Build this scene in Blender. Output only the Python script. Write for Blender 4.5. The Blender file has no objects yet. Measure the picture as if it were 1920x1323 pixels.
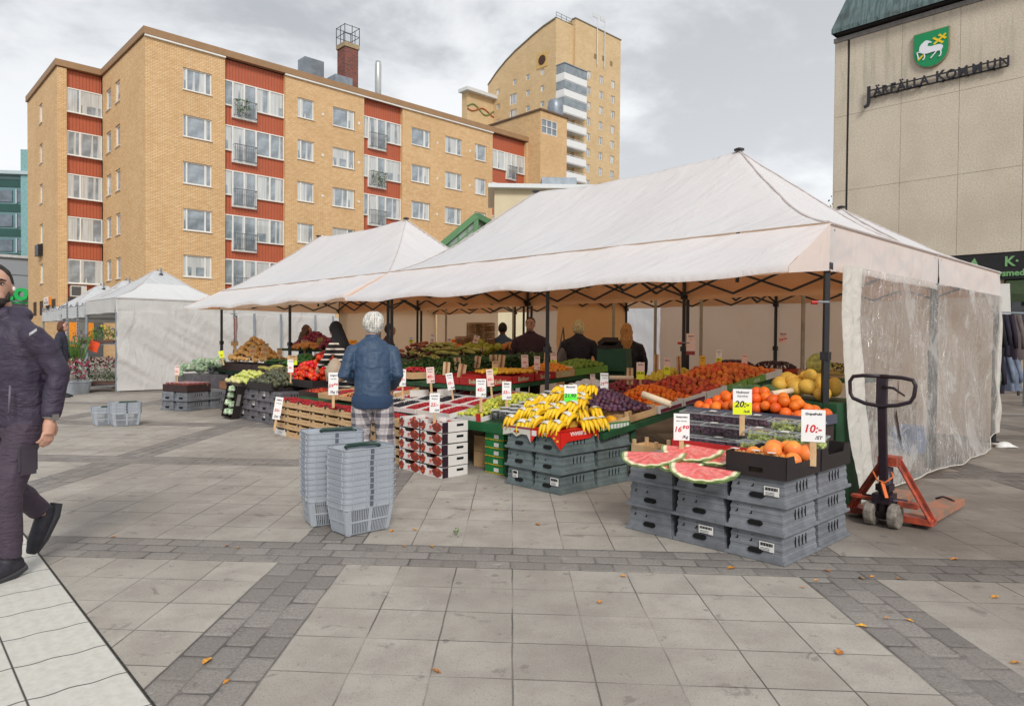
import bpy, math, random
from mathutils import Vector, Matrix, noise
random.seed(7)
COL = bpy.context.scene.collection
PI = math.pi
R = math.radians
# ---------------------------------------------------------------- camera model (also used to survey distances)
CAM_H, FPX, TH, RO = 1.42, 1315.0, R(1.11), R(.45)
AZ = R(46.3)
U = Vector((math.sin(AZ), math.cos(AZ), 0)); V = Vector((-math.cos(AZ), math.sin(AZ), 0)); Z = Vector((0, 0, 1))
ORG = Vector((2.67, 5.93, 0))
def ray(px, py):
    a = px - 960; b = 661.5 - py
    x = a*math.cos(RO) - b*math.sin(RO); y = a*math.sin(RO) + b*math.cos(RO)
    return Vector((x, y*math.sin(TH) + FPX*math.cos(TH), y*math.cos(TH) - FPX*math.sin(TH)))
def PZ(px, py, z=0.0):
    r = ray(px, py); k = (z - CAM_H)/r.z
    return Vector((r.x*k, r.y*k, z))
def PY(px, py, Y):
    r = ray(px, py); k = Y/r.y
    return Vector((r.x*k, Y, CAM_H + r.z*k))
def ST(s, t, z=0.0): return ORG + V*s + U*t + Z*z
# ---------------------------------------------------------------- object helpers
def tag(o, label=None, cat=None, group=None, kind=None):
    if label: o['label'] = label
    if cat: o['category'] = cat
    if group: o['group'] = group
    if kind: o['kind'] = kind
    return o
def empty(name, loc=(0, 0, 0), rz=0, label=None, cat=None, group=None):
    o = bpy.data.objects.new(name, None); COL.objects.link(o)
    o.location = loc; o.rotation_euler = (0, 0, rz)
    return tag(o, label, cat, group)
def copy_tree(o, parent=None):
    c = o.copy(); COL.objects.link(c)
    c.parent = parent
    for ch in list(o.children): copy_tree(ch, c)
    return c
def child(o, name, mesh_from, loc=None, rot=None): pass
class MB:
    def __init__(self): self.v = []; self.f = []; self.m = []; self.s = []; self.uvo = {}; self.mat = 0; self.sm = False; self.T = None
    def add(self, vs, fs):
        b = len(self.v)
        if self.T is not None: vs = [self.T @ Vector(p) for p in vs]
        self.v += [tuple(p) for p in vs]
        for f in fs: self.f.append([b+i for i in f]); self.m.append(self.mat); self.s.append(self.sm)
        return self
    def box(self, c, s, rz=0, taper=1.0, M=None):
        hx, hy, hz = s[0]/2, s[1]/2, s[2]/2
        vs = []
        for z, k in ((-hz, 1), (hz, taper)):
            for x, y in ((-hx, -hy), (hx, -hy), (hx, hy), (-hx, hy)): vs.append(Vector((x*k, y*k, z)))
        if M is not None: vs = [M @ p for p in vs]
        if rz: Q = Matrix.Rotation(rz, 3, 'Z'); vs = [Q @ p for p in vs]
        c = Vector(c)
        return self.add([p + c for p in vs], [(0,3,2,1), (4,5,6,7), (0,1,5,4), (1,2,6,5), (2,3,7,6), (3,0,4,7)])
    def bx(self, x0, x1, y0, y1, z0, z1): return self.box(((x0+x1)/2, (y0+y1)/2, (z0+z1)/2), (abs(x1-x0), abs(y1-y0), abs(z1-z0)))
    def quad(self, a, b, c, d): return self.add([a, b, c, d], [(0, 1, 2, 3)])
    def bar(self, a, b, w, h=None):
        a = Vector(a); b = Vector(b); d = b - a; L = d.length; h = h or w
        if L < 1e-6: return self
        d = d/L; up = Vector((0, 0, 1)) if abs(d.z) < .95 else Vector((0, 1, 0))
        x = d.cross(up).normalized(); y = x.cross(d)
        vs = [p + x*i*w/2 + y*j*h/2 for p in (a, b) for i, j in ((-1,-1), (1,-1), (1,1), (-1,1))]
        return self.add(vs, [(0,3,2,1), (4,5,6,7), (0,1,5,4), (1,2,6,5), (2,3,7,6), (3,0,4,7)])
    def tube(self, pts, r, n=8, cap=True):
        pts = [Vector(p) for p in pts]; rs = r if isinstance(r, (list, tuple)) else [r]*len(pts)
        vs = []; prev = None
        for i, p in enumerate(pts):
            d = (pts[min(i+1, len(pts)-1)] - pts[max(i-1, 0)]).normalized()
            if prev is None:
                up = Vector((0, 0, 1)) if abs(d.z) < .9 else Vector((1, 0, 0)); x = d.cross(up).normalized()
            else: x = (prev - d*prev.dot(d)).normalized()
            prev = x; y = d.cross(x)
            for k in range(n):
                a = 2*PI*k/n; vs.append(p + (x*math.cos(a) + y*math.sin(a))*rs[i])
        fs = []
        for i in range(len(pts)-1):
            for k in range(n): fs.append((i*n+k, i*n+(k+1)%n, (i+1)*n+(k+1)%n, (i+1)*n+k))
        if cap: fs.append(tuple(range(n-1, -1, -1))); fs.append(tuple((len(pts)-1)*n+k for k in range(n)))
        return self.add(vs, fs)
    def lathe(self, prof, n=12, c=(0, 0, 0)):
        c = Vector(c); vs = [c + Vector((r*math.cos(2*PI*k/n), r*math.sin(2*PI*k/n), z)) for r, z in prof for k in range(n)]
        fs = [(i*n+k, i*n+(k+1)%n, (i+1)*n+(k+1)%n, (i+1)*n+k) for i in range(len(prof)-1) for k in range(n)]
        if prof[0][0] > 1e-4: fs.append(tuple(range(n-1, -1, -1)))
        if prof[-1][0] > 1e-4: fs.append(tuple((len(prof)-1)*n+k for k in range(n)))
        return self.add(vs, fs)
    def ell(self, c, r, n=10, m=6, M=None, fn=None):
        vs = []
        for j in range(m+1):
            ph = -PI/2 + PI*j/m
            for k in range(n):
                a = 2*PI*k/n; p = Vector((math.cos(ph)*math.cos(a), math.cos(ph)*math.sin(a), math.sin(ph)))
                if fn: p = fn(p)
                p = Vector((p.x*r[0], p.y*r[1], p.z*r[2]))
                if M is not None: p = M @ p
                vs.append(Vector(c) + p)
        return self.add(vs, [(j*n+k, j*n+(k+1)%n, (j+1)*n+(k+1)%n, (j+1)*n+k) for j in range(m) for k in range(n)])
    def prism(self, poly, a, ax, ay, n, d):
        """poly (2-D) in the plane a + x*ax + y*ay, extruded by d along n"""
        a, ax, ay, n = Vector(a), Vector(ax), Vector(ay), Vector(n); k = len(poly)
        f = [a + ax*x + ay*y for x, y in poly]; vs = f + [p + n*d for p in f]
        return self.add(vs, [tuple(range(k)), tuple(range(2*k-1, k-1, -1))] + [(i, i+k, (i+1)%k+k, (i+1)%k) for i in range(k)])
    def build(self, name, mats, parent=None, loc=None, bevel=0, recalc=True, solid=0, smooth=None):
        me = bpy.data.meshes.new(name); me.from_pydata(self.v, [], self.f)
        if not isinstance(mats, (list, tuple)): mats = [mats]
        for m in mats: me.materials.append(m)
        me.polygons.foreach_set('material_index', self.m)
        me.polygons.foreach_set('use_smooth', self.s if smooth is None else [smooth]*len(self.s))
        if recalc:
            import bmesh
            b = bmesh.new(); b.from_mesh(me); bmesh.ops.recalc_face_normals(b, faces=b.faces); b.to_mesh(me); b.free()
        me.update()
        boxuv(me)
        o = bpy.data.objects.new(name, me); COL.objects.link(o)
        if loc is not None: o.location = loc
        if parent is not None: o.parent = parent
        if bevel:
            mo = o.modifiers.new('bevel', 'BEVEL'); mo.width = bevel; mo.segments = 2; mo.limit_method = 'ANGLE'; mo.angle_limit = R(35)
        if solid:
            mo = o.modifiers.new('solid', 'SOLIDIFY'); mo.thickness = solid
        return o
def boxuv(me):
    uv = me.uv_layers.new(name='UVMap'); dat = [0.0]*(2*len(me.loops)); vs = me.vertices
    for p in me.polygons:
        n = p.normal
        if abs(n.z) > .75: f = lambda c: (c.x, c.y)
        else:
            L = math.hypot(n.x, n.y) or 1; tx, ty = -n.y/L, n.x/L
            f = lambda c, tx=tx, ty=ty: (c.x*tx + c.y*ty, c.z)
        for li in p.loop_indices:
            a, b = f(vs[me.loops[li].vertex_index].co); dat[2*li] = a; dat[2*li+1] = b
    uv.data.foreach_set('uv', dat)
def wallholes(mb, x0, x1, z0, z1, holes, fn, depth, nrm):
    """wall in local plane: fn(x,z)->point; holes (x0,x1,z0,z1); reveals go depth along nrm"""
    xs = sorted({x0, x1, *[h[0] for h in holes], *[h[1] for h in holes]}); zs = sorted({z0, z1, *[h[2] for h in holes], *[h[3] for h in holes]})
    for i in range(len(xs)-1):
        j = 0
        while j < len(zs)-1:
            cx = (xs[i]+xs[i+1])/2
            solidq = lambda jj: not any(h[0] < cx < h[1] and h[2] < (zs[jj]+zs[jj+1])/2 < h[3] for h in holes)
            if solidq(j):
                k = j
                while k < len(zs)-1 and solidq(k): k += 1
                mb.quad(fn(xs[i], zs[j]), fn(xs[i+1], zs[j]), fn(xs[i+1], zs[k]), fn(xs[i], zs[k])); j = k
            else: j += 1
    nrm = Vector(nrm)
    for h in holes:
        c = [fn(h[0], h[2]), fn(h[1], h[2]), fn(h[1], h[3]), fn(h[0], h[3])]
        for i in range(4):
            a, b = Vector(c[i]), Vector(c[(i+1) % 4]); mb.quad(a, b, b + nrm*depth, a + nrm*depth)
# ---------------------------------------------------------------- materials
def S(r, g, b, k=1.0):
    f = lambda c: (c/255/12.92 if c/255 <= .04045 else ((c/255+.055)/1.055)**2.4)*k
    return (f(r), f(g), f(b))
class X:
    """tiny node-expression helper"""
    nt = None
    def __init__(s, o): s.o = o
    @staticmethod
    def m(op, *a):
        n = X.nt.nodes.new('ShaderNodeMath'); n.operation = op
        for i, v in enumerate(a):
            if isinstance(v, X): X.nt.links.new(v.o, n.inputs[i])
            else: n.inputs[i].default_value = v
        return X(n.outputs[0])
    def __add__(s, b): return X.m('ADD', s, b)
    def __radd__(s, b): return X.m('ADD', s, b)
    def __sub__(s, b): return X.m('SUBTRACT', s, b)
    def __rsub__(s, b): return X.m('SUBTRACT', b, s)
    def __mul__(s, b): return X.m('MULTIPLY', s, b)
    def __rmul__(s, b): return X.m('MULTIPLY', s, b)
    def __truediv__(s, b): return X.m('DIVIDE', s, b)
    def lt(s, b): return X.m('LESS_THAN', s, b)
    def gt(s, b): return X.m('GREATER_THAN', s, b)
    def floor(s): return X.m('FLOOR', s)
    def frac(s): return X.m('FRACT', s)
    def abs(s): return X.m('ABSOLUTE', s)
    def mod(s, b): return X.m('FLOORED_MODULO', s, b)
    def max(s, b): return X.m('MAXIMUM', s, b)
    def min(s, b): return X.m('MINIMUM', s, b)
    def pow(s, b): return X.m('POWER', s, b)
    def ss(s, lo, hi):
        n = X.nt.nodes.new('ShaderNodeMapRange'); n.interpolation_type = 'SMOOTHSTEP'; X.nt.links.new(s.o, n.inputs[0])
        n.inputs[1].default_value = lo; n.inputs[2].default_value = hi; return X(n.outputs[0])
def newmat(name):
    m = bpy.data.materials.new(name); m.use_nodes = True; nt = m.node_tree; X.nt = nt
    return m, nt, nt.nodes['Principled BSDF']
def node(nt, t, **kw):
    n = nt.nodes.new(t)
    for k, v in kw.items(): setattr(n, k, v)
    return n
def noisetex(nt, vec, scale, detail=3, rough=.55, dim='3D', dist=0):
    n = nt.nodes.new('ShaderNodeTexNoise'); n.noise_dimensions = dim
    if vec is not None: nt.links.new(vec, n.inputs['Vector'])
    n.inputs['Scale'].default_value = scale; n.inputs['Detail'].default_value = detail; n.inputs['Roughness'].default_value = rough; n.inputs['Distortion'].default_value = dist
    return X(n.outputs['Fac'])
def mix(nt, fac, a, b, blend='MIX'):
    n = nt.nodes.new('ShaderNodeMix'); n.data_type = 'RGBA'; n.blend_type = blend
    for i, v in ((0, fac), (6, a), (7, b)):
        if isinstance(v, X): nt.links.new(v.o, n.inputs[i])
        elif hasattr(v, 'is_linked'): nt.links.new(v, n.inputs[i])
        elif isinstance(v, (int, float)): n.inputs[i].default_value = v
        else: n.inputs[i].default_value = (*v, 1) if len(v) == 3 else v
    return n.outputs[2]
def bump(nt, bs, h, dist, strength=1):
    n = nt.nodes.new('ShaderNodeBump'); n.inputs['Distance'].default_value = dist; n.inputs['Strength'].default_value = strength
    nt.links.new(h.o, n.inputs['Height']); nt.links.new(n.outputs[0], bs.inputs['Normal'])
_mc = {}
def M(name, col, rough=.6, var=.12, scale=6, metal=0, spec=.4, bmp=0, bscale=None, col2=None, rand=0, detail=4):
    if name in _mc: return _mc[name]
    m, nt, bs = newmat(name); tc = node(nt, 'ShaderNodeTexCoord')
    n = noisetex(nt, tc.outputs['Object'], scale, detail)
    c2 = col2 or tuple(c*(1-var*2) for c in col)
    out = mix(nt, n.ss(.3, .7), col, c2)
    if rand:
        oi = node(nt, 'ShaderNodeObjectInfo'); r = X(oi.outputs['Random'])
        hsv = node(nt, 'ShaderNodeHueSaturation'); nt.links.new(out, hsv.inputs['Color'])
        nt.links.new((r*rand*2 + (1-rand)).o, hsv.inputs['Value'])
        nt.links.new(((r*7.3).frac()*rand*.12 + (.5-rand*.06)).o, hsv.inputs['Hue']); out = hsv.outputs[0]
    nt.links.new(out, bs.inputs['Base Color'])
    bs.inputs['Roughness'].default_value = rough; bs.inputs['Metallic'].default_value = metal; bs.inputs['Specular IOR Level'].default_value = spec
    if bmp: bump(nt, bs, noisetex(nt, tc.outputs['Object'], bscale or scale*4, 4), bmp)
    _mc[name] = m; return m
_fc = {}
def text(txt, parent, mat, loc, rot, size, name='lettering', ext=.0008, shear=0, align='CENTER', sx=1.0, bold=0):
    cu = bpy.data.curves.new(name, 'FONT'); cu.body = txt; cu.size = size; cu.extrude = ext; cu.shear = shear; cu.align_x = align; cu.align_y = 'CENTER'
    cu.offset = bold; cu.resolution_u = 2
    cu.materials.append(mat)
    key = (txt, size, ext, shear, align, bold, mat.name)
    if key not in _fc:
        t = bpy.data.objects.new('t', cu); me = bpy.data.meshes.new_from_object(t); bpy.data.objects.remove(t)
        if not me.materials: me.materials.append(mat)
        _fc[key] = me
    bpy.data.curves.remove(cu)
    o = bpy.data.objects.new(name, _fc[key]); COL.objects.link(o); o.parent = parent; o.location = loc; o.rotation_euler = rot; o.scale = (sx, 1, 1)
    return o
# ================================================================ SETTING
# ---- ground
def ground_mat():
    m, nt, bs = newmat('paving'); g = node(nt, 'ShaderNodeNewGeometry'); s = node(nt, 'ShaderNodeSeparateXYZ'); nt.links.new(g.outputs['Position'], s.inputs[0])
    x, y0 = X(s.outputs[0]), X(s.outputs[1]); P = g.outputs['Position']
    wob = noisetex(nt, P, 3.0, 2) - .5
    y = y0 + x*.06 + wob*.012; xw = x + wob*.012
    a = (xw + 1.47).mod(3.22); b = (y - 4.32).mod(3.26)
    sL, sT = a.lt(.44), b.lt(.44)
    def rr(u, v, w, h, r):    # distance to the joint of a rounded cell, metres
        qx = ((u.frac() - .5).abs()*w - (w/2 - r)).max(0.0); qy = ((v.frac() - .5).abs()*h - (h/2 - r)).max(0.0)
        return r - (qx*qx + qy*qy).pow(.5)
    def rnd(u, v, k):
        c = node(nt, 'ShaderNodeCombineXYZ'); nt.links.new((u.floor() + k).o, c.inputs[0]); nt.links.new((v.floor()).o, c.inputs[1])
        w = node(nt, 'ShaderNodeTexWhiteNoise', noise_dimensions='2D'); nt.links.new(c.outputs[0], w.inputs['Vector']); return X(w.outputs['Value'])
    # cobbles
    rT = (y - 4.32)/.1467; uT = xw/.215 + (rT.floor()*.47); dT = rr(uT, rT, .215, .1467, .03)
    rL = (xw + 1.47)/.1467; uL = y/.215 + (rL.floor()*.47); dL = rr(uL, rL, .215, .1467, .03)
    tT = rnd(uT, rT, 3.0); tL = rnd(uL, rL, 77.0)
    cob = sT.max(sL)
    dC = dT*sT + dL*(1 - sT); tC = tT*sT + tL*(1 - sT)
    # slabs
    ku = (a - .44)/.3475 + ((xw + 1.47)/3.22).floor()*9.0; kv = (b - .44)/.3525 + ((y - 4.32)/3.26).floor()*9.0
    fu = (((a - .44)/.3475).frac() - .5).abs(); fv = (((b - .44)/.3525).frac() - .5).abs()
    dS = ((.5 - fu)*.3475).min((.5 - fv)*.3525); tS = rnd(ku, kv, 11.0)
    jn = noisetex(nt, P, 1.1, 3)
    jw = jn.ss(.36, .60)
    jS = (1 - dS.ss(.0012, .0052))*(jw*.85 + .15)
    jC = (1 - dC.ss(.001, .009))*(noisetex(nt, P, 2.3, 2).ss(.4, .65)*.7 + .2)
    # edge joint between strip and slabs
    eb = (a - .44).abs().min(a).min(3.22 - a); ec = (b - .44).abs().min(b).min(3.26 - b)
    jE = ((1 - ec.ss(.002, .008)) + (1 - eb.ss(.002, .008))*(1 - sT)).min(1.0)*jw
    big = noisetex(nt, P, .45, 4); med = noisetex(nt, P, 3.2, 5, .65); fine = noisetex(nt, P, 60, 4, .75); grit = noisetex(nt, P, 210, 2, .6)
    speck = noisetex(nt, P, 38, 5, .8).ss(.60, .70)
    col = mix(nt, tS, S(186, 179, 169), S(172, 165, 155))
    col = mix(nt, med.ss(.35, .7)*.6, col, S(150, 141, 133))
    cc = mix(nt, tC, S(156, 149, 143), S(132, 126, 121))
    cc = mix(nt, fine.ss(.4, .65)*.4, cc, S(95, 90, 88))
    col = mix(nt, (fine - .5).abs()*1.2, col, S(130, 122, 115))
    col = mix(nt, speck*.55, col, S(105, 98, 92))
    col = mix(nt, cob, col, cc)
    col = mix(nt, big.ss(.42, .66)*.5, col, S(128, 120, 112))
    blot = noisetex(nt, P, 5.2, 4, .7, dist=.6); col = mix(nt, blot.ss(.60, .68)*.42, col, S(96, 90, 86)); col = mix(nt, noisetex(nt, P, 2.6, 5, .75, dist=1.5).ss(.62, .70)*.4, col, S(192, 186, 176))
    grime = noisetex(nt, P, 95, 3, .8).ss(.57, .66); col = mix(nt, grime*.5, col, S(84, 78, 74)); col = mix(nt, noisetex(nt, P, 130, 2, .7).ss(.62, .68)*.4, col, S(206, 200, 190))
    # paving toned darker towards the right and under the stalls
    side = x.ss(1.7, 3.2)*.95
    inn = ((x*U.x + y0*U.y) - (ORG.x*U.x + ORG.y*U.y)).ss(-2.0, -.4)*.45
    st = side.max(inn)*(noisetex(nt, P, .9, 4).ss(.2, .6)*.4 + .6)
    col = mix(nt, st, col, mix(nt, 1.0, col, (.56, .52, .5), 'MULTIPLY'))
    sp = noisetex(nt, P, 7.5, 1).ss(.74, .76)
    col = mix(nt, sp*.5, col, S(100, 98, 98))
    j = (jS*(1 - cob) + jC*cob).max(jE)
    col = mix(nt, j*.68, col, S(50, 47, 44))
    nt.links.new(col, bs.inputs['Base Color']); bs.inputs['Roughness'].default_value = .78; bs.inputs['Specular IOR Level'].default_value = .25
    bump(nt, bs, (1 - j)*.006 + grit*.0015 + fine*.0015 + dC.ss(0, .03)*cob*.006 + tC*cob*.004 + tS*.002, 1.0, .8)
    return m
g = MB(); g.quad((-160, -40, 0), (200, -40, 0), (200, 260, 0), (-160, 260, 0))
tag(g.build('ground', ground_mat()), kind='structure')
def tactile_mat():
    m, nt, bs = newmat('white slabs'); tc = node(nt, 'ShaderNodeTexCoord'); s = node(nt, 'ShaderNodeSeparateXYZ'); nt.links.new(tc.outputs['Object'], s.inputs[0])
    x, y = X(s.outputs[0]), X(s.outputs[1]); P = tc.outputs['Object']
    wav = X.m('SINE', x*38.0)*.006 + noisetex(nt, P, 5, 2)*.02
    v = (y + wav)/.352; dv = (.5 - (v.frac() - .5).abs())*.352
    u = x/.355; du = (.5 - (u.frac() - .5).abs())*.355
    j = (1 - dv.ss(.002, .006)).max(1 - du.ss(.0015, .006))
    rib = X.m('SINE', x*2*PI/.07)*.5 + .5
    col = mix(nt, noisetex(nt, P, 22, 5, .7).ss(.35, .7), S(208, 205, 196), S(196, 192, 183))
    col = mix(nt, noisetex(nt, P, 9, 4).ss(.68, .74)*.3, col, S(168, 156, 140))
    col = mix(nt, (1 - rib)*.07, col, S(150, 146, 138))
    col = mix(nt, j*.95, col, S(52, 48, 44))
    nt.links.new(col, bs.inputs['Base Color']); bs.inputs['Roughness'].default_value = .8
    bump(nt, bs, rib*.0008 + (1 - j)*.004 + noisetex(nt, P, 60, 4)*.0015, 1.0, .7); return m
tv = Vector((.674, -.739, 0)); tn = Vector((-.739, -.674, 0))
g = MB(); g.bx(0.0, 1.42, -9, 7, -.02, .004)
o = g.build('tactile_path', tactile_mat()); o.location = (-3.03, 4.49, 0); o.rotation_euler = (0, 0, math.atan2(tn.y, tn.x)); tag(o, kind='structure')
g = MB(); g.bx(-.009, -.001, -9, 7, -.02, .003); o = g.build('path_edge_joint', M('joint dirt', S(62, 60, 50), .9, .3, 30)); o.location = (-3.03, 4.49, 0); o.rotation_euler = (0, 0, math.atan2(tn.y, tn.x)); tag(o, kind='structure')

# ---- building materials
def brick_mat(name, c1, c2, mor, w=.25, h=.075, var=.5):
    m, nt, bs = newmat(name); uv = node(nt, 'ShaderNodeUVMap'); b = node(nt, 'ShaderNodeTexBrick'); nt.links.new(uv.outputs[0], b.inputs[0])
    b.inputs['Scale'].default_value = 1; b.inputs['Brick Width'].default_value = w; b.inputs['Row Height'].default_value = h; b.inputs['Mortar Size'].default_value = h*.16; b.inputs['Mortar Smooth'].default_value = .3; b.inputs['Bias'].default_value = 0
    b.inputs['Color1'].default_value = (*c1, 1); b.inputs['Color2'].default_value = (*c2, 1); b.inputs['Mortar'].default_value = (*mor, 1)
    n = noisetex(nt, uv.outputs[0], .35, 4); n2 = noisetex(nt, uv.outputs[0], 3, 5)
    col = mix(nt, n.ss(.35, .7)*.35, b.outputs[0], mix(nt, 1.0, b.outputs[0], (.78, .74, .7), 'MULTIPLY'))
    col = mix(nt, n2.ss(.45, .7)*.25, col, mix(nt, 1.0, col, (.75, .72, .7), 'MULTIPLY'))
    nt.links.new(col, bs.inputs['Base Color']); bs.inputs['Roughness'].default_value = .8; bs.inputs['Specular IOR Level'].default_value = .2
    bump(nt, bs, 1 - X(b.outputs['Fac']), .01, .5); return m
BRK = brick_mat('yellow brick', S(236, 202, 154), S(222, 182, 130), S(176, 142, 110), .27, .085)
BRK2 = brick_mat('tower brick', S(224, 198, 156), S(212, 182, 138), S(184, 158, 122), .5, .2)
BRKR = brick_mat('red brick', S(150, 78, 66), S(96, 60, 60), S(130, 110, 100), .3, .12)
def corr_mat(name, col, pitch=.2):
    m, nt, bs = newmat(name); uv = node(nt, 'ShaderNodeUVMap'); s = node(nt, 'ShaderNodeSeparateXYZ'); nt.links.new(uv.outputs[0], s.inputs[0])
    f = (X(s.outputs[0])/pitch).frac(); line = 1 - ((f - .5).abs()).ss(.06, .16)
    n = noisetex(nt, uv.outputs[0], 2, 4)
    c = mix(nt, n.ss(.3, .7)*.3, col, tuple(v*.75 for v in col)); c = mix(nt, line*.45, c, tuple(v*.4 for v in col))
    nt.links.new(c, bs.inputs['Base Color']); bs.inputs['Roughness'].default_value = .55
    bump(nt, bs, 1 - line, .02, .6); return m
RED = corr_mat('orange red cladding', S(182, 92, 60))
OCH = M('ochre fascia', S(158, 124, 90), .6, .05, 2)
WHT = M('white frame paint', S(232, 230, 224), .5, .05, 3)
STL = M('galvanised steel', S(150, 158, 166), .45, .12, 2, metal=.5)
DRK = M('dark metal', S(48, 48, 50), .5, .1, 5)
def pane_mat(name, dark, light, curt):
    m, nt, bs = newmat(name); oi = node(nt, 'ShaderNodeObjectInfo'); r = X(oi.outputs['Random']); tc = node(nt, 'ShaderNodeTexCoord'); s = node(nt, 'ShaderNodeSeparateXYZ'); nt.links.new(tc.outputs['Object'], s.inputs[0])
    x, z = X(s.outputs[0]), X(s.outputs[2])
    c = node(nt, 'ShaderNodeCombineXYZ'); nt.links.new((x*9 + r*50).o, c.inputs[0]); nt.links.new((z*.4).o, c.inputs[2])
    folds = noisetex(nt, c.outputs[0], 1.5, 3)
    cur = mix(nt, folds.ss(.3, .7), light, tuple(v*.72 for v in light))
    n = noisetex(nt, tc.outputs['Object'], 1.2, 3)
    has = ((r*13.7).frac()).lt(curt)
    side = (noisetex(nt, c.outputs[0], .25, 1)).gt(.5)
    blind = (z.gt(0.55))*((r*5.3).frac().lt(.3))
    sky_grey = mix(nt, n.ss(.35, .65), dark, tuple(v*1.8 for v in dark))  # mottled grey: sky reflection painted into the pane colour
    col = mix(nt, has*side.max(blind), sky_grey, cur)
    nt.links.new(col, bs.inputs['Base Color']); bs.inputs['Roughness'].default_value = .04; bs.inputs['Specular IOR Level'].default_value = .9; bs.inputs['IOR'].default_value = 1.7
    return m
GLS = pane_mat('window pane', S(122, 130, 136), S(206, 208, 206), .7)
GLD = M('dark glass', S(84, 94, 100), .06, .2, 1, spec=.9)

def window_proto(name, w, h, mull, label=None, sill=True, fr=.07, dep=.08, panes=None):
    f = MB()
    f.bx(0, w, 0, dep, 0, fr); f.bx(0, w, 0, dep, h-fr, h); f.bx(0, fr, 0, dep, fr, h-fr); f.bx(w-fr, w, 0, dep, fr, h-fr)
    for q in mull: f.bx(q-.045, q+.045, -.004, dep, fr, h-fr)
    if sill: f.bx(-.03, w+.03, -.16, -.002, -.05, -.012)
    o = f.build('window', WHT)
    xs = [fr] + [v for q in mull for v in (q-.045, q+.045)] + [w-fr]
    for i in range(0, len(xs), 2):
        p = MB(); p.bx(0, xs[i+1]-xs[i], .04, .05, 0, h-2*fr); po = p.build('pane', GLS, o, (xs[i], 0, fr))
    return o
PROTO = []
def place(proto, parent, loc, rz=0, label=None):
    c = copy_tree(proto, parent); c.location = loc; c.rotation_euler = (0, 0, rz)
    if label: c['label'] = label
    return c
def drop(o):
    for ch in list(o.children): drop(ch)
    bpy.data.objects.remove(o)

# ================================================================ yellow apartment block
C0 = Vector((-21.726, 41.6, 0)); RZ = math.atan2(U.y, U.x)
apt = empty('apartment_building', C0, RZ, 'yellow brick apartment block with orange red panel bays and french balconies, left of the tents', 'building')
def loc_of(par, w):
    q = Matrix.Rotation(-par.rotation_euler.z, 3, 'Z'); return q @ (Vector(w) - par.location)
ROWS = [17.85 - 2.85*k for k in range(5)]
cols = [(2.12, 3.85, 'A'), (9.6, 10.83, 'B'), (12.28, 14.09, 'C'), (19.09, 20.9, 'C'), (22.4, 24.13, 'C'), (25.58, 26.84, 'B')]
wb = MB(); PR = .14
segs = [(0, 4.68), (8.72, 14.84), (18.24, 27.56), (31.64, 35.3)]
for a, b in segs:
    hs = [(c[0], c[1], z-1.33, z) for c in cols if a < c[0] < b for z in ROWS]
    wallholes(wb, a, b, 0, 19.15, hs, lambda x, z: (x, 0, z), PR, (0, 1, 0))
for x in (4.68, 8.72, 14.84, 18.24, 27.56, 31.64): wb.quad((x, 0, 0), (x, .3, 0), (x, .3, 19.15), (x, 0, 19.15))
hs = [(p, q, z-1.33+.05, z+.1) for p, q in ((5.16, 6.25), (7.27, 8.42)) for z in ROWS]
wallholes(wb, 0, 9.34, 0, 19.15, hs, lambda x, z: (0, x, z), PR, (1, 0, 0))
wb.quad((-2.65, 9.34, 0), (-2.11, 9.34, 0), (-2.11, 9.34, 19.15), (-2.65, 9.34, 19.15)); wb.quad((-2.11, 9.34, 0), (-2.11, 9.6, 0), (-2.11, 9.6, 19.15), (-2.11, 9.34, 19.15))
hs = [(14.1, 15.2, z-1.33+.05, z+.1) for z in ROWS]
wallholes(wb, 9.34, 19.6, 0, 19.15, hs, lambda x, z: (-2.65, x, z), PR, (1, 0, 0))
wb.quad((-2.65, 19.6, 0), (-2.65, 19.6, 19.15), (35.3, 19.6, 19.15), (35.3, 19.6, 0)); wb.quad((35.3, 0, 0), (35.3, 19.6, 0), (35.3, 19.6, 19.15), (35.3, 0, 19.15))
wb.build('wall', BRK, apt)
rb = MB()
for a, b in ((4.68, 8.72), (14.84, 18.24), (27.56, 31.64)):
    for k in range(6):
        zt = 19.15 if k == 0 else ROWS[k-1]-1.58; zb = ROWS[k] if k < 5 else 0
        rb = MB(); rb.quad((a, .3, zb), (b, .3, zb), (b, .3, zt), (a, .3, zt)); rb.build('cladding', RED, apt)

for k in range(6):
    zt = 19.15 if k == 0 else ROWS[k-1]-1.5; zb = ROWS[k]+.15 if k < 5 else 4.0
    rb = MB(); rb.quad((-2.11, 9.6, zb), (0, 9.6, zb), (0, 9.6, zt), (-2.11, 9.6, zt)); rb.build('cladding', RED, apt)
# roof edge
fb = MB(); wf = MB()
for (x0, y0, x1, y1) in ((-.12, -.12, 35.3, .2), (-.12, .2, .3, 9.3), (-2.77, 9.22, .3, 9.7), (-2.77, 9.7, -2.3, 19.6)): fb.bx(x0, x1, y0, y1, 19.2, 19.62)
for (x0, x1) in ((0, 4.68), (8.72, 27.56)): wf.bx(x0-.05, x1, -.15, -.002, 19.07, 19.16)
fb.build('roof_edge', OCH, apt); wf.build('edge_trim', WHT, apt)
rf = MB(); rf.bx(-.0, 35.3, .2, 19.5, 19.2, 19.3); rf.bx(-2.4, 0, 9.7, 19.5, 19.2, 19.3); rf.build('roof', M('roof felt', S(90, 88, 88), .9), apt)
protos = {'A': window_proto('w', 1.73, 1.33, [.24, 1.35]), 'B': window_proto('w', 1.24, 1.33, [.28]), 'C': window_proto('w', 1.77, 1.33, [1.25]),
          'S': window_proto('w', 1.12, 1.36, []), 'D': window_proto('w', 2.1, 1.62, [.78], sill=True)}
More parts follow.
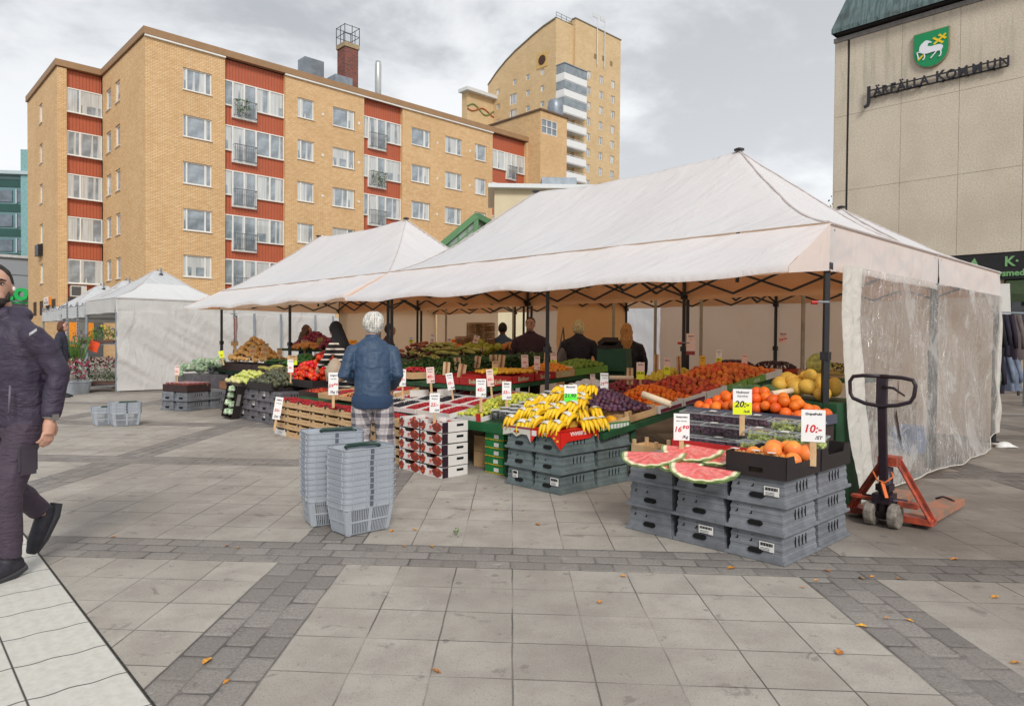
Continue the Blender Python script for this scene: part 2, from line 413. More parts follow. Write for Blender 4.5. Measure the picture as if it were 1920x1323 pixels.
for x0, x1, ty in cols:
    for z in ROWS: place(protos[ty], apt, (x0, PR-.06, z-1.33))
for p, q in ((5.16, 6.25), (7.27, 8.42)):
    for z in ROWS: place(protos['S'], apt, (PR-.06, q, z-1.28), -PI/2)
for z in ROWS: place(protos['S'], apt, (-2.65+PR-.06, 15.2, z-1.28), -PI/2); place(protos['D'], apt, (-2.1, 9.45, z-1.5))
# red bays: window bands with a french door and railing
def bay(x0, w, mull, d0, d1, name):
    for k, z in enumerate(ROWS):
        f = MB(); h = 1.55
        f.bx(0, w, 0, .1, -.07, 0) if False else None
        f.bx(0, w, 0, .1, h-.07, h); f.bx(0, .07, 0, .1, 0, h-.07); f.bx(w-.07, w, 0, .1, 0, h-.07)
        f.bx(0, d0, -.04, .1, -.08, 0); f.bx(d1, w, -.04, .1, -.08, 0)
        f.bx(d0-.09, d0, -.05, .1, -1.1 + .42, h-.07); f.bx(d1, d1+.09, -.05, .1, -.68, h-.07); f.bx(d0-.09, d1+.09, -.06, .1, -.78, -.68)
        for q in mull: f.bx(q-.05, q+.05, -.01, .1, 0, h-.07)
        f.bx((d0+d1)/2-.05, (d0+d1)/2+.05, -.01, .1, -.68, h-.07)
        o = f.build('window', WHT, apt, (x0, .2, z-h))
        xs = sorted([.07, w-.07] + list(mull) + [d0-.05, d1+.05, (d0+d1)/2])
        for i in range(len(xs)-1):
            a, b = xs[i], xs[i+1]
            if b - a < .1: continue
            zb = -.66 if a >= d0-.06 and b <= d1+.06 else .02
            p = MB(); p.bx(0, b-a-.06, .05, .06, 0, h-.07-zb); p.build('pane', GLS, o, (a+.03, 0, zb))
        r = MB()
        r.bx(d0, d1, -.34, -.30, .34, .38); r.bx(d0, d1, -.34, -.30, -.66, -.62)
        n = 13
        for i in range(n): xx = d0 + .02 + (d1-d0-.04)*i/(n-1); r.bx(xx-.011, xx+.011, -.33, -.31, -.62, .34)
        for xx in (d0, d1): r.bx(xx-.015, xx+.015, -.32, 0, .34, .37); r.bx(xx-.015, xx+.015, -.32, 0, -.66, -.63)
        ro = r.build('balcony_railing', M('railing grey', S(104, 106, 108), .5, .1, 5), apt, (x0, .2, z-h))
        if (name, k) in ((1, 0), (2, 1)):
            l = MB(); random.seed(k)
            for q in range(220):
                c = Vector((random.uniform(d0+.05, d1-(.5 if name == 1 else .05)), random.uniform(-.42, -.3), random.uniform(-.55, .45))); s_ = .05
                a_ = Vector([random.uniform(-1, 1) for _ in range(3)])*s_; b_ = Vector([random.uniform(-1, 1) for _ in range(3)])*s_
                l.mat = q % 3 == 0; l.quad(c-a_, c-b_, c+a_, c+b_)
            l.build('railing_plant', [M('ivy', S(70, 110, 50), .6, .2), M('pale petals', S(210, 215, 190) if name == 1 else S(60, 130, 60), .6)], apt, (x0, .2, z-h), recalc=False)
bay(4.68, 4.04, [.56, 3.05], .6, 2.05, 1)
bay(14.84, 3.4, [.5], .55, 1.95, 2)
bay(27.56, 4.08, [.75, 1.6], 1.9, 2.9, 3)
for x in (11.5, 15.6-1.2, 21.6, 25.0):
    for z in ROWS[:4]: b = MB(); b.prism([(.09*math.cos(a), .09*math.sin(a)) for a in [2*PI*i/10 for i in range(10)]], (x, -.03, z-.75), (1, 0, 0), (0, 0, 1), (0, 1, 0), .03); b.build('wall_vent', WHT, apt)
# stair tower with louvre
tw = MB(); wallholes(tw, 31.82, 35.3, 0, 21.7, [(32.0, 34.0, 19.75, 21.05)], lambda x, z: (x, -1.58, z), .12, (0, 1, 0))
tw.quad((31.82, -1.58, 0), (31.82, -1.58, 21.7), (31.82, 6, 21.7), (31.82, 6, 0)); tw.quad((35.3, -1.58, 0), (35.3, -1.58, 21.7), (35.3, 6, 21.7), (35.3, 6, 0)); tw.quad((31.82, 6, 0), (31.82, 6, 21.7), (35.3, 6, 21.7), (35.3, 6, 0))
tw.build('stair_tower', BRK, apt)
t = MB(); t.bx(31.7, 35.42, -1.7, 6.1, 21.7, 21.85); t.build('tower_cap', M('brown metal', S(110, 84, 62), .5), apt)
lv = MB(); lv.bx(32, 34, -1.5, -1.46, 19.75, 21.05); lv.mat = 1
for i in range(4): lv.bx(32+.66*i-.03, 32+.66*i+.03, -1.56, -1.5, 19.75, 21.05)
for zz in (19.78, 20.4, 21.02): lv.bx(32, 34, -1.565, -1.5, zz-.03, zz+.03)
lv.build('louvre', [STL, WHT], apt)
v = MB(); v.sm = True; q = loc_of(apt, PY(1041, 205, 67)); v.lathe([(.45, 21.7), (.5, 22.0), (.72, 22.3), (.75, 23.4), (.66, 24.0), (.55, 24.1), (.0, 24.15)], 16, (q.x, q.y, 0)); v.build('roof_ventilator', STL, apt)
# roof plant placed by survey
def on_roof(px, Y): return loc_of(apt, PY(px, 140, Y))
def rbox(name, px, Y, w, d, z1, mat, z0=19.3, bev=0):
    p = on_roof(px, Y); b = MB(); b.bx(p.x-w/2, p.x+w/2, p.y-d/2, p.y+d/2, z0, z1); return b.build(name, mat, apt), p
rbox('vent_housing', 583, 58, 1.7, 1.2, 24.3-.2, STL)
rbox('vent_housing', 637, 55, 1.5, 1.3, 21.6, STL)
o, p = rbox('chimney', 652, 57, 1.2, 1.2, 24.6, BRKR)
b = MB(); b.bx(p.x-.68, p.x+.68, p.y-.68, p.y+.68, 24.6, 24.95); b.build('chimney_cap', M('cap concrete', S(170, 150, 118), .8), o)
b = MB()
for zz in (25.6, 26.3):
    for i in range(4):
        c = [(-.66, -.66), (.66, -.66), (.66, .66), (-.66, .66)]; a_, b_ = c[i], c[(i+1) % 4]
        b.bar((p.x+a_[0], p.y+a_[1], zz), (p.x+b_[0], p.y+b_[1], zz), .035)
for a_ in (-.66, 0, .66):
    for b_ in (-.66, .66): b.bar((p.x+a_, p.y+b_, 24.9), (p.x+a_, p.y+b_, 26.35), .04); b.bar((p.x+b_, p.y+a_, 24.9), (p.x+b_, p.y+a_, 26.35), .04)
b.build('chimney_railing', DRK, o)
p = on_roof(709, 60); b = MB(); b.sm = True; b.lathe([(.3, 19.3), (.3, 21.3), (.42, 21.35), (.42, 21.5), (.27, 21.55), (.27, 24.6), (.22, 24.9), (0, 24.95)], 12, (p.x, p.y, 0)); b.build('flue', WHT if False else M('bright steel', S(200, 202, 200), .3, .05, 1, metal=.6), apt)
p = on_roof(687, 58); b = MB(); b.tube([p+Vector((-1.2, 0, 19.3-p.z)), p+Vector((-1.2, 0, 21.1-p.z)), p+Vector((-.7, 0, 21.4-p.z)), p+Vector((0, 0, 20.6-p.z)), p+Vector((.9, 0, 20.4-p.z))], .2, 8); b.build('duct', M('bright steel', S(200, 202, 200)), apt)
# street level details on the left end: pharmacy sign, openings, air conditioner
lt = empty('shop_sign', ST(21.5, -1.75), 0)
drop(lt)
p = loc_of(apt, PY(91, 565, 48.0)); 
s_ = MB(); s_.bx(-.62, .5, 0, .12, -.28, .28); s_.mat = 1; s_.bx(.5, .75, 0, .12, -.28, .28)
# the pharmacy sign hangs on the west face (x = -2.65) so it is turned with that face
sg = s_.build('shop_sign', [M('sign white', S(236, 232, 226), .5, .02), M('sign orange', S(232, 140, 40), .5, .02)]); tag(sg, 'white pharmacy sign with red crown and orange end on the brick wall', 'sign')
def west(px, py):   # point on the west face plane
    r = ray(px, py); n = Vector((-U.x, -U.y, 0)); P0 = C0 + U*(-2.65)
    k = (P0.dot(n))/(r.dot(n)); q = r*k; return Vector((q.x, q.y, CAM_H + q.z))
q = west(91, 565); sg.location = q - U*.13; sg.rotation_euler = (0, 0, RZ - PI/2); sg.scale = (1.35, 1, 1)
text('APOTEK', sg, M('sign ink', S(70, 60, 60), .6), (-.06, -.005, -.12), (PI/2, 0, 0), .26)
text('WV', sg, M('crown red', S(210, 50, 40), .6), (-.06, -.005, .1), (PI/2, 0, 0), .2, 'crown')
for px in (66, 78, 90, 101): q = loc_of(apt, west(px, 600)); op = MB(); op.bx(q.x-.02, q.x+.05, q.y-.55, q.y+.55, 2.9, 3.9); op.build('window_opening', M('dark opening', S(80, 60, 44), .8), apt)
q = loc_of(apt, west(75, 490)); o = MB(); o.bx(-2.95, -2.66, 14.1, 15.3, 7.7-.6, 7.9); o.build('awning', M('black plastic', S(36, 36, 38), .4), apt)
g = MB(); g.bx(-2.1, 0, 9.3, 9.36, 0, 3.2); g.mat = 1; g.bx(-2.05, -1.6, 9.25, 9.3, .7, 2.9); g.bx(-1.0, -.6, 9.25, 9.3, .7, 2.9); g.mat = 2; g.bx(-1.5, -1.1, 9.26, 9.3, .6, 3.0)
g.build('shopfront', [GLD, M('poster orange', S(238, 150, 40), .5), M('poster grey', S(120, 124, 120), .5)], apt)
g = MB(); g.bx(-2.11, 0, 9.26, 9.6, 3.2, 4.0); g.build('fascia', M('dark fascia', S(66, 64, 64), .6), apt)
g = MB(); g.bx(0, .95, -.35, 0, 0, .75); g.mat = 1; g.bx(.05, .6, -.36, -.35, .08, .68)
ac = g.build('air_conditioner', [M('ac white', S(214, 212, 204), .5), M('ac grille', S(90, 90, 90), .6)], apt, (-1.95, 9.6, 4.05))
g = MB(); g.bx(.6, 3.4, -.06, -.01, .6, 3.2); g.mat = 1; g.bx(3.6, 5.2, -.06, -.01, .6, 3.2); g.build('shopfront', [GLD, M('poster orange', S(238, 150, 40))], apt)
drop(protos['A']); drop(protos['B']); drop(protos['C']); drop(protos['S']); drop(protos['D'])

# ================================================================ high rise
T0 = Vector((7.12, 121, 0)); hr = empty('residential_tower', T0, RZ, 'tall pale yellow brick tower with curved roofline and stacked white balconies', 'building')
def local_front(px, py, yv):  # intersect with plane local y=yv
    r = ray(px, py); k = (T0.dot(V) + yv)/(r.dot(V)); q = r*k; q = Vector((q.x, q.y, CAM_H+q.z)); return loc_of(hr, q)
def local_side(px, py, xv=0):
    r = ray(px, py); k = (T0.dot(U) + xv)/(r.dot(U)); q = r*k; q = Vector((q.x, q.y, CAM_H+q.z)); return loc_of(hr, q)
tb = MB()
prof = [(0, 20), (17.45, 20), (17.45, 49.4), (15, 51.2), (12.5, 52.6), (10, 53.7), (8.16, 54.3), (5.5, 55.2), (3, 55.9), (0, 56.4)]
hs = []
for zz in (127, 212-.5): pass
small = [(1418, 370), (1418, 455), (1418, 535), (1343, 397), (1343, 478), (1343, 558), (1343, 640), (1275, 422), (1190, 473), (1190, 548), (1190, 628)]
big = [(1268, 510), (1268, 590), (1268, 668)]
side_w = []
for X_, Y_ in small: q = local_side(500+X_/2.743, Y_/2.743); side_w.append((q.y-.45, q.y+.45, q.z-.5, q.z+.5))
for X_, Y_ in big: q = local_side(500+X_/2.743, Y_/2.743); side_w.append((q.y-.95, q.y+.95, q.z-.95, q.z+.95))
wallholes(tb, 0, 17.45, 20, 49.4, [h for h in side_w if h[3] < 49.4], lambda a, z: (0, a, z), .2, (1, 0, 0))
top = [(0, 49.4), (17.45, 49.4)] + prof[3:]
tb.add([(0, y, z) for y, z in top], [tuple(range(len(top)))])
cx = [(7.67, 8.72), (11.1, 12.19), (14.5, 15.64)]
fw = [(a, b, 48.1-2.77*k, 49.45-2.77*k) for a, b in cx for k in range(9)]
wallholes(tb, 4.4, 17.24, 20, 57.5, fw, lambda a, z: (a, -.5, z), .2, (0, 1, 0))
tb.quad((4.4, -.5, 20), (4.4, 1.5, 20), (4.4, 1.5, 57.5), (4.4, -.5, 57.5)); tb.quad((17.24, -.5, 20), (17.24, 17, 20), (17.24, 17, 57.5), (17.24, -.5, 57.5))
tb.quad((0, 0, 20), (4.4, 0, 20), (4.4, 0, 56.4), (0, 0, 56.4))
tb.add([(17.24, y, z) for y, z in top], [tuple(range(len(top)))])
tb.build('wall', BRK2, hr)
rf = MB()
pr = prof[2:]
for i in range(len(pr)-1):
    (y0, z0), (y1, z1) = pr[i], pr[i+1]
    rf.quad((-.15, y0, z0+.12), (-.15, y1, z1+.12), (17.3, y1, z1+.12), (17.3, y0, z0+.12)); rf.quad((-.15, y0, z0-.15), (-.15, y0, z0+.12), (-.15, y1, z1+.12), (-.15, y1, z1-.15))
rf.bx(4.3, 17.35, -.6, .3, 57.5, 57.7)
rf.build('roof', M('roof trim', S(120, 108, 92), .7), hr)
ws = window_proto('w', .9, 1.0, [], sill=False, fr=.1); wg = window_proto('w', 1.9, 1.9, [.7], sill=False, fr=.12); wn = window_proto('w', 1.06, 1.35, [.4], sill=True, fr=.1)
for h in side_w: place(ws if h[1]-h[0] < 1 else wg, hr, (.12, h[1], h[2]), -PI/2)
for h in fw[:]: place(wn, hr, (h[0], -.38, h[2]))
for o in (ws, wg, wn): drop(o)
q = local_side(1017, 113); rw = MB(); rw.bx(-.1, -.02, q.y-1.3, q.y+1.3, q.z-1.3, q.z+1.3); rw.build('window_surround', M('pale ochre', S(214, 178, 110), .7), hr)
rw = MB(); k = 20; rw.prism([(.85*math.cos(2*PI*i/k), .85*math.sin(2*PI*i/k)) for i in range(k)], (-.12, q.y, q.z), (0, 1, 0), (0, 0, 1), (-1, 0, 0), .04); rw.build('round_window', M('rusty grille', S(80, 50, 38), .7), hr)
bw = M('balcony white', S(226, 226, 224), .5, .03)
for k in range(9):
    z0 = 45.6 - 2.77*k
    b = MB(); b.bx(.1, 6.0, -1.9, -1.8, z0, z0+1.15); b.bx(.1, .2, -1.8, 0, z0, z0+1.15); b.bx(5.9, 6.0, -1.8, -.5, z0, z0+1.15); b.bx(.1, 6, -1.8, 0, z0-.15, z0+.05)
    bo = b.build('balcony', bw, hr)
    r = MB(); r.bar((.15, -1.85, z0+1.35), (5.95, -1.85, z0+1.35), .06); r.bar((.15, -1.85, z0+1.35), (.15, 0, z0+1.35), .06)
    for xx in (.15, 1.6, 3.1, 4.5, 5.95): r.bar((xx, -1.85, z0+1.15), (xx, -1.85, z0+1.35), .05)
    r.build('railing', bw, bo)
    if k < 3:
        gbx = MB(); gbx.bx(.12, 5.98, -1.88, -1.84, z0+1.2, z0+2.6); gbx.bx(.12, .16, -1.84, 0, z0+1.2, z0+2.6); gbx.build('glazing', M('balcony glazing', S(140, 150, 156), .08, .15, 1, spec=.9), bo)
    else:
        gbx = MB(); gbx.bx(.3, 4.3, -.03, -.01, z0, z0+2.2); gbx.build('balcony_door', M('door shade', S(150, 138, 122), .4), bo)
b = MB(); b.bx(.05, 6.1, -2.0, 0, 48.25, 48.4); b.build('balcony_roof', STL, hr)
for px in (1119, 1133): 
    q = local_front(px, 60, -.6); b = MB(); b.tube([(q.x, -.75, 51), (q.x, -.75, 59.6)], .09, 6); b.bx(q.x-1.3, q.x, -.8, -.7, 59.2, 59.9); b.build('flagpole', M('pole white', S(214, 216, 216), .5), hr)
q = MB(); 
for xx in (.3, 1.6, 2.9, 4.2): q.bar((xx, .3, 56.4), (xx, .3, 57.6), .05)
q.bar((.3, .3, 57.6), (4.2, .3, 57.6), .05); q.bar((.3, .3, 57.1), (4.2, .3, 57.1), .04); q.build('roof_railing', DRK, hr)
for k in range(6):
    q = MB(); q.bx(9.5+2.3*(k % 3), 10.2+2.3*(k % 3), -.53, -.5, 52.0+.3*(k % 2), 52.9+.3*(k % 2))
    if k < 3: q.build('vent_grille', M('vent brown', S(150, 124, 84), .7), hr)
# low wing left of the tower with painted band and timber
q0 = PY(876, 190, 128); lw = empty('annex', (q0.x, q0.y, 0), RZ, 'pale annex with white roof slab and wavy painted band left of the tall tower', 'building')
b = MB(); b.bx(0, 12, 0, 1.5, 20, 46.2); b.build('wall', BRK2, lw)
b = MB(); b.bx(-.8, 12, -1.0, 1.6, 46.2, 46.8); b.build('roof', M('white slab', S(220, 222, 222), .5), lw)
b = MB(); b.tube([(x*.5, -.06, 43.6 + .7*math.sin(x*.55)) for x in range(0, 22)], .14, 6); b.build('painted_band', M('band green', S(120, 140, 84), .6), lw)
b = MB(); b.tube([(x*.5, -.09, 43.5 - .5*math.sin(x*.55+.6)) for x in range(0, 22)], .12, 6); b.build('painted_band', M('band red', S(176, 96, 60), .6), lw)
b = MB(); b.bx(0, 12, -1.0, -.05, 30, 39.6); b.build('timber_front', corr_mat('timber', S(190, 130, 84), .9), lw)
b = MB(); b.bx(-.2, 12.2, -1.2, -.0, 39.6, 39.9); b.build('ledge', bw, lw)

# ================================================================ municipal building on the right
K0 = Vector((11.675, 25.7, 0)); RK = math.atan2(-V.y, -V.x)
km = empty('municipal_building', K0, RK, 'beige exposed aggregate office block with green copper roof at the right edge', 'building')
def agg_mat():
    m, nt, bs = newmat('aggregate concrete'); tc = node(nt, 'ShaderNodeTexCoord'); P = tc.outputs['Object']
    n = noisetex(nt, P, 22, 4, .7); n2 = noisetex(nt, P, .5, 4); sp = noisetex(nt, P, 30, 1).ss(.68, .74); dk = noisetex(nt, P, 34, 2).ss(.62, .72)
    mp = node(nt, 'ShaderNodeMapping'); mp.inputs['Scale'].default_value = (1.3, 1.3, .16); nt.links.new(P, mp.inputs[0])
    sz = node(nt, 'ShaderNodeSeparateXYZ'); nt.links.new(P, sz.inputs[0])
    streak = noisetex(nt, mp.outputs[0], 1.6, 5, .65).ss(.5, .72)*(X(sz.outputs[2]).ss(8.6, 11.8))
    c = mix(nt, n.ss(.35, .65), S(214, 202, 184), S(190, 177, 158)); c = mix(nt, n2.ss(.4, .7)*.35, c, S(166, 152, 132)); c = mix(nt, sp*.6, c, S(215, 204, 184)); c = mix(nt, dk*.35, c, S(104, 92, 80)); c = mix(nt, streak*.6, c, S(118, 126, 108))
    nt.links.new(c, bs.inputs['Base Color']); bs.inputs['Roughness'].default_value = .9; bump(nt, bs, n, .01, .6); return m
AGG = agg_mat(); GAP = M('joint dark', S(70, 66, 64), .9, .1)
w_ = MB(); xs = [-.0, .42, .50, 2.22, 3.95, 5.68, 7.4, 9.1, 10.8, 12.5]; zs = [4.25, 6.87, 9.56, 12.25]; G = .005
for i in range(len(xs)-1):
    if i == 1: continue
    for j in range(3): w_.bx(xs[i]+G, xs[i+1]-G, 0, .2, zs[j]+G, zs[j+1]-G)
w_.build('wall', AGG, km)
b = MB(); b.bx(0.02, 12.5, .05, 14, 4.2, 12.25); b.bx(.6, 12.5, .7, 14, 0, 4.2); b.build('wall_core', GAP, km)
b = MB(); b.bx(-.02, .0, .0, 14, 4.2, 12.25); b.build('end_wall', AGG, km)
b = MB(); b.bx(-.05, 12.6, -.06, .3, 12.25, 12.4); b.build('coping', M('grey coping', S(140, 136, 134), .6), km)
b = MB(); b.bx(.1, 12.5, -.3, 13.8, 12.45, 12.62); b.build('roof_soffit', M('black soffit', S(40, 36, 38), .7), km)
def copper():
    m, nt, bs = newmat('copper'); uv = node(nt, 'ShaderNodeUVMap'); s = node(nt, 'ShaderNodeSeparateXYZ'); nt.links.new(uv.outputs[0], s.inputs[0]); mp = node(nt, 'ShaderNodeMapping'); mp.inputs['Scale'].default_value = (6, .7, 1); nt.links.new(uv.outputs[0], mp.inputs[0])
    n = noisetex(nt, mp.outputs[0], 2, 5); c = mix(nt, n.ss(.35, .65), S(104, 124, 122), S(74, 90, 92)); c = mix(nt, noisetex(nt, uv.outputs[0], 1.2, 3).ss(.5, .7)*.5, c, S(60, 58, 56))
    nt.links.new(c, bs.inputs['Base Color']); bs.inputs['Roughness'].default_value = .6; bs.inputs['Metallic'].default_value = .15; return m
COP = copper()
b = MB(); z0, z1 = 12.62, 14.6
b.quad((.0, -.4, z0), (12.5, -.4, z0), (12.5, .35, z1), (.6, .35, z1)); b.quad((0, -.4, z0), (.6, .35, z1), (.6, 13, z1), (0, 13.8, z0)); b.quad((0, -.4, z0-.16), (12.5, -.4, z0-.16), (12.5, -.4, z0), (0, -.4, z0)); b.quad((0, -.4, z0-.16), (0, -.4, z0), (0, 13.8, z0), (0, 13.8, z0-.16))
b.quad((.6, .35, z1), (12.5, .35, z1), (12.5, 13, z1), (.6, 13, z1))
for i in range(20): x = .35 + i*.62; b.bar((x, -.42, z0-.1), (x + (.0 if i else .1), .33, z1), .03)
for i in range(20): y = .3 + i*.62; b.bar((-.02, y, z0), (.58, y, z1), .03)
b.build('roof', COP, km, recalc=False)
# coat of arms
def km_pt(px, py, y=-.05):
    r = ray(px, py); n = U; k = (K0.dot(n) + y)/(r.dot(n)); q = r*k; return loc_of(km, Vector((q.x, q.y, CAM_H+q.z)))
SH = Vector((3.13, 0, 11.12)); arms = empty('coat_of_arms', (0, 0, 0)); arms.parent = km; arms.location = SH
def shield(w, h, n=10):
    pts = [(-w/2, h/2), (w/2, h/2), (w/2, -.06)]
    pts += [(w/2*math.cos(a), -.06 - (h/2-.06)*math.sin(a)*1.0) for a in [PI/2*i/n for i in range(1, n)]]
    pts += [(0, -h/2)] + [(-w/2*math.sin(a), -.06 - (h/2-.06)*math.cos(a)) for a in [PI/2*i/n for i in range(1, n)]] + [(-w/2, -.06)]
    return pts
b = MB(); b.prism(shield(1.06, 1.2), (0, -.10, 0), (1, 0, 0), (0, 0, 1), (0, 1, 0), .1); b.build('shield_rim', M('shield rim', S(150, 140, 110), .5), arms)
b = MB(); b.prism(shield(1.01, 1.15), (0, -.115, 0), (1, 0, 0), (0, 0, 1), (0, 1, 0), .02); b.build('shield_field', M('heraldic green', S(16, 138, 84), .45, .03), arms)
YL = M('heraldic gold', S(238, 200, 40), .45, .02); WH = M('heraldic white', S(226, 226, 232), .5, .02)
# measured on the photo, shield width 400 px = 1.01 m in the zoom
def zp(x, y): return ((x-830)/400*1.01*1.0, 0, 0)
def crest_pt(x, y): return Vector(((x-825)/400*1.01, 0, -(y - (455 - (x-825)*.275))/400*1.01*.98))
b = MB()
def stroke(a, c, w, yy=-.13): a, c = crest_pt(*a), crest_pt(*c); d = (c-a).normalized(); n = Vector((-d.z, 0, d.x))*w/2; b.add([a-n+Vector((0, yy, 0)), c-n+Vector((0, yy, 0)), c+n+Vector((0, yy, 0)), a+n+Vector((0, yy, 0)), a-n+Vector((0, yy+.02, 0)), c-n+Vector((0, yy+.02, 0)), c+n+Vector((0, yy+.02, 0)), a+n+Vector((0, yy+.02, 0))], [(0, 1, 2, 3), (7, 6, 5, 4), (0, 4, 5, 1), (1, 5, 6, 2), (2, 6, 7, 3), (3, 7, 4, 0)])
stroke((675, 612), (740, 540), .05); stroke((860, 400), (985, 275), .06); stroke((862, 322), (960, 375), .06, -.134); stroke((925, 280), (990, 318), .055, -.134)
for c in ((862, 322), (960, 375), (925, 280), (990, 318), (985, 270)): stroke((c[0]-14, c[1]+10), (c[0]+14, c[1]-10), .045, -.138)
b.build('cross_staff', YL, arms)
lamb = [(760, 355), (770, 350), (795, 352), (835, 368), (830, 380), (800, 383), (792, 400), (785, 425), (830, 428), (890, 408), (940, 400), (965, 415), (965, 440), (950, 480), (900, 490), (850, 500), (790, 522), (740, 528), (705, 515), (688, 490), (695, 440), (715, 400), (740, 375)]
b = MB(); b.prism([(crest_pt(x, y).x, crest_pt(x, y).z) for x, y in lamb], (0, -.15, 0), (1, 0, 0), (0, 0, 1), (0, 1, 0), .03)
def leg(pts):
    for i in range(len(pts)-1): stroke(pts[i], pts[i+1], .035, -.15)
leg([(705, 505), (665, 512), (680, 570), (682, 595)]); leg([(750, 520), (758, 570), (745, 600), (733, 606)]); leg([(895, 490), (868, 530), (828, 585)]); leg([(940, 480), (948, 510), (940, 550), (922, 560)])
b.build('lamb', WH, arms)
# lettering
LET = M('letter black', S(44, 42, 50), .5, .05)
le = empty('name_letters'); le.parent = km; le.location = (1.08, 0, 9.92)
tt = 'ÄRFÄLLA'
x = 0
o = text('J', le, LET, (.05, -.16, .12), (PI/2, 0, 0), .78, 'letter', .03, align='LEFT', bold=.012)
for i, ch in enumerate('ÄRFÄLLA KOMMUN'):
    if ch == ' ': x += .19; continue
    big_ = ch == 'K'
    wd = {'Ä': .31, 'R': .31, 'F': .27, 'L': .26, 'A': .31, 'K': .34, 'O': .38, 'M': .44, 'U': .37, 'N': .38}[ch]
    text(ch, le, LET, (.30 + x, -.16, .18 if not big_ else .2), (PI/2, 0, 0), .42 if not big_ else .46, 'letter', .03, align='LEFT', bold=.008, sx=.92); x += wd*.97 - .035
b = MB(); b.bx(.1, 4.2, -.1, -.07, .03, .08); b.bx(.1, 4.2, -.1, -.07, .28, .32)
for i in range(6): b.bx(.3+i*.7, .34+i*.7, -.1, 0, .03, .07)
b.build('letter_rail', DRK, le)
# shop below
b = MB(); b.bx(.3, 12.5, -.12, .65, 3.4, 4.2); b.build('shop_fascia', M('shop fascia black', S(34, 32, 34), .5), km)
GRN = M('sign green', S(120, 168, 112), .5, .02)
text('K·', km, GRN, (5.29, -.15, 3.93), (PI/2, 0, 0), .42, 'fascia_letters', .01, align='LEFT', bold=.01)
text('Livsmedel', km, GRN, (4.93, -.15, 3.58), (PI/2, 0, 0), .27, 'fascia_letters', .01, align='LEFT', bold=.008)
b = MB(); b.add([(4.35, -.15, 3.9), (4.62, -.15, 3.85), (4.5, -.15, 4.12)], [(0, 1, 2)]); b.build('leaf_emblem', GRN, km)
b = MB()
for x in (.9, 3.0, 5.1, 7.2, 9.3, 11.4): b.bx(x-.16, x+.16, -.0, .5, 0, 3.4)
b.build('pillar', M('pillar beige', S(176, 158, 132), .8), km)
b = MB(); b.bx(.6, 12.5, .55, .7, .9, 3.4); b.build('shop_glass', GLD, km)
b = MB(); b.bx(.6, 12.5, .5, .72, 0, .9); b.build('shop_plinth', AGG, km)
aw = MB(); aw.quad((5.35, -.9, 2.9), (8, -.9, 2.9), (8, 0, 3.4), (5.35, 0, 3.4)); aw.quad((5.35, -.9, 2.9), (8, -.9, 2.9), (8, -.9, 2.65), (5.35, -.9, 2.65)); aw.build('awning', M('awning green', S(60, 74, 48), .8), km)
# ================================================================ more background buildings
q0 = PY(-40, 560, 84); tl = empty('office_building', (q0.x, q0.y, 0), R(8), 'teal glass office building with grey window bands at the far left edge', 'building')
TEAL = M('teal glass', S(96, 134, 138), .12, .1, .4, spec=.9); TD = M('dark teal panel', S(44, 84, 78), .3, .1, .3); LTG = M('light metal', S(176, 190, 194), .5, .05)
b = MB(); b.bx(-8, 12, 0, 10, 0, 20.6); b.build('facade', TEAL, tl)
b = MB(); b.bx(5.0, 9.5, -.6, 6, 0, 23.6); b.build('corner_tower', M('teal louvres', S(130, 172, 172), .3), tl)
b = MB(); b.bx(-8, 12, -.9, 10, 20.6, 21.0); b.build('roof', LTG, tl)
for k in range(5):
    z = 17.6 - 2.95*k
    b = MB(); b.bx(-2, 12, -.12, -.02, z+1.6, z+2.5); b.build('spandrel_panel', TD, tl)
    for j in range(7):
        b = MB(); b.bx(-4+2.1*j, -2.5+2.1*j, -.14, -.03, z-.2, z+1.2); o = b.build('window', M('office pane', S(70, 76, 84) if j % 2 else S(120, 130, 140), .1, .2, .8), tl)
        f = MB(); f.bx(-4.2+2.1*j, -4.05+2.1*j, -.2, -.02, z-.35, z+1.35); f.build('frame', LTG, o)
q0 = PY(57, 500, 66); gy = empty('grocery_building', (q0.x, q0.y, 0), RZ, 'grey clad store building with green sign left of the brick block', 'building')
b = MB(); b.bx(-22, .4, 0, 10, 0, 8.6); b.build('wall', M('grey panels', S(150, 154, 160), .6, .04, .3), gy)
b = MB(); b.bx(-22, .6, -.25, 10, 8.6, 8.85); b.build('roof_edge', M('pale edge', S(200, 200, 200)), gy)
for k in range(1, 6): b = MB(); b.bx(-22, .41, -.02, 0, 1.4*k, 1.4*k+.05); b.build('panel_joint', DRK, gy)
cg = PY(8, 548, 64.6); cs = empty('store_sign', (cg.x, cg.y, cg.z), R(10), 'green channel letter store sign on the grey building behind the walking man', 'sign')
GC = M('sign green bright', S(20, 170, 80), .4, .02)
text('coop', cs, GC, (0, -.35, 0), (PI/2, 0, 0), 2.3, 'letters', .2, align='LEFT', bold=.06); b = MB(); b.bx(.0, 3.4, -.1, 0, -1.0, -.85); b.build('sign_rail', GC, cs)

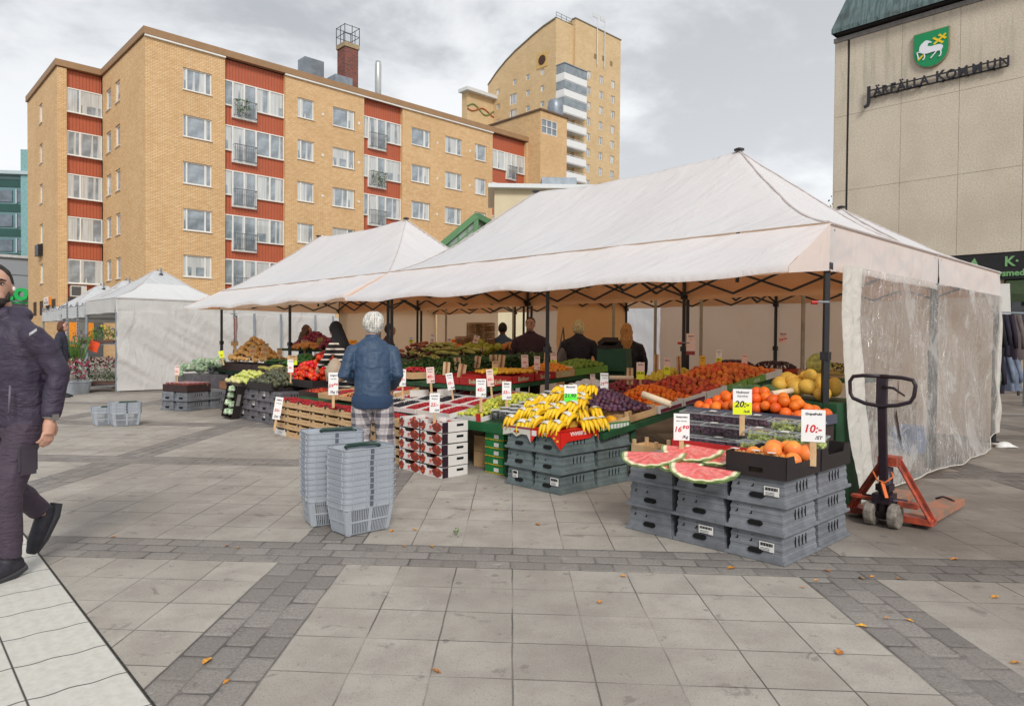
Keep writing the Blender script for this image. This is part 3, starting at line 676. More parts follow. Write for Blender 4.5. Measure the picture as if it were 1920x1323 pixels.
q0 = PY(927, 400, 44); bg_ = empty('kiosk_building', (q0.x, q0.y, 0), R(2), 'small cream rendered building with white flat roof behind the big tent', 'building')
b = MB(); b.bx(0, 7, 0, 6, 0, 10.8); b.build('wall', M('cream render', S(214, 200, 168), .8, .05, .6), bg_)
b = MB(); b.bx(-.4, 7.4, -.5, 6.4, 10.8, 11.05); b.build('roof', M('white roof edge', S(218, 222, 222), .5, .03), bg_)
b = MB(); b.bx(3.0, 5.2, .5, 2.5, 11.05, 11.7); b.build('roof_unit', STL, bg_)
b = MB(); b.bar((1.6, -.5, 8.6), (1.6, 0, 8.6), .05); b.box((1.6, -.5, 8.65), (.3, .3, .16)); b.build('lamp', LTG, bg_)
gp = [PY(826, 462, 34), PY(893, 405, 34), PY(925, 418, 36)]
gn = empty('glazed_canopy', (gp[0].x, gp[0].y, 0), 0, 'green steel and glass canopy peak between the two tents', 'canopy')
GS = M('green steel', S(92, 136, 92), .5, .05, 2)
L = [p - gn.location for p in gp]
b = MB(); 
for dz, w_ in ((0, .28), (-.95, .07), (-.5, .05)): b.bar(L[0]+Vector((-1.2, 0, -1.02+dz)), L[1]+Vector((0, 0, dz)), w_); b.bar(L[1]+Vector((0, 0, dz)), L[2]+Vector((1, .9, -.5+dz)), w_)
for k in range(5): p = L[0].lerp(L[1], k/4); b.bar(p, p-Vector((0, 0, 1.2)), .08)
b.bar(L[1], (L[1].x, L[1].y, 0), .22)
b.build('frame', GS, gn)
b = MB(); a_, c_ = L[0], L[1]; b.quad(a_-Vector((1, 0, 3)), c_-Vector((0, 0, 4)), c_, a_+Vector((-1, 0, -.85))); b.quad(c_-Vector((0, 0, 4)), L[2]+Vector((0, 0, -4)), L[2], c_); b.build('glazing', M('pale glass', S(150, 162, 150), .1, .2, 1.5, spec=.8), gn)
bpy.context.view_layer.update()

# tree behind the tents
def tree(x, y, h, cr, name, label, seed, n=2600):
    random.seed(seed); t = empty(name, (x, y, 0), 0, label, 'tree')
    b = MB(); b.sm = True; b.tube([(0, 0, 0), (.1, 0, h*.3), (-.05, .1, h*.55), (.05, 0, h*.85)], [.2, .16, .11, .04], 8)
    cl = []
    for k in range(16):
        a = random.uniform(0, 2*PI); z0 = h*random.uniform(.35, .7); e = Vector((math.cos(a)*cr*random.uniform(.3, .8), math.sin(a)*cr*random.uniform(.3, .8), z0 + random.uniform(.1, .3)*h)); b.tube([(0, 0, z0), e*.5+Vector((0, 0, z0*.5)), e], [.07, .05, .02], 5); cl.append(e)
    b.build('trunk', M('bark', S(96, 84, 70), .9, .3, 8), t)
    l = MB()
    for k in range(n):
        c = random.choice(cl) + Vector([random.gauss(0, cr*.22) for _ in range(3)]); s = .09
        a_ = Vector([random.uniform(-1, 1) for _ in range(3)]).normalized()*s; b_ = a_.cross(Vector([random.uniform(-1, 1) for _ in range(3)])).normalized()*s*.6
        l.mat = random.random() < .4; l.quad(c-a_, c-b_, c+a_, c+b_)
    l.build('crown', [M('leaf dark', S(70, 92, 46), .7), M('leaf light', S(110, 126, 60), .7)], t, recalc=False)
q0 = PY(1552, 376, 42); tree(q0.x+.9, q0.y, 10.3, 2.0, 'broadleaf_tree', 'leafy green tree top peeking out beside the beige municipal building', 3)

# ================================================================ TENTS
def canvas(name, top, under, trans, tf=.35, bmp=.004, sc=7, dirt=0):
    m, nt, bs = newmat(name); nt.nodes.remove(bs); out = nt.nodes['Material Output']
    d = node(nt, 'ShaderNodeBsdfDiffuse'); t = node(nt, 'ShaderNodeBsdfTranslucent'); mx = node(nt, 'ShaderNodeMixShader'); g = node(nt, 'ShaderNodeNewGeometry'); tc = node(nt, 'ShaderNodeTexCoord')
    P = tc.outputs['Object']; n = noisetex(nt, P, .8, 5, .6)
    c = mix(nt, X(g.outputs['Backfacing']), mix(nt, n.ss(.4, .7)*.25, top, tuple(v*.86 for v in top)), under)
    if dirt: c = mix(nt, noisetex(nt, P, 1.7, 6, .7).ss(.5, .75)*dirt, c, S(150, 140, 128))
    nt.links.new(c, d.inputs[0]); t.inputs[0].default_value = (*trans, 1); mx.inputs[0].default_value = tf
    nt.links.new(d.outputs[0], mx.inputs[1]); nt.links.new(t.outputs[0], mx.inputs[2]); nt.links.new(mx.outputs[0], out.inputs[0])
    mp = node(nt, 'ShaderNodeMapping'); mp.inputs['Rotation'].default_value = (0, .5, .6); mp.inputs['Scale'].default_value = (1, 3, 1); nt.links.new(P, mp.inputs[0])
    h = noisetex(nt, mp.outputs[0], sc*.25, 4, .5, dist=.8)*1.0 + noisetex(nt, P, sc*30, 2)*.02
    bp = node(nt, 'ShaderNodeBump'); bp.inputs['Distance'].default_value = bmp*8; bp.inputs['Strength'].default_value = .8; nt.links.new(h.o, bp.inputs['Height'])
    nt.links.new(bp.outputs[0], d.inputs['Normal']); return m
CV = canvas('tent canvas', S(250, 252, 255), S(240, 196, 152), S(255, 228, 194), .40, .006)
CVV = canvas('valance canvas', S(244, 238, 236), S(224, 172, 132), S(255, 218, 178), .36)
CW = canvas('tan side wall', S(236, 214, 188), S(236, 214, 188), S(250, 222, 190), .5, .006, 5)
CWB = canvas('cool tan wall', S(226, 208, 192), S(224, 206, 190), S(240, 216, 196), .45, .008, 5)
CO = canvas('orange side wall', S(230, 184, 134), S(230, 184, 134), S(250, 206, 150), .48, .006, 5)
CG = canvas('white side wall', S(228, 226, 223), S(220, 218, 214), S(225, 222, 215), .3, .010, 5, .15)
CGT = canvas('grey tent canvas', S(224, 226, 228), S(180, 178, 172), S(200, 200, 195), .3, .010, 7, .5)
CGW = canvas('bright tent roof', S(240, 240, 240), S(200, 200, 196), S(225, 225, 220), .3)
BLK = M('black frame tube', S(38, 38, 42), .45, .1, 8)
SEAM = M('seam', S(206, 196, 192), .8, .05)
TR = Matrix(((V.x, U.x, 0), (V.y, U.y, 0), (0, 0, 1)))   # local x = s, local y = t  (left handed on purpose: not used for rotation)
def tent_roof(mb, s0, s1, t0, t1, ze, zp, in_s=1.65, p=1.22, amp=.016, nx=120, ny=48, sag=.06, seed=0):
    tm = (t0+t1)/2; hh = (t1-t0)/2
    def z(s, t):
        a = min((s-s0)/in_s, (s1-s)/in_s, 1.0); b = 1 - abs(t-tm)/hh
        h = max(0, min(a, b)); ridge = 1.0
        soft = h
        zz = ze + (zp-ze)*(soft**p)
        if s0+in_s < s < s1-in_s: zz -= sag*math.sin(PI*(s-s0-in_s)/(s1-s0-2*in_s))*max(b, 0)
        zz -= .03*math.sin(PI*min(max(h, 0), 1))*(1+math.sin(s*2.1+seed))
        n = noise.noise(Vector((s*.9+seed, t*2.2+s*.7, 0)))*.5 + noise.noise(Vector((s*1.6, t*5+s*1.6, seed)))*.35 + noise.noise(Vector((s*2.5, t*13+s*3.5, seed)))*.22
        return zz + amp*n*2*min(1, h*4)
    ss = sorted({s0 + (s1-s0)*i/nx for i in range(nx+1)} | {s0+in_s, s1-in_s}); ts = sorted({t0 + (t1-t0)*j/ny for j in range(ny+1)} | {tm})
    vs = [ST(s, t, z(s, t)) for s in ss for t in ts]; n = len(ts)
    mb.add(vs, [(i*n+j, i*n+j+1, (i+1)*n+j+1, (i+1)*n+j) for i in range(len(ss)-1) for j in range(n-1)][::1])
    return z
def cloth(mb, fn, L, z0, z1, nx=50, nz=26, amp=.03, seed=0, dirn=(0, 0, 0), k=(1.1, 2.4), fall=True, fl=0):
    """hanging sheet: fn(x)->xy point, folds pushed along dirn"""
    vs = []; d = Vector(dirn)
    for i in range(nx+1):
        x = L*i/nx; b = fn(x)
        for j in range(nz+1):
            f = j/nz; z = (z0(x) if callable(z0) else z0)*(1-f) + (z1(x) if callable(z1) else z1)*f
            w = noise.noise(Vector(((x*.75 + z*1.0)*1.5 + seed, (x - z)*.30, seed)))*.6 + (.5-abs(noise.noise(Vector(((x*.7 + z*1.05)*3.6, (x - z)*.45, seed+5)))))*.45
            e = math.sin(PI*f)**.5 if fall else 1
            vs.append(Vector((b.x, b.y, z)) + d*(w*amp*2*(e*.85+.15) + fl*(1-f)**3))
    n = nz+1
    mb.add(vs, [(i*n+j, (i+1)*n+j, (i+1)*n+j+1, i*n+j+1) for i in range(nx) for j in range(nz)])
def truss(mb, a, b, zt=2.36, zb=2.08, w=.022):
    a = Vector(a); b = Vector(b); m = (a+b)/2
    for p, q in ((a, m), (m, b)):
        mb.bar(p+Z*zt, q+Z*zb, w, .028); mb.bar(p+Z*zb, q+Z*zt, w, .028)
def tent(s0, s1, t0, t1, ze, zp, zv, label, awn=.76, legs=3, front=True, seamc=True, roofm=None, valm=None, seed=0, legm=None, left_end=True, zaw=2.0, side_r=True):
    o = empty('market_tent', ST(0, 0)*0, 0, label, 'tent')
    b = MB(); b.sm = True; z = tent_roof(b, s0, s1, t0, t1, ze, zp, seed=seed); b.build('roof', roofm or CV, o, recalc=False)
    if awn:
        a = MB(); a.sm = True; N = 60; ss = [s0 + (s1-s0)*i/N for i in range(N+1)]; vs = []
        for s in ss:
            e = (s-s0)/(s1-s0); lift = -.03*math.sin(e*PI*4)**2 - .02*noise.noise(Vector((s*2, 0, seed)))
            for j in range(7):
                f = j/6; vs.append(ST(s, t0 - awn*f, ze + (zaw-ze)*(f**.9) + lift*f + .012*noise.noise(Vector((s*2.5, f*3, seed)))*1.5 - (.012 if j == 0 else 0)))
            vs.append(ST(s, t0 - awn+.005, zaw - .045 + lift))
        n = 8; a.add(vs, [(i*n+j, (i+1)*n+j, (i+1)*n+j+1, i*n+j+1) for i in range(N) for j in range(n-1)])
        a.build('awning', roofm or CV, o, recalc=False)
        for s, q in ((s0, -1), (s1, 1)):
            if s == s1 and not left_end: continue
            g = MB(); vs = [ST(s+q*.004, t0, ze-.01), ST(s+q*.004, t0, zv), ST(s+q*.004, t0-awn, zaw-.05), ST(s+q*.004, t0-awn, zaw)]
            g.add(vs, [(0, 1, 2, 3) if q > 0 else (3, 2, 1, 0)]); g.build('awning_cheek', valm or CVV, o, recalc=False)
    v = MB(); v.sm = True
    def val(p, q, wav=.02):
        p = Vector(p); q = Vector(q); L = (q-p).length; N = max(8, int(L*8)); d = (q-p).normalized(); nn = Vector((d.y, -d.x, 0)); vs = []
        for i in range(N+1):
            c = p.lerp(q, i/N); x = L*i/N
            for j in range(6):
                f = j/5; zz = ze - .015 + (zv - ze + .01)*f + (.014*abs(math.sin(PI*x/1.5))*f)
                vs.append(Vector((c.x, c.y, zz)) + nn*(wav*noise.noise(Vector((x*1.6+seed, f*2, 3)))*2*f + .012*f))
        v.add(vs, [(i*6+j, i*6+j+1, (i+1)*6+j+1, (i+1)*6+j) for i in range(N) for j in range(5)])
    val(ST(s0, t0), ST(s0, t1)) if side_r else None
    val(ST(s0, t1), ST(s1, t1)); val(ST(s1, t1), ST(s1, t0))
    val(ST(s1, t0), ST(s0, t0), .01)
    v.build('valance', valm or CVV, o, recalc=False)
    lm = legm or BLK
    for i in range(legs):
        s = s0 + .03 + (s1-s0-.06)*i/(legs-1)
        for t in (t0+.03, t1-.03):
            b = MB(); p = ST(s, t); b.bar(p, p+Z*1.3, .05); b.bar(p+Z*1.3, p+Z*2.38, .042); b.box(p+Z*1.3, (.07, .07, .07), AZ); b.box(p+Z*.01, (.12, .12, .02), AZ); b.box(p+Z*2.06, (.075, .075, .06), AZ); b.build('leg', lm, o)
    n = (legs-1)*2
    for t in (t0+.10, t1-.10):
        tr = MB()
        for i in range(n): truss(tr, ST(s0+(s1-s0)*i/n, t), ST(s0+(s1-s0)*(i+1)/n, t), 2.38, 2.26 if t < t0+.2 and awn else 2.08)
        tr.build('truss_frame', lm, o)
    for s in [s0+.03+(s1-s0-.06)*i/(legs-1) for i in range(legs)]:
        tr = MB()
        for i in range(2): truss(tr, ST(s, t0+(t1-t0)*i/2), ST(s, t0+(t1-t0)*(i+1)/2))
        tr.build('truss_frame', lm, o)
    tm = (t0+t1)/2
    for s in (s0+1.65, s1-1.65): tr = MB(); tr.bar(ST(s, tm, 2.1), ST(s, tm, zp-.05), .035); tr.build('peak_pole', lm, o)
    sm = MB()
    def seam(pts, r=.006): sm.tube([ST(s, t, z(s, t)+.002) for s, t in pts], r, 4)
    for (a, c) in (((s0+1.65, tm), (s0, t0)), ((s0+1.65, tm), (s0, t1)), ((s1-1.65, tm), (s1, t0)), ((s1-1.65, tm), (s1, t1))): seam([(a[0]+(c[0]-a[0])*k/30, a[1]+(c[1]-a[1])*k/30) for k in range(31)], .009)
    seam([(s0+1.65, tm+(t0-tm)*k/20) for k in range(21)], .004); seam([(s0+(s1-s0)*k/40, t0+.01) for k in range(41)], .004); sm.tube([ST(s0-.008, t0, ze-.01), ST(s0-.008, t1, ze-.01)], .013, 6)
    sm.build('seam', SEAM, o)
    for s in (s0+1.65, s1-1.65): c = MB(); c.lathe([(.06, 0), (.06, .015), (.02, .03), (0, .03)], 10, ST(s, tm, z(s, tm)+.005)); c.build('peak_cap', BLK, o)
    return o, z
main, zmain = tent(0, 6.58, 0, 2.98, 2.43, 3.62, 2.02, 'large off-white tent with a wide front awning over the fruit stalls, nearest', seed=1)
left, zl = tent(6.62, 13.2, 0, 2.98, 2.43, 3.62, 2.02, 'off-white tent with open front awning over the vegetable stalls, between big tent and grey tents', seed=4, zaw=2.05)
back, zb = tent(0, 6.58, 3.02, 5.9, 2.43, 3.36, 2.08, 'off-white tent adjoining behind the big tent, its peak beside the beige office block', awn=0, seed=9)
backl, zb2 = tent(6.62, 13.2, 3.02, 5.9, 2.43, 3.3, 2.08, 'off-white tent in the back row behind the vegetable stalls', awn=0, seed=12)
def wall(o, a, b, z0, z1, m, amp=.04, seed=0, name='side_wall', nx=50, fl=0):
    a = Vector(a); b = Vector(b); L = (b-a).length; d = (b-a).normalized(); n = Vector((-d.y, d.x, 0)); w = MB(); w.sm = True
    cloth(w, lambda x: a + d*x, L, z0, z1, nx=nx, amp=amp, seed=seed, dirn=n, fl=fl); return w.build(name, m, o, recalc=False)
wall(back, ST(5.75, 5.93), ST(.05, 5.93), .05, 2.3, CWB, .05, 2)
wall(back, ST(6.55, 3.75), ST(6.55, 5.9), .05, 2.28, CO, .04, 6)
wall(backl, ST(13.1, 2.9), ST(13.1, 5.9), .05, 2.3, CW, .03, 8)
wall(backl, ST(13.1, 5.93), ST(10.6, 5.93), .05, 2.3, CW, .03, 9)
wall(backl, ST(9.6, 5.96), ST(6.7, 5.96), .05, 2.3, CWB, .03, 10)
for p in (ST(12.4, 5.7), ST(11.6, 3.1), ST(9.9, 5.8), ST(4.7, 5.75), ST(2.75, 5.75), ST(5.7, 5.7), ST(6.2, 5.0)):
    b = MB(); b.bar(p, p+Z*2.3, .05); b.build('inner_pole', M('pale pole', S(176, 164, 146), .5), backl if p.y > 12 else back)
# white tarp seen through the gap at the back
wt = MB(); wt.sm = True; cloth(wt, lambda x: ST(7.6, 7.2)+(-V)*x, 3.2, .05, 2.5, amp=.07, seed=3, dirn=U)
tag(wt.build('tarpaulin', canvas('white tarp', S(228, 232, 238), S(228, 232, 238), S(235, 235, 238), .4), recalc=False), 'white tarpaulin hanging outside the gap between the inner tent walls', 'tarpaulin')

# grey and white tents on the left
G1, zg = tent(17.4, 20.4, -1.0, 2.0, 2.4, 3.4, 2.02, 'square grey-white market tent with closed side wall, left of the vegetable stalls', awn=0, legs=2, roofm=CGT, valm=CG, seed=20, legm=STL)
wall(G1, ST(17.36, -.98), ST(17.36, 1.98), .03, 2.06, CG, .10, 21, nx=80)
wall(G1, ST(17.45, -.98), ST(20.3, -.98), .03, 2.06, CG, .08, 25) if False else None
w = MB(); w.sm = True   # bright lower roof skirt on the front slope
N = 30
def zs(s, t): return zg(s, t)+.012
pts = [(17.4+.95*f, -1.0 + .95*f + (3.0-1.9*f)*i/N) for f in (0, .25, .5, .75, 1) for i in range(N+1)]
w.add([ST(s, t, zs(s, t)) for s, t in pts], [(r_*(N+1)+i, r_*(N+1)+i+1, (r_+1)*(N+1)+i+1, (r_+1)*(N+1)+i) for r_ in range(4) for i in range(N)]); w.build('roof_patch', CGW, G1, recalc=False)
G2, _ = tent(20.45, 23.4, -1.0, 2.0, 2.3, 3.3, 1.95, 'weathered grey tent roof, second of the row behind the flower trolley', awn=0, legs=2, roofm=CGT, valm=CGT, seed=24, legm=STL)
G3, _ = tent(23.45, 26.4, -1.0, 2.0, 2.25, 3.3, 1.9, 'weathered grey tent roof, farthest of the row by the pharmacy', awn=0, legs=2, roofm=CGT, valm=CGT, seed=28, legm=STL)
G4, _ = tent(17.4, 20.4, 2.05, 5.2, 2.4, 3.1, 2.04, 'plain white tent with closed wall between the grey tent and the vegetable stalls', awn=0, legs=2, roofm=CGW, valm=CG, seed=31, legm=STL)
wall(G4, ST(17.36, 2.1), ST(17.36, 6.6), .03, 2.06, CG, .06, 33, nx=70)
for t in (2.5, 3.3, 4.4, 5.0): b = MB(); b.bar(ST(17.15, t), ST(17.15, t, 2.1), .05); b.build('pole', STL, G4)

# ---- clear plastic side sheet with white hem
def plastic():
    m, nt, bs = newmat('clear plastic'); nt.nodes.remove(bs); out = nt.nodes['Material Output']; uvn = node(nt, 'ShaderNodeTexCoord'); P = uvn.outputs['Object']
    def stretched(rot, scl, s, det=5, dist=1.0):
        mp = node(nt, 'ShaderNodeMapping'); mp.inputs['Rotation'].default_value = rot; mp.inputs['Scale'].default_value = scl; nt.links.new(P, mp.inputs[0]); return noisetex(nt, mp.outputs[0], s, det, .6, dist=dist)
    a = stretched((0, .25, .2), (1, 1, .22), 9); b_ = stretched((0, -.5, .2), (1, 1, .3), 16); c = stretched((0, 0, 0), (1, 1, 1), 1.1, 4)
    ln = (1 - (a - .5).abs().ss(0, .035))*.55 + (1 - (b_ - .5).abs().ss(0, .025))*.45
    haze_glint = (c.ss(.3, .7)*.30 + .20 + c.ss(.56, .60)*.22 + c.ss(.30, .44)*(-.08) + ln*.8*noisetex(nt, P, 1.6, 3).ss(.35, .65) + noisetex(nt, P, 40, 3, .8).ss(.55, .7)*.12).min(.92)  # milky film plus painted crease highlights and white glare patches
    tr = node(nt, 'ShaderNodeBsdfTransparent'); tr.inputs[0].default_value = (.95, .93, .9, 1)
    d = node(nt, 'ShaderNodeBsdfDiffuse'); d.inputs[0].default_value = (*S(236, 234, 230), 1); tl_ = node(nt, 'ShaderNodeBsdfTranslucent'); tl_.inputs[0].default_value = (*S(236, 232, 226), 1)
    gl = node(nt, 'ShaderNodeBsdfGlossy'); gl.inputs['Roughness'].default_value = .09
    bp = node(nt, 'ShaderNodeBump'); bp.inputs['Distance'].default_value = .06; bp.inputs['Strength'].default_value = 1; nt.links.new((a + b_*.5 + stretched((0, .2, 0), (1, 1, .4), 3)*2).o, bp.inputs['Height']); nt.links.new(bp.outputs[0], gl.inputs['Normal'])
    m1 = node(nt, 'ShaderNodeMixShader'); m1.inputs[0].default_value = .45; nt.links.new(d.outputs[0], m1.inputs[1]); nt.links.new(tl_.outputs[0], m1.inputs[2])
    m2 = node(nt, 'ShaderNodeMixShader'); nt.links.new(haze_glint.o, m2.inputs[0]); nt.links.new(tr.outputs[0], m2.inputs[1]); nt.links.new(m1.outputs[0], m2.inputs[2])
    m3 = node(nt, 'ShaderNodeMixShader'); m3.inputs[0].default_value = .22; nt.links.new(m2.outputs[0], m3.inputs[1]); nt.links.new(gl.outputs[0], m3.inputs[2]); nt.links.new(m3.outputs[0], out.inputs[0]); return m
PL = plastic()
sh = empty('side_sheet', (0, 0, 0), 0, 'clear wrinkled plastic side sheet with white hems hanging on the right of the big tent', 'plastic sheet')
def shfn(x, z):
    w = noise.noise(Vector((x*1.3+z*.9, z*.8-x*.4, 1)))*.07 + noise.noise(Vector((x*4+z*3, z*1.5, 7)))*.025
    f = (2.06-z)/2.06
    return ST(-.06 - .16*f*f*math.sin(PI*min(1, x/5.2)) + w*min(1, f*5), .52 + x, z)
def zbot(x): return .02 + .04*math.sin(x*.9)**2 + (.10 if x > 4.6 else 0)
def strip(mb, xa, xb, nx, nz=40, off=0):
    vs = []
    for i in range(nx+1):
        x = xa + (xb-xa)*i/nx
        for j in range(nz+1):
            z = zbot(x)*(1-j/nz) + 2.08*j/nz; p = shfn(x, z); vs.append(p - V*off)
    n = nz+1; mb.add(vs, [(i*n+j, i*n+j+1, (i+1)*n+j+1, (i+1)*n+j) for i in range(nx) for j in range(nz)])
b = MB(); b.sm = True; strip(b, 0, 5.15, 110, 60); b.build('clear_panel', PL, sh, recalc=False)
HEM = canvas('white hem', S(224, 220, 212), S(224, 220, 212), S(220, 215, 205), .25, .01, 12, .35)
b = MB(); b.sm = True
vs = []
for i in range(9):
    for j in range(50):
        f = j/49; z = .03 + 2.05*f; w_ = .035*noise.noise(Vector((i*.3, z*2.2, 2))) + .010*noise.noise(Vector((i*.9, z*16, 5)))
        s_ = -.07 - .13*(1-f)**2; xx = .10 + i/8*.42 + (1-f)**3*.16
        vs.append(ST(s_ + w_*.6 + .02*math.sin(i*1.6), xx, z))
b.add(vs, [(i*50+j, i*50+j+1, (i+1)*50+j+1, (i+1)*50+j) for i in range(8) for j in range(49)]); b.build('hem', HEM, sh, recalc=False)
b = MB(); b.sm = True; strip(b, 5.1, 5.3, 5, 40, -.005); b.build('hem', HEM, sh, recalc=False)
b = MB(); b.tube([shfn(x*.1, zbot(x*.1))+Vector((0, 0, .006)) for x in range(0, 53)], .006, 5); b.build('bottom_hem', HEM, sh)
b = MB(); pts = [ (1.02, 1.13), (.985, .9), (.93, .7), (.97, .5), (1.02, .42), (1.0, .62), (.97, .78), (1.01, .95)]
b.add([shfn(x-.1, z)-V*.012 for x, z in pts], [tuple(range(len(pts)))]); b.build('tear', M('tear shadow brown', S(60, 40, 34), .9), sh)
# ================================================================ STALL GOODS
RK2 = math.atan2(-V.y, -V.x)          # local x = towards the right (-V), local y = away (U)
ORD = ['first', 'second', 'third', 'fourth', 'fifth', 'sixth', 'seventh', 'eighth', 'ninth', 'tenth', 'eleventh', 'twelfth']
def put(o, s, t, z, rz=0, tilt=0, sc=None):
    o.location = ST(s, t, z); o.rotation_euler = (tilt, 0, RK2 + rz)
    if sc: o.scale = sc
    return o
PLG = M('grey crate plastic', S(126, 129, 135), .5, .16, 9, rand=.14); PLG2 = M('green grey crate plastic', S(106, 118, 119), .5, .16, 9, rand=.14); PLG3 = M('mauve grey crate plastic', S(114, 110, 115), .5, .16, 9, rand=.14)
BLKH = M('hole black', S(16, 16, 18), .9); STK = M('paper sticker', S(226, 224, 220), .7, .05, 40)
CARD = M('kraft cardboard', S(206, 170, 126), .8, .06, 9); BLKC = M('black cardboard', S(46, 38, 38), .6, .1, 6); WOODM = M('crate wood', S(218, 186, 144), .75, .10, 5, col2=S(190, 152, 108)); WHC = M('white cardboard', S(228, 224, 220), .6, .04, 6); BRC = M('brown black cardboard', S(62, 46, 44), .6, .1, 6)
GRC = M('green cardboard', S(32, 124, 66), .6, .08, 8); LGC = M('light green cardboard', S(122, 168, 72), .6, .1, 9); REDC = M('red cardboard', S(176, 40, 38), .6, .1, 8); TBL = M('green painted wood', S(36, 84, 52), .6, .2, 5); TRD = M('brown tray', S(96, 70, 60), .7, .1, 8)
def crate_proto(mat, w=.398, d=.53, h=.18):
    """stacking crate turned upside down: wide flanged rim below, ribbed walls tapering upwards"""
    b = MB(); k = .022
    lv = [(0, .002), (.004, -.003), (.022, -.003), (.024, k*.6), (.052, k*.75), (.058, k*.95), (.078, k), (.083, k*.86), (.10, k*.92), (.105, k*1.08), (.128, k*1.12), (.133, k*1.0), (.15, k*1.06), (.155, k*1.22), (h-.004, k+.010), (h-.0005, k+.02)]
    vs = []
    for z, i in lv: vs += [(-w/2+i, -d/2+i, z), (w/2-i, -d/2+i, z), (w/2-i, d/2-i, z), (-w/2+i, d/2-i, z)]
    fs = [(4*r+i, 4*r+(i+1) % 4, 4*r+4+(i+1) % 4, 4*r+4+i) for r in range(len(lv)-1) for i in range(4)] + [tuple(range(4*len(lv)-4, 4*len(lv)))]
    b.add(vs, fs)
    # rim ribs
    for zz in (.010, .026): b.bx(-w/2-.002, w/2+.002, -d/2-.003, -d/2+.01, zz-.004, zz); b.bx(w/2-.01, w/2+.003, -d/2, d/2, zz-.004, zz)
    for q in (-.13, -.07, .07, .13): b.bar((q, -d/2-.002, .006), (q+.02, -d/2-.002, .022), .005)
    for q in (-.2, -.12, .0, .12, .2): b.bar((w/2+.002, q, .006), (w/2+.002, q+.03, .022), .005)
    o = b.build('stacking_crate', mat, bevel=.003)
    def cap(cx, cz, lx, lz):
        n = 6; p = []
        for a0, sx in ((-PI/2, 1), (PI/2, -1)):
            for i in range(n+1): a = a0 + PI*i/n; p.append((cx + sx*(lx/2-lz/2) + lz/2*math.cos(a), cz + lz/2*math.sin(a)))
        return p
    hb = MB(); hb.prism(cap(0, .062, .10, .032), (0, -d/2+k*.3, 0), (1, 0, 0), (0, 0, 1), (0, 1, 0), .02); hb.build('handle_hole', BLKH, o)
    sl = MB()
    for i in range(4): q = -.07 + i*.05; sl.bar((w/2-k*.85, q, .085), (w/2-k*1.25+.004, q+.006, .150), .009, .007)
    for q in (-.13, -.03): sl.bar((q, -d/2+k*1.1, .115), (q, -d/2+k*1.3, .158), .007, .006); sl.bar((q-.012, -d/2+k*1.05, .115), (q, -d/2+k*1.05, .115), .007, .006)
    sl.build('vent_slot', BLKH, o); o.children[-1]['kind'] = 'stuff' if False else 'thing'
    for c in o.children:
        if 'kind' in c: del c['kind']
    return o
_cp = {}
def crate(s, t, z, label, group, mat=PLG, w=.398, d=.53, sticker=None, rz=0):
    key = (mat.name, round(w, 3), round(d, 3))
    if key not in _cp: _cp[key] = crate_proto(mat, w, d)
    o = copy_tree(_cp[key]); tag(o, label, 'crate', group); put(o, s + random.uniform(-.004, .004), t + random.uniform(-.005, .005), z, rz + random.uniform(-.014, .014))
    if sticker:
        x, zz, sw, sh_ = sticker; b = MB(); y = -d/2 + .022*.75
        b.bx(x-sw/2, x+sw/2, y-.007, y-.003, zz-sh_/2, zz+sh_/2); b.mat = 1
        if sh_ > .05:
            for i in range(14): q = x-sw/2+.01+(sw-.02)*i/13; b.bx(q-.0015 - .001*(i % 3), q+.0015, y-.0085, y-.0068, zz+.004, zz+sh_/2-.006)
            for i in range(3): b.bx(x-sw/2+.01, x+sw*.2, y-.0085, y-.0068, zz-.01-.009*i, zz-.0075-.009*i)
        b.build('sticker', [STK, BLKH], o)
    return o
# stack A: nearest, carrying melon slices and grapefruit
lev = ['bottom', 'middle', 'top']; colw = ['left', 'middle', 'right']
stick1 = {(0, 1): (.05, .12, .11, .055), (0, 2): (.08, .10, .10, .06), (2, 2): (.10, .10, .10, .06)}
for r_ in range(2):
    for c in range(3):
        for l in range(3):
            s = .57 - c*.413; t = -1.485 + r_*.535
            crate(s, t, l*.18, f"grey crate, {lev[l]} layer, {colw[c]} column, {'front' if r_ == 0 else 'back'} row under the watermelon and grapefruit", 'grey crates under the melons', PLG, .408, .525, stick1.get((l, c)) if r_ == 0 else None)
for r_ in range(2):
    for c in range(2):
        for l in range(3):
            s = 2.415 - c*.375; t = -1.03 + r_*.535
            crate(s, t, l*.178, f"green-grey crate, {lev[l]} layer, {'left' if c == 0 else 'right'} column, {'front' if r_ == 0 else 'back'} row of the stack under the bananas", 'crates under the bananas', PLG2, .372, .525, {(0, 0): (-.05, .11, .07, .07), (0, 1): (.10, .11, .10, .07)}.get((l, c)) if r_ == 0 else None)
for c in range(5):
    for l in range(3):
        crate(10.1-c*.43, -.72, l*.18, f"mauve-grey crate, {lev[l]} layer, {ORD[c]} column from the left under the avocado tray", 'crates under the avocados', PLG3, .425, .53, (.03, .12, .07, .07) if (c+l) % 2 else None)
for r_ in range(2):
    for c in range(2):
        for l in range(2):
            o = crate(0, 0, l*.18, f"grey crate, {'lower' if l == 0 else 'upper'} layer, {'left' if c == 0 else 'right'} side, {'front' if r_ == 0 else 'back'} row of the low stack by the white wall", 'crates of the low stack', PLG, .36, .55)
            base = Vector((-6.19, 13.34, 0)); a = R(25); ex = Vector((-.93, .37, 0)); ey = Vector((.46, .89, 0))
            o.location = base + ex*(.18+.35*c) + ey*(.28 + .56*r_) + Z*(l*.18); o.rotation_euler = (0, 0, R(-25))
for l in range(2): crate(11.1, -.5, .0+l*.18, f"grey crate, {lev[l]} layer behind the leaning cabbage box", 'crates behind the cabbage box', PLG3, .5, .4)
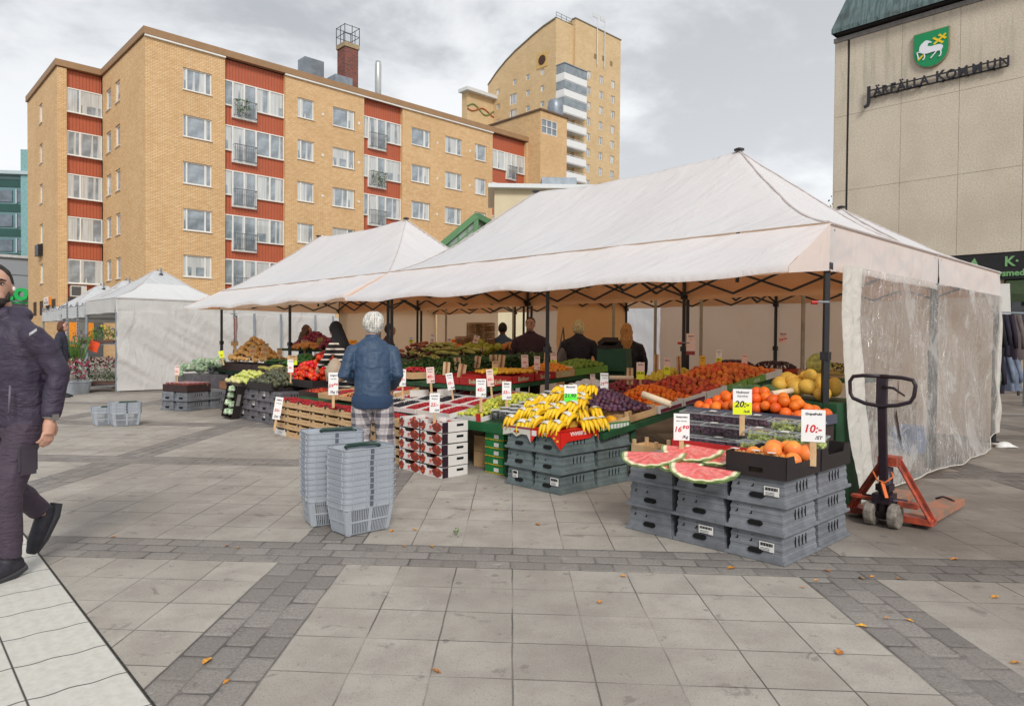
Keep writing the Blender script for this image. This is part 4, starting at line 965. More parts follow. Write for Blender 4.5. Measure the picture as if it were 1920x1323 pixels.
for l in range(5): crate(13.35-.05*(l % 2), .10, l*.16, f"grey slotted crate, {ORD[l]} from the ground in the pile beside the potatoes", 'crates beside the potatoes', PLG, .4, .53)
for l in range(4): 
    for c in range(3): crate(12.7-c*.5, .25, l*.165, f"grey crate, {ORD[l]} from the ground, {colw[c]} pile carrying the potato tray", 'crates carrying the potatoes', PLG3, .48, .53)
for o in _cp.values(): drop(o)

def tray(s, t, z, w, d, h, m, label, cat='box', group=None, tilt=0, rz=0, lip=.012, inner=None, notch=0, extra=None, text_=None):
    """open box: four walls and a floor"""
    b = MB(); b.bx(-w/2, w/2, -d/2, d/2, 0, .008)
    hf = h*(1-notch)
    b.bx(-w/2, w/2, -d/2, -d/2+lip, .008, hf); b.bx(-w/2, w/2, d/2-lip, d/2, .008, h)
    b.bx(-w/2, -w/2+lip, -d/2+lip, d/2-lip, .008, hf); b.bx(w/2-lip, w/2, -d/2+lip, d/2-lip, .008, hf)
    if notch:
        for sx in (-1, 1):
            for sy in (-1, 1): b.bx(sx*w/2 - (0 if sx < 0 else .05), sx*w/2 + (.05 if sx < 0 else 0), sy*d/2-(0 if sy < 0 else .05), sy*d/2+(.05 if sy < 0 else 0), hf, h)
    o = b.build('produce_box' if cat == 'box' else cat, m); tag(o, label, cat, group); put(o, s, t, z, rz, tilt)
    return o
def wood_crate(s, t, z, w, d, h, label, group, tilt=0, name='wooden_crate'):
    o = empty(name); tag(o, label, 'wooden crate', group); put(o, s, t, z, 0, tilt)
    b = MB(); b.bx(-w/2, w/2, -d/2, d/2, 0, .006); b.build('base', WOODM, o)
    for nm, (x0, x1, y0, y1) in zip(range(4), ((-w/2, w/2, -d/2, -d/2+.007), (-w/2, w/2, d/2-.007, d/2), (-w/2, -w/2+.007, -d/2+.008, d/2-.008), (w/2-.007, w/2, -d/2+.008, d/2-.008))):
        b = MB(); b.bx(x0, x1, y0, y1, .012, h*.72); b.build('slat', WOODM, o)
    for sx in (-1, 1):
        for sy in (-1, 1): b = MB(); b.bx(sx*(w/2-.02)-.014, sx*(w/2-.02)+.014, sy*(d/2-.02)-.014, sy*(d/2-.02)+.014, .006, h*1.15); b.build('corner_post', WOODM, o)
    return o
# ---- fruit prototypes
def fruit(name, r, mat, fn=None, n=10, m=7, sq=(1, 1, 1), stem=None):
    b = MB(); b.sm = True; b.ell((0, 0, 0), (r*sq[0], r*sq[1], r*sq[2]), n, m, fn=fn)
    if stem: b.mat = 1; b.sm = False; b.lathe([(r*.05, r*.86), (r*.34, r*.97), (0, r*.93)], 5); 
    o = b.build(name, [mat] + ([stem] if stem else []), recalc=False); return o
def dimple(p, k=.22): 
    q = math.hypot(p.x, p.y); f = 1 - k*math.exp(-(q/.28)**2)*(1 if p.z > 0 else .5); return Vector((p.x, p.y, p.z*f))
def cleft(p): 
    q = dimple(p, .3); a = math.atan2(p.y, p.x); f = 1 - .12*math.exp(-(a/.22)**2)*math.hypot(p.x, p.y); return Vector((q.x*f, q.y*f, q.z))
def lumpy(seed, k=.16):
    def f(p): return p*(1 + k*noise.noise(p*1.4 + Vector((seed, 0, 0))))
    return f
GLF = .38
MO = M('orange peel', S(236, 114, 30), .45, .1, 14, col2=S(222, 96, 22), rand=.17, bmp=.0006, bscale=300); MG = M('grapefruit peel', S(244, 160, 60), .42, .1, 7, col2=S(240, 128, 66), rand=.06, bmp=.0006, bscale=250)
MA = M('apricot skin', S(240, 140, 28), .55, .1, 22, col2=S(226, 96, 30), rand=.16); MP = M('plum skin', S(104, 60, 72), .55, .2, 24, col2=S(64, 46, 74), rand=.35)
MPL = M('red plum skin', S(150, 34, 48), .35, .2, 20, col2=S(96, 22, 46), rand=.22); MN = M('nectarine skin', S(220, 100, 48), .4, .1, 16, col2=S(146, 36, 40), rand=.22); MPC = M('peach skin', S(236, 146, 60), .7, .1, 13, col2=S(196, 80, 50), rand=.2)
MLI = M('greengage skin', S(206, 200, 76), .42, .1, 20, col2=S(168, 178, 66), rand=.22); MLM = M('lime skin', S(110, 140, 46), .45, .1, 20, rand=.15); MYM = M('yellow mirabelle', S(234, 190, 50), .5, .1, 20, col2=S(220, 150, 40), rand=.14)
MTO = M('tomato skin', S(218, 38, 22), .25, .08, 10, col2=S(228, 70, 26), rand=.2); MAV = M('avocado skin', S(92, 96, 72), .38, .25, 40, rand=.32, bmp=.001, bscale=120); MPO = M('potato skin', S(228, 184, 116), .8, .1, 25, col2=S(206, 156, 92), rand=.1)
MON = M('onion skin', S(206, 138, 72), .4, .1, 12, rand=.16); MRO = M('red onion skin', S(140, 38, 68), .35, .15, 12, rand=.2); MPR = M('red pepper', S(196, 34, 34), .2, .1, 9, rand=.14); MPY = M('yellow pepper', S(240, 160, 24), .22, .1, 9, rand=.1); MPG = M('green pepper', S(44, 96, 36), .25, .1, 9, rand=.2)
MCU = M('courgette skin', S(58, 96, 44), .4, .2, 30, rand=.2); MSQ = M('pale squash skin', S(214, 214, 128), .45, .1, 12, col2=S(186, 200, 92), rand=.14); MME = M('melon skin', S(226, 178, 66), .6, .1, 60, col2=S(202, 160, 74), rand=.08, bmp=.002, bscale=120); MDG = M('dark melon skin', S(40, 72, 48), .4, .3, 14, col2=S(70, 104, 62), rand=.15)
MGD = M('dark grape', S(92, 48, 72), .4, .2, 40, rand=.2); MGG = M('green grape', S(194, 204, 116), .3, .1, 30, rand=.1); MYG = M('amber grape', S(190, 170, 70), .35, .1, 30, rand=.15); MGRN = M('calyx green', S(70, 110, 40), .6)
MCAB = M('cabbage leaf', S(196, 210, 184), .6, .2, 14, col2=S(92, 128, 84), rand=.35); MCORN = M('corn husk', S(196, 184, 112), .7, .1, 14, col2=S(150, 150, 70), rand=.15); MDK = M('maroon leaf', S(110, 50, 52), .7, .2, 9, rand=.2)
F = {
 'orange': fruit('orange', .047, MO, lambda p: dimple(p, .08), 14, 9), 'grapefruit': fruit('grapefruit', .060, MG, lambda p: dimple(p, .06), 18, 12), 'apricot': fruit('apricot', .029, MA, cleft, 9, 6),
 'plum': fruit('plum', .0265, MP, cleft, 9, 6, (1, 1, 1.1)), 'red_plum': fruit('red_plum', .034, MPL, cleft, 9, 6), 'nectarine': fruit('nectarine', .038, MN, cleft, 10, 7), 'peach': fruit('peach', .041, MPC, cleft, 12, 8),
 'greengage': fruit('greengage', .025, MLI, cleft, 8, 6), 'lime': fruit('lime', .032, MLM, None, 8, 6, (1, 1, 1.25)), 'mirabelle': fruit('mirabelle', .022, MYM, None, 8, 5), 'tomato': fruit('tomato', .048, MTO, lambda p: dimple(p, .3), 12, 8, (1, 1, .85), MGRN),
 'avocado': fruit('avocado', .043, MAV, lambda p: Vector((p.x*(1-.28*max(p.z, 0)), p.y*(1-.28*max(p.z, 0)), p.z)), 10, 8, (1, 1, 1.45)), 'potato': fruit('potato', .047, MPO, lumpy(2), 10, 7, (1, .85, 1.25)), 'onion': fruit('onion', .040, MON, lambda p: Vector((p.x, p.y, p.z*(1+.35*max(0, p.z)**6))), 10, 8),
 'red_onion': fruit('red_onion', .045, MRO, lambda p: Vector((p.x, p.y, p.z*(1+.35*max(0, p.z)**6))), 10, 8), 'red_pepper': fruit('red_pepper', .052, MPR, lambda p: Vector((p.x*(1+.1*math.cos(4*math.atan2(p.y, p.x))), p.y*(1+.1*math.cos(4*math.atan2(p.y, p.x))), p.z)), 14, 8, (1, 1, 1.15), MGRN), 'yellow_pepper': fruit('yellow_pepper', .052, MPY, lambda p: Vector((p.x*(1+.1*math.cos(4*math.atan2(p.y, p.x))), p.y*(1+.1*math.cos(4*math.atan2(p.y, p.x))), p.z)), 14, 8, (1, 1, 1.15), MGRN),
 'green_pepper': fruit('green_pepper', .042, MPG, lumpy(4), 10, 7, (1, .9, 1.5), MGRN), 'melon': fruit('melon', .085, MME, None, 20, 14, (1, 1, 1.15)), 'dark_melon': fruit('watermelon', .075, MDG, None, 16, 10, (1, 1, 1.5)), 'squash': fruit('squash', .038, MSQ, lambda p: Vector((p.x*(1-.3*p.z), p.y*(1-.3*p.z), p.z)), 10, 8, (1, 1, 1.9)),
 'small_melon': fruit('small_melon', .050, M('honey melon', S(240, 176, 30), .45, .1, 12, rand=.08), None, 12, 9, (1, 1, 1.5)), 'lemon': fruit('lemon', .037, M('yellow pear', S(222, 200, 70), .5, .1, 12, rand=.1), None, 10, 8, (1, 1, 1.2)),
 'garden_egg': fruit('garden_egg', .036, M('pale aubergine', S(222, 214, 150), .35, .1, 12, rand=.14), None, 9, 7, (1, 1, 1.15), MGRN),
 'kumquat': fruit('kumquat', .026, M('kumquat skin', S(236, 150, 40), .4, .1, 20, rand=.14), None, 8, 6),
 'artichoke': fruit('cauliflower_leafhead', .075, M('yellow green head', S(186, 184, 70), .7, .2, 16, rand=.12, bmp=.004, bscale=60), lumpy(6, .5), 16, 12, (1, 1, .8)),
}
for b_ in [k for k in F]: pass
def longveg(name, mat, L=.2, r=.022, n=8, bend=.03):
    b = MB(); b.sm = True; pts = [(bend*math.sin(PI*i/6), 0, L*(i/6-.5)) for i in range(7)]; b.tube(pts, [r*.5, r*.95, r, r, r, r*.9, r*.35], n); return b.build(name, mat, recalc=False)
F['courgette'] = longveg('courgette', MCU); F['corn'] = longveg('corn_cob', MCORN, .22, .028); F['carrot'] = longveg('wrapped_corn', MDK, .22, .026); F['sweet_potato'] = longveg('sweet_potato', M('sweet potato skin', S(176, 96, 70), .8, .1, 20, rand=.15), .16, .03)
count = {}
PH = math.sqrt(3)/2
def heap(kind, s0, s1, t0, t1, zf, h, label, cat, group, dens=1.0, flat=False, cap=300, exp=2.2, layers=2, sc=1.0, peak=(.5, .5)):
    P0 = F[kind]; r = max(P0.dimensions[:2] or (0,))/2 if False else max(v.co.xy.length for v in P0.data.vertices)
    r *= sc*.96; k = 0; row = 0; t = t0 + r
    ct = []
    while t <= t1 - r*.6:
        s = s0 + r + (r if row % 2 else 0)
        while s <= s1 - r*.6:
            x = (s-s0)/(s1-s0); y = (t-t0)/(t1-t0)
            x = x/peak[0]-1 if x < peak[0] else (x-peak[0])/(1-peak[0]); y = y/peak[1]-1 if y < peak[1] else (y-peak[1])/(1-peak[1])
            H = h*max(0, (1-abs(x)**exp))*max(0, (1-abs(y)**exp))
            for l in range(layers):
                hz = H - l*1.55*r
                if l and hz < -.2*r: break
                ct.append((s + random.uniform(-.42, .42)*r + (r if l else 0), t + random.uniform(-.42, .42)*r, zf(s, t) + r + max(0, hz) + random.uniform(-.35, .45)*r, l))
            s += 2*r/dens
        t += 2*r*PH/dens; row += 1
    if len(ct) > cap:                      # keep what can be seen: upper layer first
        ct.sort(key=lambda q: (q[3], -q[2])); ct = ct[:cap]
    for s, t, z, l in ct:
        c = P0.copy(); COL.objects.link(c); c.location = ST(s, t, z); f = random.uniform(.88, 1.12)*sc; c.scale = (f, f, f)
        c.rotation_euler = (random.uniform(0, 6.3), random.uniform(0, 6.3), random.uniform(0, 6.3)) if not flat else (PI/2 + random.uniform(-.25, .25), random.uniform(-.2, .2), flat + random.uniform(-.5, .5))
        tag(c, label, cat, group)
    count[kind] = count.get(kind, 0) + len(ct)
def berries(s, t, z, w, d, col, label, name, r=.008, n=260, tilt=0, h=.03, group=None, rz=0):
    """a heap of berries nobody could count"""
    b = MB(); b.sm = True; b.mat = 0
    for i in range(n):
        x = random.uniform(-w/2+r, w/2-r); y = random.uniform(-d/2+r, d/2-r); zz = h*(1-(2*x/w)**4)*(1-(2*y/d)**4) + random.uniform(-.4, .5)*r; q = r*random.uniform(.8, 1.15)
        b.mat = random.randrange(2); b.ell((x, y, zz), (q, q, q), 6, 4)
    b.mat = 0; b.sm = False; b.bx(-w/2, w/2, -d/2, d/2, -.015, 0)
    o = b.build(name, [col, _mc.get(col.name+' b') or M(col.name+' b', tuple(v*.6 for v in S(200, 40, 50)) if 'red' in col.name else (.03, .025, .04), .35)], recalc=False)
    tag(o, label, kind='stuff', group=None); put(o, s, t, z, rz, tilt); return o
RB = M('red berry', S(196, 30, 46), .32, .15, 60, col2=S(150, 16, 34)); DB = M('dark berry', S(30, 28, 40), .4, .2, 60); OB = M('orange berry', S(238, 130, 30), .4, .1, 60)

# ---- near stack top: watermelon wedges, grapefruit, grapes
def melon_mat():
    m, nt, bs = newmat('cut watermelon'); tc = node(nt, 'ShaderNodeTexCoord'); s = node(nt, 'ShaderNodeSeparateXYZ'); nt.links.new(tc.outputs['Object'], s.inputs[0]); P = tc.outputs['Object']
    x, y, z = X(s.outputs[0]), X(s.outputs[1]), X(s.outputs[2]); r = ((x/.215)*(x/.215) + (y/.215)*(y/.215)).pow(.5) + (noisetex(nt, P, 9, 2)-.5)*.06
    n = noisetex(nt, P, 26, 4); mp = node(nt, 'ShaderNodeMapping'); mp.inputs['Scale'].default_value = (1, 1, 1); 
    c = mix(nt, n.ss(.3, .7), S(226, 78, 80), S(240, 122, 116)); c = mix(nt, noisetex(nt, P, 7, 4).ss(.5, .7)*.45, c, S(250, 180, 170))
    c = mix(nt, r.ss(.83, .90), c, S(238, 226, 186)); c = mix(nt, r.ss(.955, .985), c, S(120, 150, 80)); c = mix(nt, z.lt(-.012), c, mix(nt, n.ss(.4, .6), S(60, 96, 50), S(150, 170, 104)))
    nt.links.new(c, bs.inputs['Base Color']); bs.inputs['Roughness'].default_value = .18; bs.inputs['Coat Weight'].default_value = .6; bs.inputs['Coat Roughness'].default_value = .08
    mp.inputs['Rotation'].default_value = (0, 0, .6); mp.inputs['Scale'].default_value = (6, 30, 1); nt.links.new(P, mp.inputs[0]); bump(nt, bs, noisetex(nt, mp.outputs[0], 1.2, 4) + n*.3, .02, .5); return m
MW = melon_mat()
def wedge(R0=.225, th=.05, cut=-.0):
    b = MB(); b.sm = False; N = 28; vs = [(0, cut, 0)]
    for i in range(N+1): a = PI + PI*i/N; vs.append((R0*math.cos(a), R0*math.sin(a)*.95 + cut, .004*math.sin(i*1.7)))
    for fr_ in (.8,): 
        base = len(vs)
        vs2 = [(R0*.97*math.cos(PI+PI*i/N), R0*.92*math.sin(PI+PI*i/N)+cut, -.02) for i in range(N+1)]; vs3 = [(R0*.7*math.cos(PI+PI*i/N), R0*.65*math.sin(PI+PI*i/N)+cut, -th) for i in range(N+1)]
    vs += vs2 + vs3; n1 = 1; n2 = 2+N; n3 = n2+N+1
    fs = [(0, n1+i, n1+i+1) for i in range(N)] + [(n1+i, n2+i, n2+i+1, n1+i+1) for i in range(N)] + [(n2+i, n3+i, n3+i+1, n2+i+1) for i in range(N)] + [tuple(n3+i for i in range(N+1))] + [(n1, 0, n1+N, n2+N, n3+N, n3, n2)]
    b.add(vs, fs); return b.build('watermelon_slice', MW, recalc=True)
wp = wedge()
WD = [((1228, 847), 4.98, -.62, .20, 'wrapped watermelon slice at the far left end of the grey crates, pale red'), ((1322, 874), 4.66, -.72, .18, 'bright red watermelon slice overhanging the front edge of the crates'),
      ((1300, 838), 5.0, -.5, .2, 'watermelon slice lying behind the front two, under the Vattenmelon price sign'), ((1345, 842), 4.95, -.8, .22, 'watermelon slice with dark seeds against the grape punnets'), ((1275, 862), 4.82, -.35, .14, 'small pale watermelon slice wedged between two larger ones')]
for i, ((px, py), Y_, rz, tl_, lab) in enumerate(WD):
    o = wp.copy(); COL.objects.link(o); p = PY(px, py, Y_); o.location = (p.x, p.y, p.z if i != 4 else p.z-.01); o.rotation_euler = (tl_, (-.06, .05, 0, .08, 0)[i], RK2*.45 + rz*.25); o.scale = ((1.05, 1.15, 1), (1.05, 1.1, 1), (1, 1.1, 1), (1.05, 1.1, 1), (.75, .8, 1))[i]; o.rotation_euler.x += .06; tag(o, lab, 'watermelon slice', 'cut watermelon slices')
drop(wp)
b = MB(); b.bx(-.41, .41, -.26, .26, 0, .012); o = put(b.build('tray_liner', M('clear film grey', S(150, 156, 158), .15, .2, 12)), .35, -1.47, .541); tag(o, 'crumpled clear film under the watermelon slices', 'film')
b = MB(); b.bx(-.42, .42, -.006, .006, 0, .09); o = put(b.build('cardboard_strip', M('red strip', S(206, 40, 40), .5)), .3, -1.22, .545); tag(o, 'red cardboard edge behind the watermelon slices', 'cardboard strip')
def blackbox(s, t, w, d, z, h, label, hole=True):
    o = empty('cardboard_tray'); tag(o, label, 'cardboard tray', 'black cardboard trays'); put(o, s, t, z)
    b = MB(); k = .008
    b.bx(-w/2, w/2, -d/2, d/2, 0, k)
    hx = [(-.05, .05, .03, .065)] if hole else []
    wallholes(b, -w/2, w/2, k, h, hx, lambda x, zz: (x, -d/2, zz), .008, (0, 1, 0)); wallholes(b, -w/2, w/2, k, h, hx, lambda x, zz: (x, -d/2+.008, zz), .001, (0, 1, 0)); b.bx(-w/2, w/2, d/2-k, d/2, k, h)
    for x in (-w/2, w/2-k):
        b.prism([(-d/2, k), (d/2-k, k), (d/2-k, h), (d/2-.1, h), (d/2-.12, h*.66), (-d/2+.12, h*.66), (-d/2+.1, h), (-d/2, h)], (x, 0, 0), (0, 1, 0), (0, 0, 1), (1, 0, 0), k)
    b.build('walls', BLKC, o, recalc=False); return o
blackbox(-.26, -1.5, .42, .50, .541, .15, 'black cardboard tray of grapefruit on the nearest stack corner')
blackbox(-.27, -.98, .40, .50, .541, .15, 'black cardboard tray of green grapes behind the grapefruit tray', False)
heap('grapefruit', -.46, -.10, -1.60, -1.24, lambda s, t: .56, .10, 'round orange-yellow grapefruit heaped in the black tray by the 10:- sign', 'grapefruit', 'grapefruit in the front tray', exp=2, layers=2)
# net bags of small fruit
for i, (s, t) in enumerate(((-.07, -1.66), (-.21, -1.64), (-.33, -1.66))):
    o = empty('fruit_punnet'); tag(o, ['clear bag of dried figs at the left front of the black tray', 'clear bag of dried figs in the middle front of the black tray', 'clear bag of physalis at the front corner of the black tray'][i], 'punnet', 'bags in the black tray'); put(o, s, t, .66, .3*i-.3)
    b = MB(); b.sm = True
    for k in range(14): b.ell((random.uniform(-.05, .05), random.uniform(-.035, .035), random.uniform(-.01, .02)), (.016, .014, .012), 7, 5)
    b.build('contents', M('dried fruit', S(196, 140, 72), .5, .2, 30, rand=.1), o, recalc=False)
    b = MB(); b.sm = True; b.ell((0, 0, 0), (.075, .055, .036), 14, 8, fn=lumpy(i, .2)); 
    m, nt, bs = newmat('clear bag'); bs.inputs['Base Color'].default_value = (1, 1, 1, 1); bs.inputs['Transmission Weight'].default_value = 1; bs.inputs['Roughness'].default_value = .08; bs.inputs['IOR'].default_value = 1.05; bs.inputs['Alpha'].default_value = .35; b.build('bag', m, o, recalc=False)
    b = MB(); b.bx(-.03, .02, -.02, .02, .036, .038); b.build('sticker', STK, o)
# punnets
CLR, nt, bs = newmat('clear box'); bs.inputs['Base Color'].default_value = (.5, .52, .52, 1); bs.inputs['Roughness'].default_value = .06; bs.inputs['Alpha'].default_value = .10; bs.inputs['Specular IOR Level'].default_value = 1
def grape_punnet(mat, w=.19, d=.12, h=.085, r=.0135):
    b = MB(); b.sm = True
    for i in range(95): b.ell((random.uniform(-w/2+r, w/2-r), random.uniform(-d/2+r, d/2-r), random.uniform(r, h-r)), (r, r, r*1.1), 7, 5)
    e = empty('grape_punnet'); b.build('grapes', mat, e, recalc=False); e.children[0]['kind'] = 'stuff'
    c = MB(); k = .008; c.add([(-w/2+k, -d/2+k, .001), (w/2-k, -d/2+k, .001), (w/2-k, d/2-k, .001), (-w/2+k, d/2-k, .001), (-w/2, -d/2, h), (w/2, -d/2, h), (w/2, d/2, h), (-w/2, d/2, h)], [(0, 1, 5, 4), (1, 2, 6, 5), (2, 3, 7, 6), (3, 0, 4, 7)]); c.build('box', CLR, e); c = MB()
    for (x0, x1, y0, y1) in ((-w/2-.004, w/2+.004, -d/2-.005, -d/2-.001), (-w/2-.004, w/2+.004, d/2+.001, d/2+.005), (-w/2-.005, -w/2-.001, -d/2, d/2), (w/2+.001, w/2+.005, -d/2, d/2)): c.bx(x0, x1, y0, y1, h-.006, h+.003)
    c.build('rim', M('frosted rim', S(170, 174, 176), .3), e)
    l = MB(); l.bx(-w/2-.004, w/2+.004, -d/2-.004, d/2+.004, h, h+.006); l.bx(-w/2+.02, w/2-.02, -d/2+.02, d/2-.02, h+.006, h+.014); l.build('lid', CLR, e)
    return e
gd, gg = grape_punnet(MGD), grape_punnet(MGG)
def rowp(proto, s0, s1, t, z, lab, grp, step=.2, rz=0, tilt=0):
    n = int(abs(s1-s0)/step)
    for i in range(n):
        c = copy_tree(proto); tag(c, lab.format(ORD[i]), 'punnet', grp); put(c, s0 - step*(i+.5), t, z, rz + random.uniform(-.06, .06), tilt)
        if i % 2: b = MB(); b.bx(-.03, .03, -.02, .02, .101, .103); b.build('sticker', STK, c)
crates_top = .54
rowp(gd, .78, .17, -.92, .545, 'punnet of dark grapes, {} from the left, lower row behind the watermelon', 'punnets of dark grapes'); rowp(gd, .9, .05, -.78, .64, 'punnet of dark grapes, {} from the left, middle row under the oranges', 'punnets of dark grapes', tilt=.1)
rowp(gd, 1.0, .15, -.62, .72, 'punnet of dark grapes, {} from the left, upper row', 'punnets of dark grapes', tilt=.12)
rowp(gg, .18, -.05, -1.14, .59, 'punnet of green grapes, {} from the left, lowest behind the grapefruit', 'punnets of green grapes'); rowp(gg, .18, -.46, -1.02, .66, 'punnet of green grapes, {} from the left, middle row by the Vindruvor sign', 'punnets of green grapes', tilt=.12)
rowp(gg, .08, -.52, -.84, .735, 'punnet of green grapes, {} from the left, upper row below the oranges', 'punnets of green grapes', tilt=.1)
rowp(gg, -.22, -.45, -1.14, .58, 'punnet of green grapes, {} one at the right behind the grapefruit', 'punnets of green grapes')
drop(gd); drop(gg)
# oranges tray and melons
tray(.42, -.38, .76, 1.15, .42, .075, M('blue grey tray', S(86, 88, 104), .5, .1), 'blue-grey tray heaped with oranges beside the front tent pole')
b = MB(); b.bx(-.55, .55, -.2, .2, 0, .75); put(tag(b.build('tray_stand', BRC), 'dark stand under the tray of oranges', 'stand'), .42, -.38, .0)
heap('orange', -.12, .96, -.57, -.18, lambda s, t: .775, .16, 'bright orange in the heap on the blue-grey tray beside the tent pole', 'orange', 'oranges on the blue-grey tray', exp=1.8)
b = MB(); b.bx(-.5, .5, -.35, .35, 0, .9); put(tag(b.build('melon_stand', TBL), 'dark green stand under the melons behind the tent pole', 'stand'), .42, .35, .0)
heap('melon', .02, .60, .05, .55, lambda s, t: .90, .16, 'netted yellow melon piled behind the front tent pole', 'melon', 'yellow melons by the tent pole', exp=1.5, sc=.8)
heap('dark_melon', .30, .85, -.15, .1, lambda s, t: .88, .03, 'small dark green melon between the oranges and the yellow melons', 'melon', 'dark green melons', flat=.4, sc=.75)
p = PY(1535, 683, 6.6); o = F['melon'].copy(); COL.objects.link(o); o.location = p; o.scale = (1.3, 1.3, 1.1); tag(o, 'largest ribbed pale pumpkin on top of the melons at the pole', 'pumpkin'); o.data = o.data.copy(); o.data.materials[0] = M('ribbed pumpkin', S(190, 180, 96), .6, .2, 20, col2=S(110, 120, 60))
# loose orange on the tray rim & rolls of bags
def roll(px, py, Y_, L, r, rz, ry, label, mat=None):
    o = MB(); o.sm = True; o.tube([(-L/2, 0, 0), (L/2, 0, 0)], r, 14, cap=False); o.tube([(L/2, 0, 0), (-L/2, 0, 0)], r*.45, 10, cap=False); o.add([], [])
    k = 14; o.lathe([], 3) if False else None
    m = o.build('bag_roll', mat or M('bag roll', S(226, 206, 176), .6, .06, 30)); m.location = PY(px, py, Y_); m.rotation_euler = (0, ry, rz); mo = m.modifiers.new('s', 'SOLIDIFY'); mo.thickness = .004; tag(m, label, 'bag roll'); return m
roll(1187+0, 0, 1, .3, .03, 0, 0, 'x').hide_render = False
bpy.data.objects.remove(bpy.data.objects['bag_roll'])
roll(1181, 763, 6.55, .30, .030, -.75, .0, 'roll of clear bags lying between the plums and the apricots') if False else None
roll(1231, 748, 6.75, .30, .032, -.55, .30, 'roll of clear bags lying on the apricots beside the plums')
roll(1466, 735, 5.9, .22, .024, .4, -.1, 'roll of clear bags standing out behind the oranges')
roll(1165, 708, 8.2, .28, .026, -.1, 0, 'roll of clear bags lying on the red plums at the back')
roll(1060, 689, 9.6, .2, .022, -.2, 0, 'roll of clear bags on the kumquats')

# ---- tilted stone fruit table
TS = .115
def zt1(s, t): return .575 + TS*(t+.3)
tb1 = empty('market_table'); tag(tb1, 'long green painted table with tilted top under the stone fruit', 'table')
b = MB()
def slab(b, s0, s1, t0, t1, zf, th=.03):
    vs = [ST(s0, t0, zf(s0, t0)-th), ST(s1, t0, zf(s1, t0)-th), ST(s1, t1, zf(s1, t1)-th), ST(s0, t1, zf(s0, t1)-th), ST(s0, t0, zf(s0, t0)), ST(s1, t0, zf(s1, t0)), ST(s1, t1, zf(s1, t1)), ST(s0, t1, zf(s0, t1))]
    b.add(vs, [(0, 3, 2, 1), (4, 5, 6, 7), (0, 1, 5, 4), (1, 2, 6, 5), (2, 3, 7, 6), (3, 0, 4, 7)])
slab(b, 1.83, 3.25, -.72, 3.2, lambda s, t: zt1(s, t)-.012, .06); b.build('tabletop', TBL, tb1)
for s, t in ((1.9, -.15), (1.9, 1.2), (1.9, 2.9), (3.15, -.1), (3.15, 2.9)): b = MB(); b.bar(ST(s, t), ST(s, t, zt1(s, t)-.07), .05); b.build('leg', TBL, tb1)
tl1 = math.atan(TS); lin = lambda s, t: zt1(s, t) + .012
for i, (t, w, m) in enumerate(((-.47, .46, 0), (0.0, .46, 0))):
    for c in range(2): wood_crate(2.14+c*.56, t, zt1(0, t)+.0, .54, .46, .10, f"slatted pine crate of dark plums, {'near' if i == 0 else 'far'} row, {'right' if c == 0 else 'left'} one on the tilted table", 'pine crates of plums', tl1)
for i, t in enumerate((.48, .96, 1.44, 1.92, 2.40, 2.88)):
    m = [WHC, WHC, WHC, LGC, LGC, WHC][i]
    for c in range(2):
        o = tray(2.14+c*.58, t, zt1(0, t), .57, .46, .085, m, f"{['white and maroon', 'white and maroon', 'white', 'light green', 'light green', 'white'][i]} fruit box, {ORD[i]} along the table behind the plums, {'right' if c == 0 else 'left'} column", 'box', 'fruit boxes on the tilted table', tl1)
        if i < 2 and c == 0: b = MB(); b.bx(.285, .289, -.2, .2, .005, .045); b.build('printed_band', M('maroon print', S(120, 40, 60), .6), o)
        if i in (3, 4) and c == 0: b = MB(); b.bx(.285, .289, -.08, .08, .02, .06); b.build('printed_panel', M('pale print', S(200, 210, 170), .6), o)
heap('plum', 1.90, 2.95, -.68, .34, lin, .25, 'dark purple plum in the big mound on the pine crates', 'plum', 'dark plums in the mound', exp=1.6, cap=300, peak=(.5, .6))
heap('apricot', 1.90, 2.60, .27, 1.02, lin, .17, 'orange apricot in the heap between the dark plums and the dark nectarines', 'apricot', 'apricots in the heap', exp=1.8, cap=290, peak=(.6, .5))
heap('nectarine', 1.90, 2.7, 1.02, 1.72, lin, .15, 'dark red nectarine in the heap behind the apricots', 'nectarine', 'nectarines behind the apricots', exp=1.8, peak=(.6, .5))
heap('peach', 1.90, 2.8, 1.72, 3.1, lin, .17, 'orange-red peach in the heap at the far end of the tilted table', 'peach', 'peaches at the far end', exp=1.8, peak=(.5, .4))
heap('red_plum', 2.60, 3.2, .32, 1.7, lin, .12, 'red plum in the heap behind the dark plums and apricots', 'red plum', 'red plums on the left of the tilted table', exp=1.8)
heap('nectarine', 2.9, 3.25, -.35, .32, lin, .10, 'orange-red nectarine in the heap left of the dark plums behind the bananas', 'nectarine', 'nectarines behind the bananas', exp=1.8)
heap('lemon', 2.85, 3.25, 1.75, 2.6, lin, .10, 'yellow pear in the small heap behind the red plums', 'pear', 'yellow pears')
# mini melons in green boxes next to the bananas
for c in range(2): tray(2.42-c*.38, -.50, .536, .37, .5, .07, GRC, f"green box of yellow mini melons, {'left' if c == 0 else 'right'} of two beside the bananas", 'box', 'green boxes of mini melons')
for i in range(9): b = MB(); b.bx(-.022, .022, -.002, .002, -.022, .022); o = b.build('printed_panel', STK, [q for q in bpy.data.objects if q.get('group') == 'green boxes of mini melons'][1]); o.location = (.186, -.2+.05*i, .035); o.rotation_euler = (0, 0, PI/2); o.scale = (.8, 1, 1)
heap('small_melon', 1.92, 2.58, -.66, -.34, lambda s, t: .55, .0, 'oval yellow mini melon in the green boxes beside the bananas', 'mini melon', 'mini melons in the green boxes', flat=.3, layers=1, dens=.8)
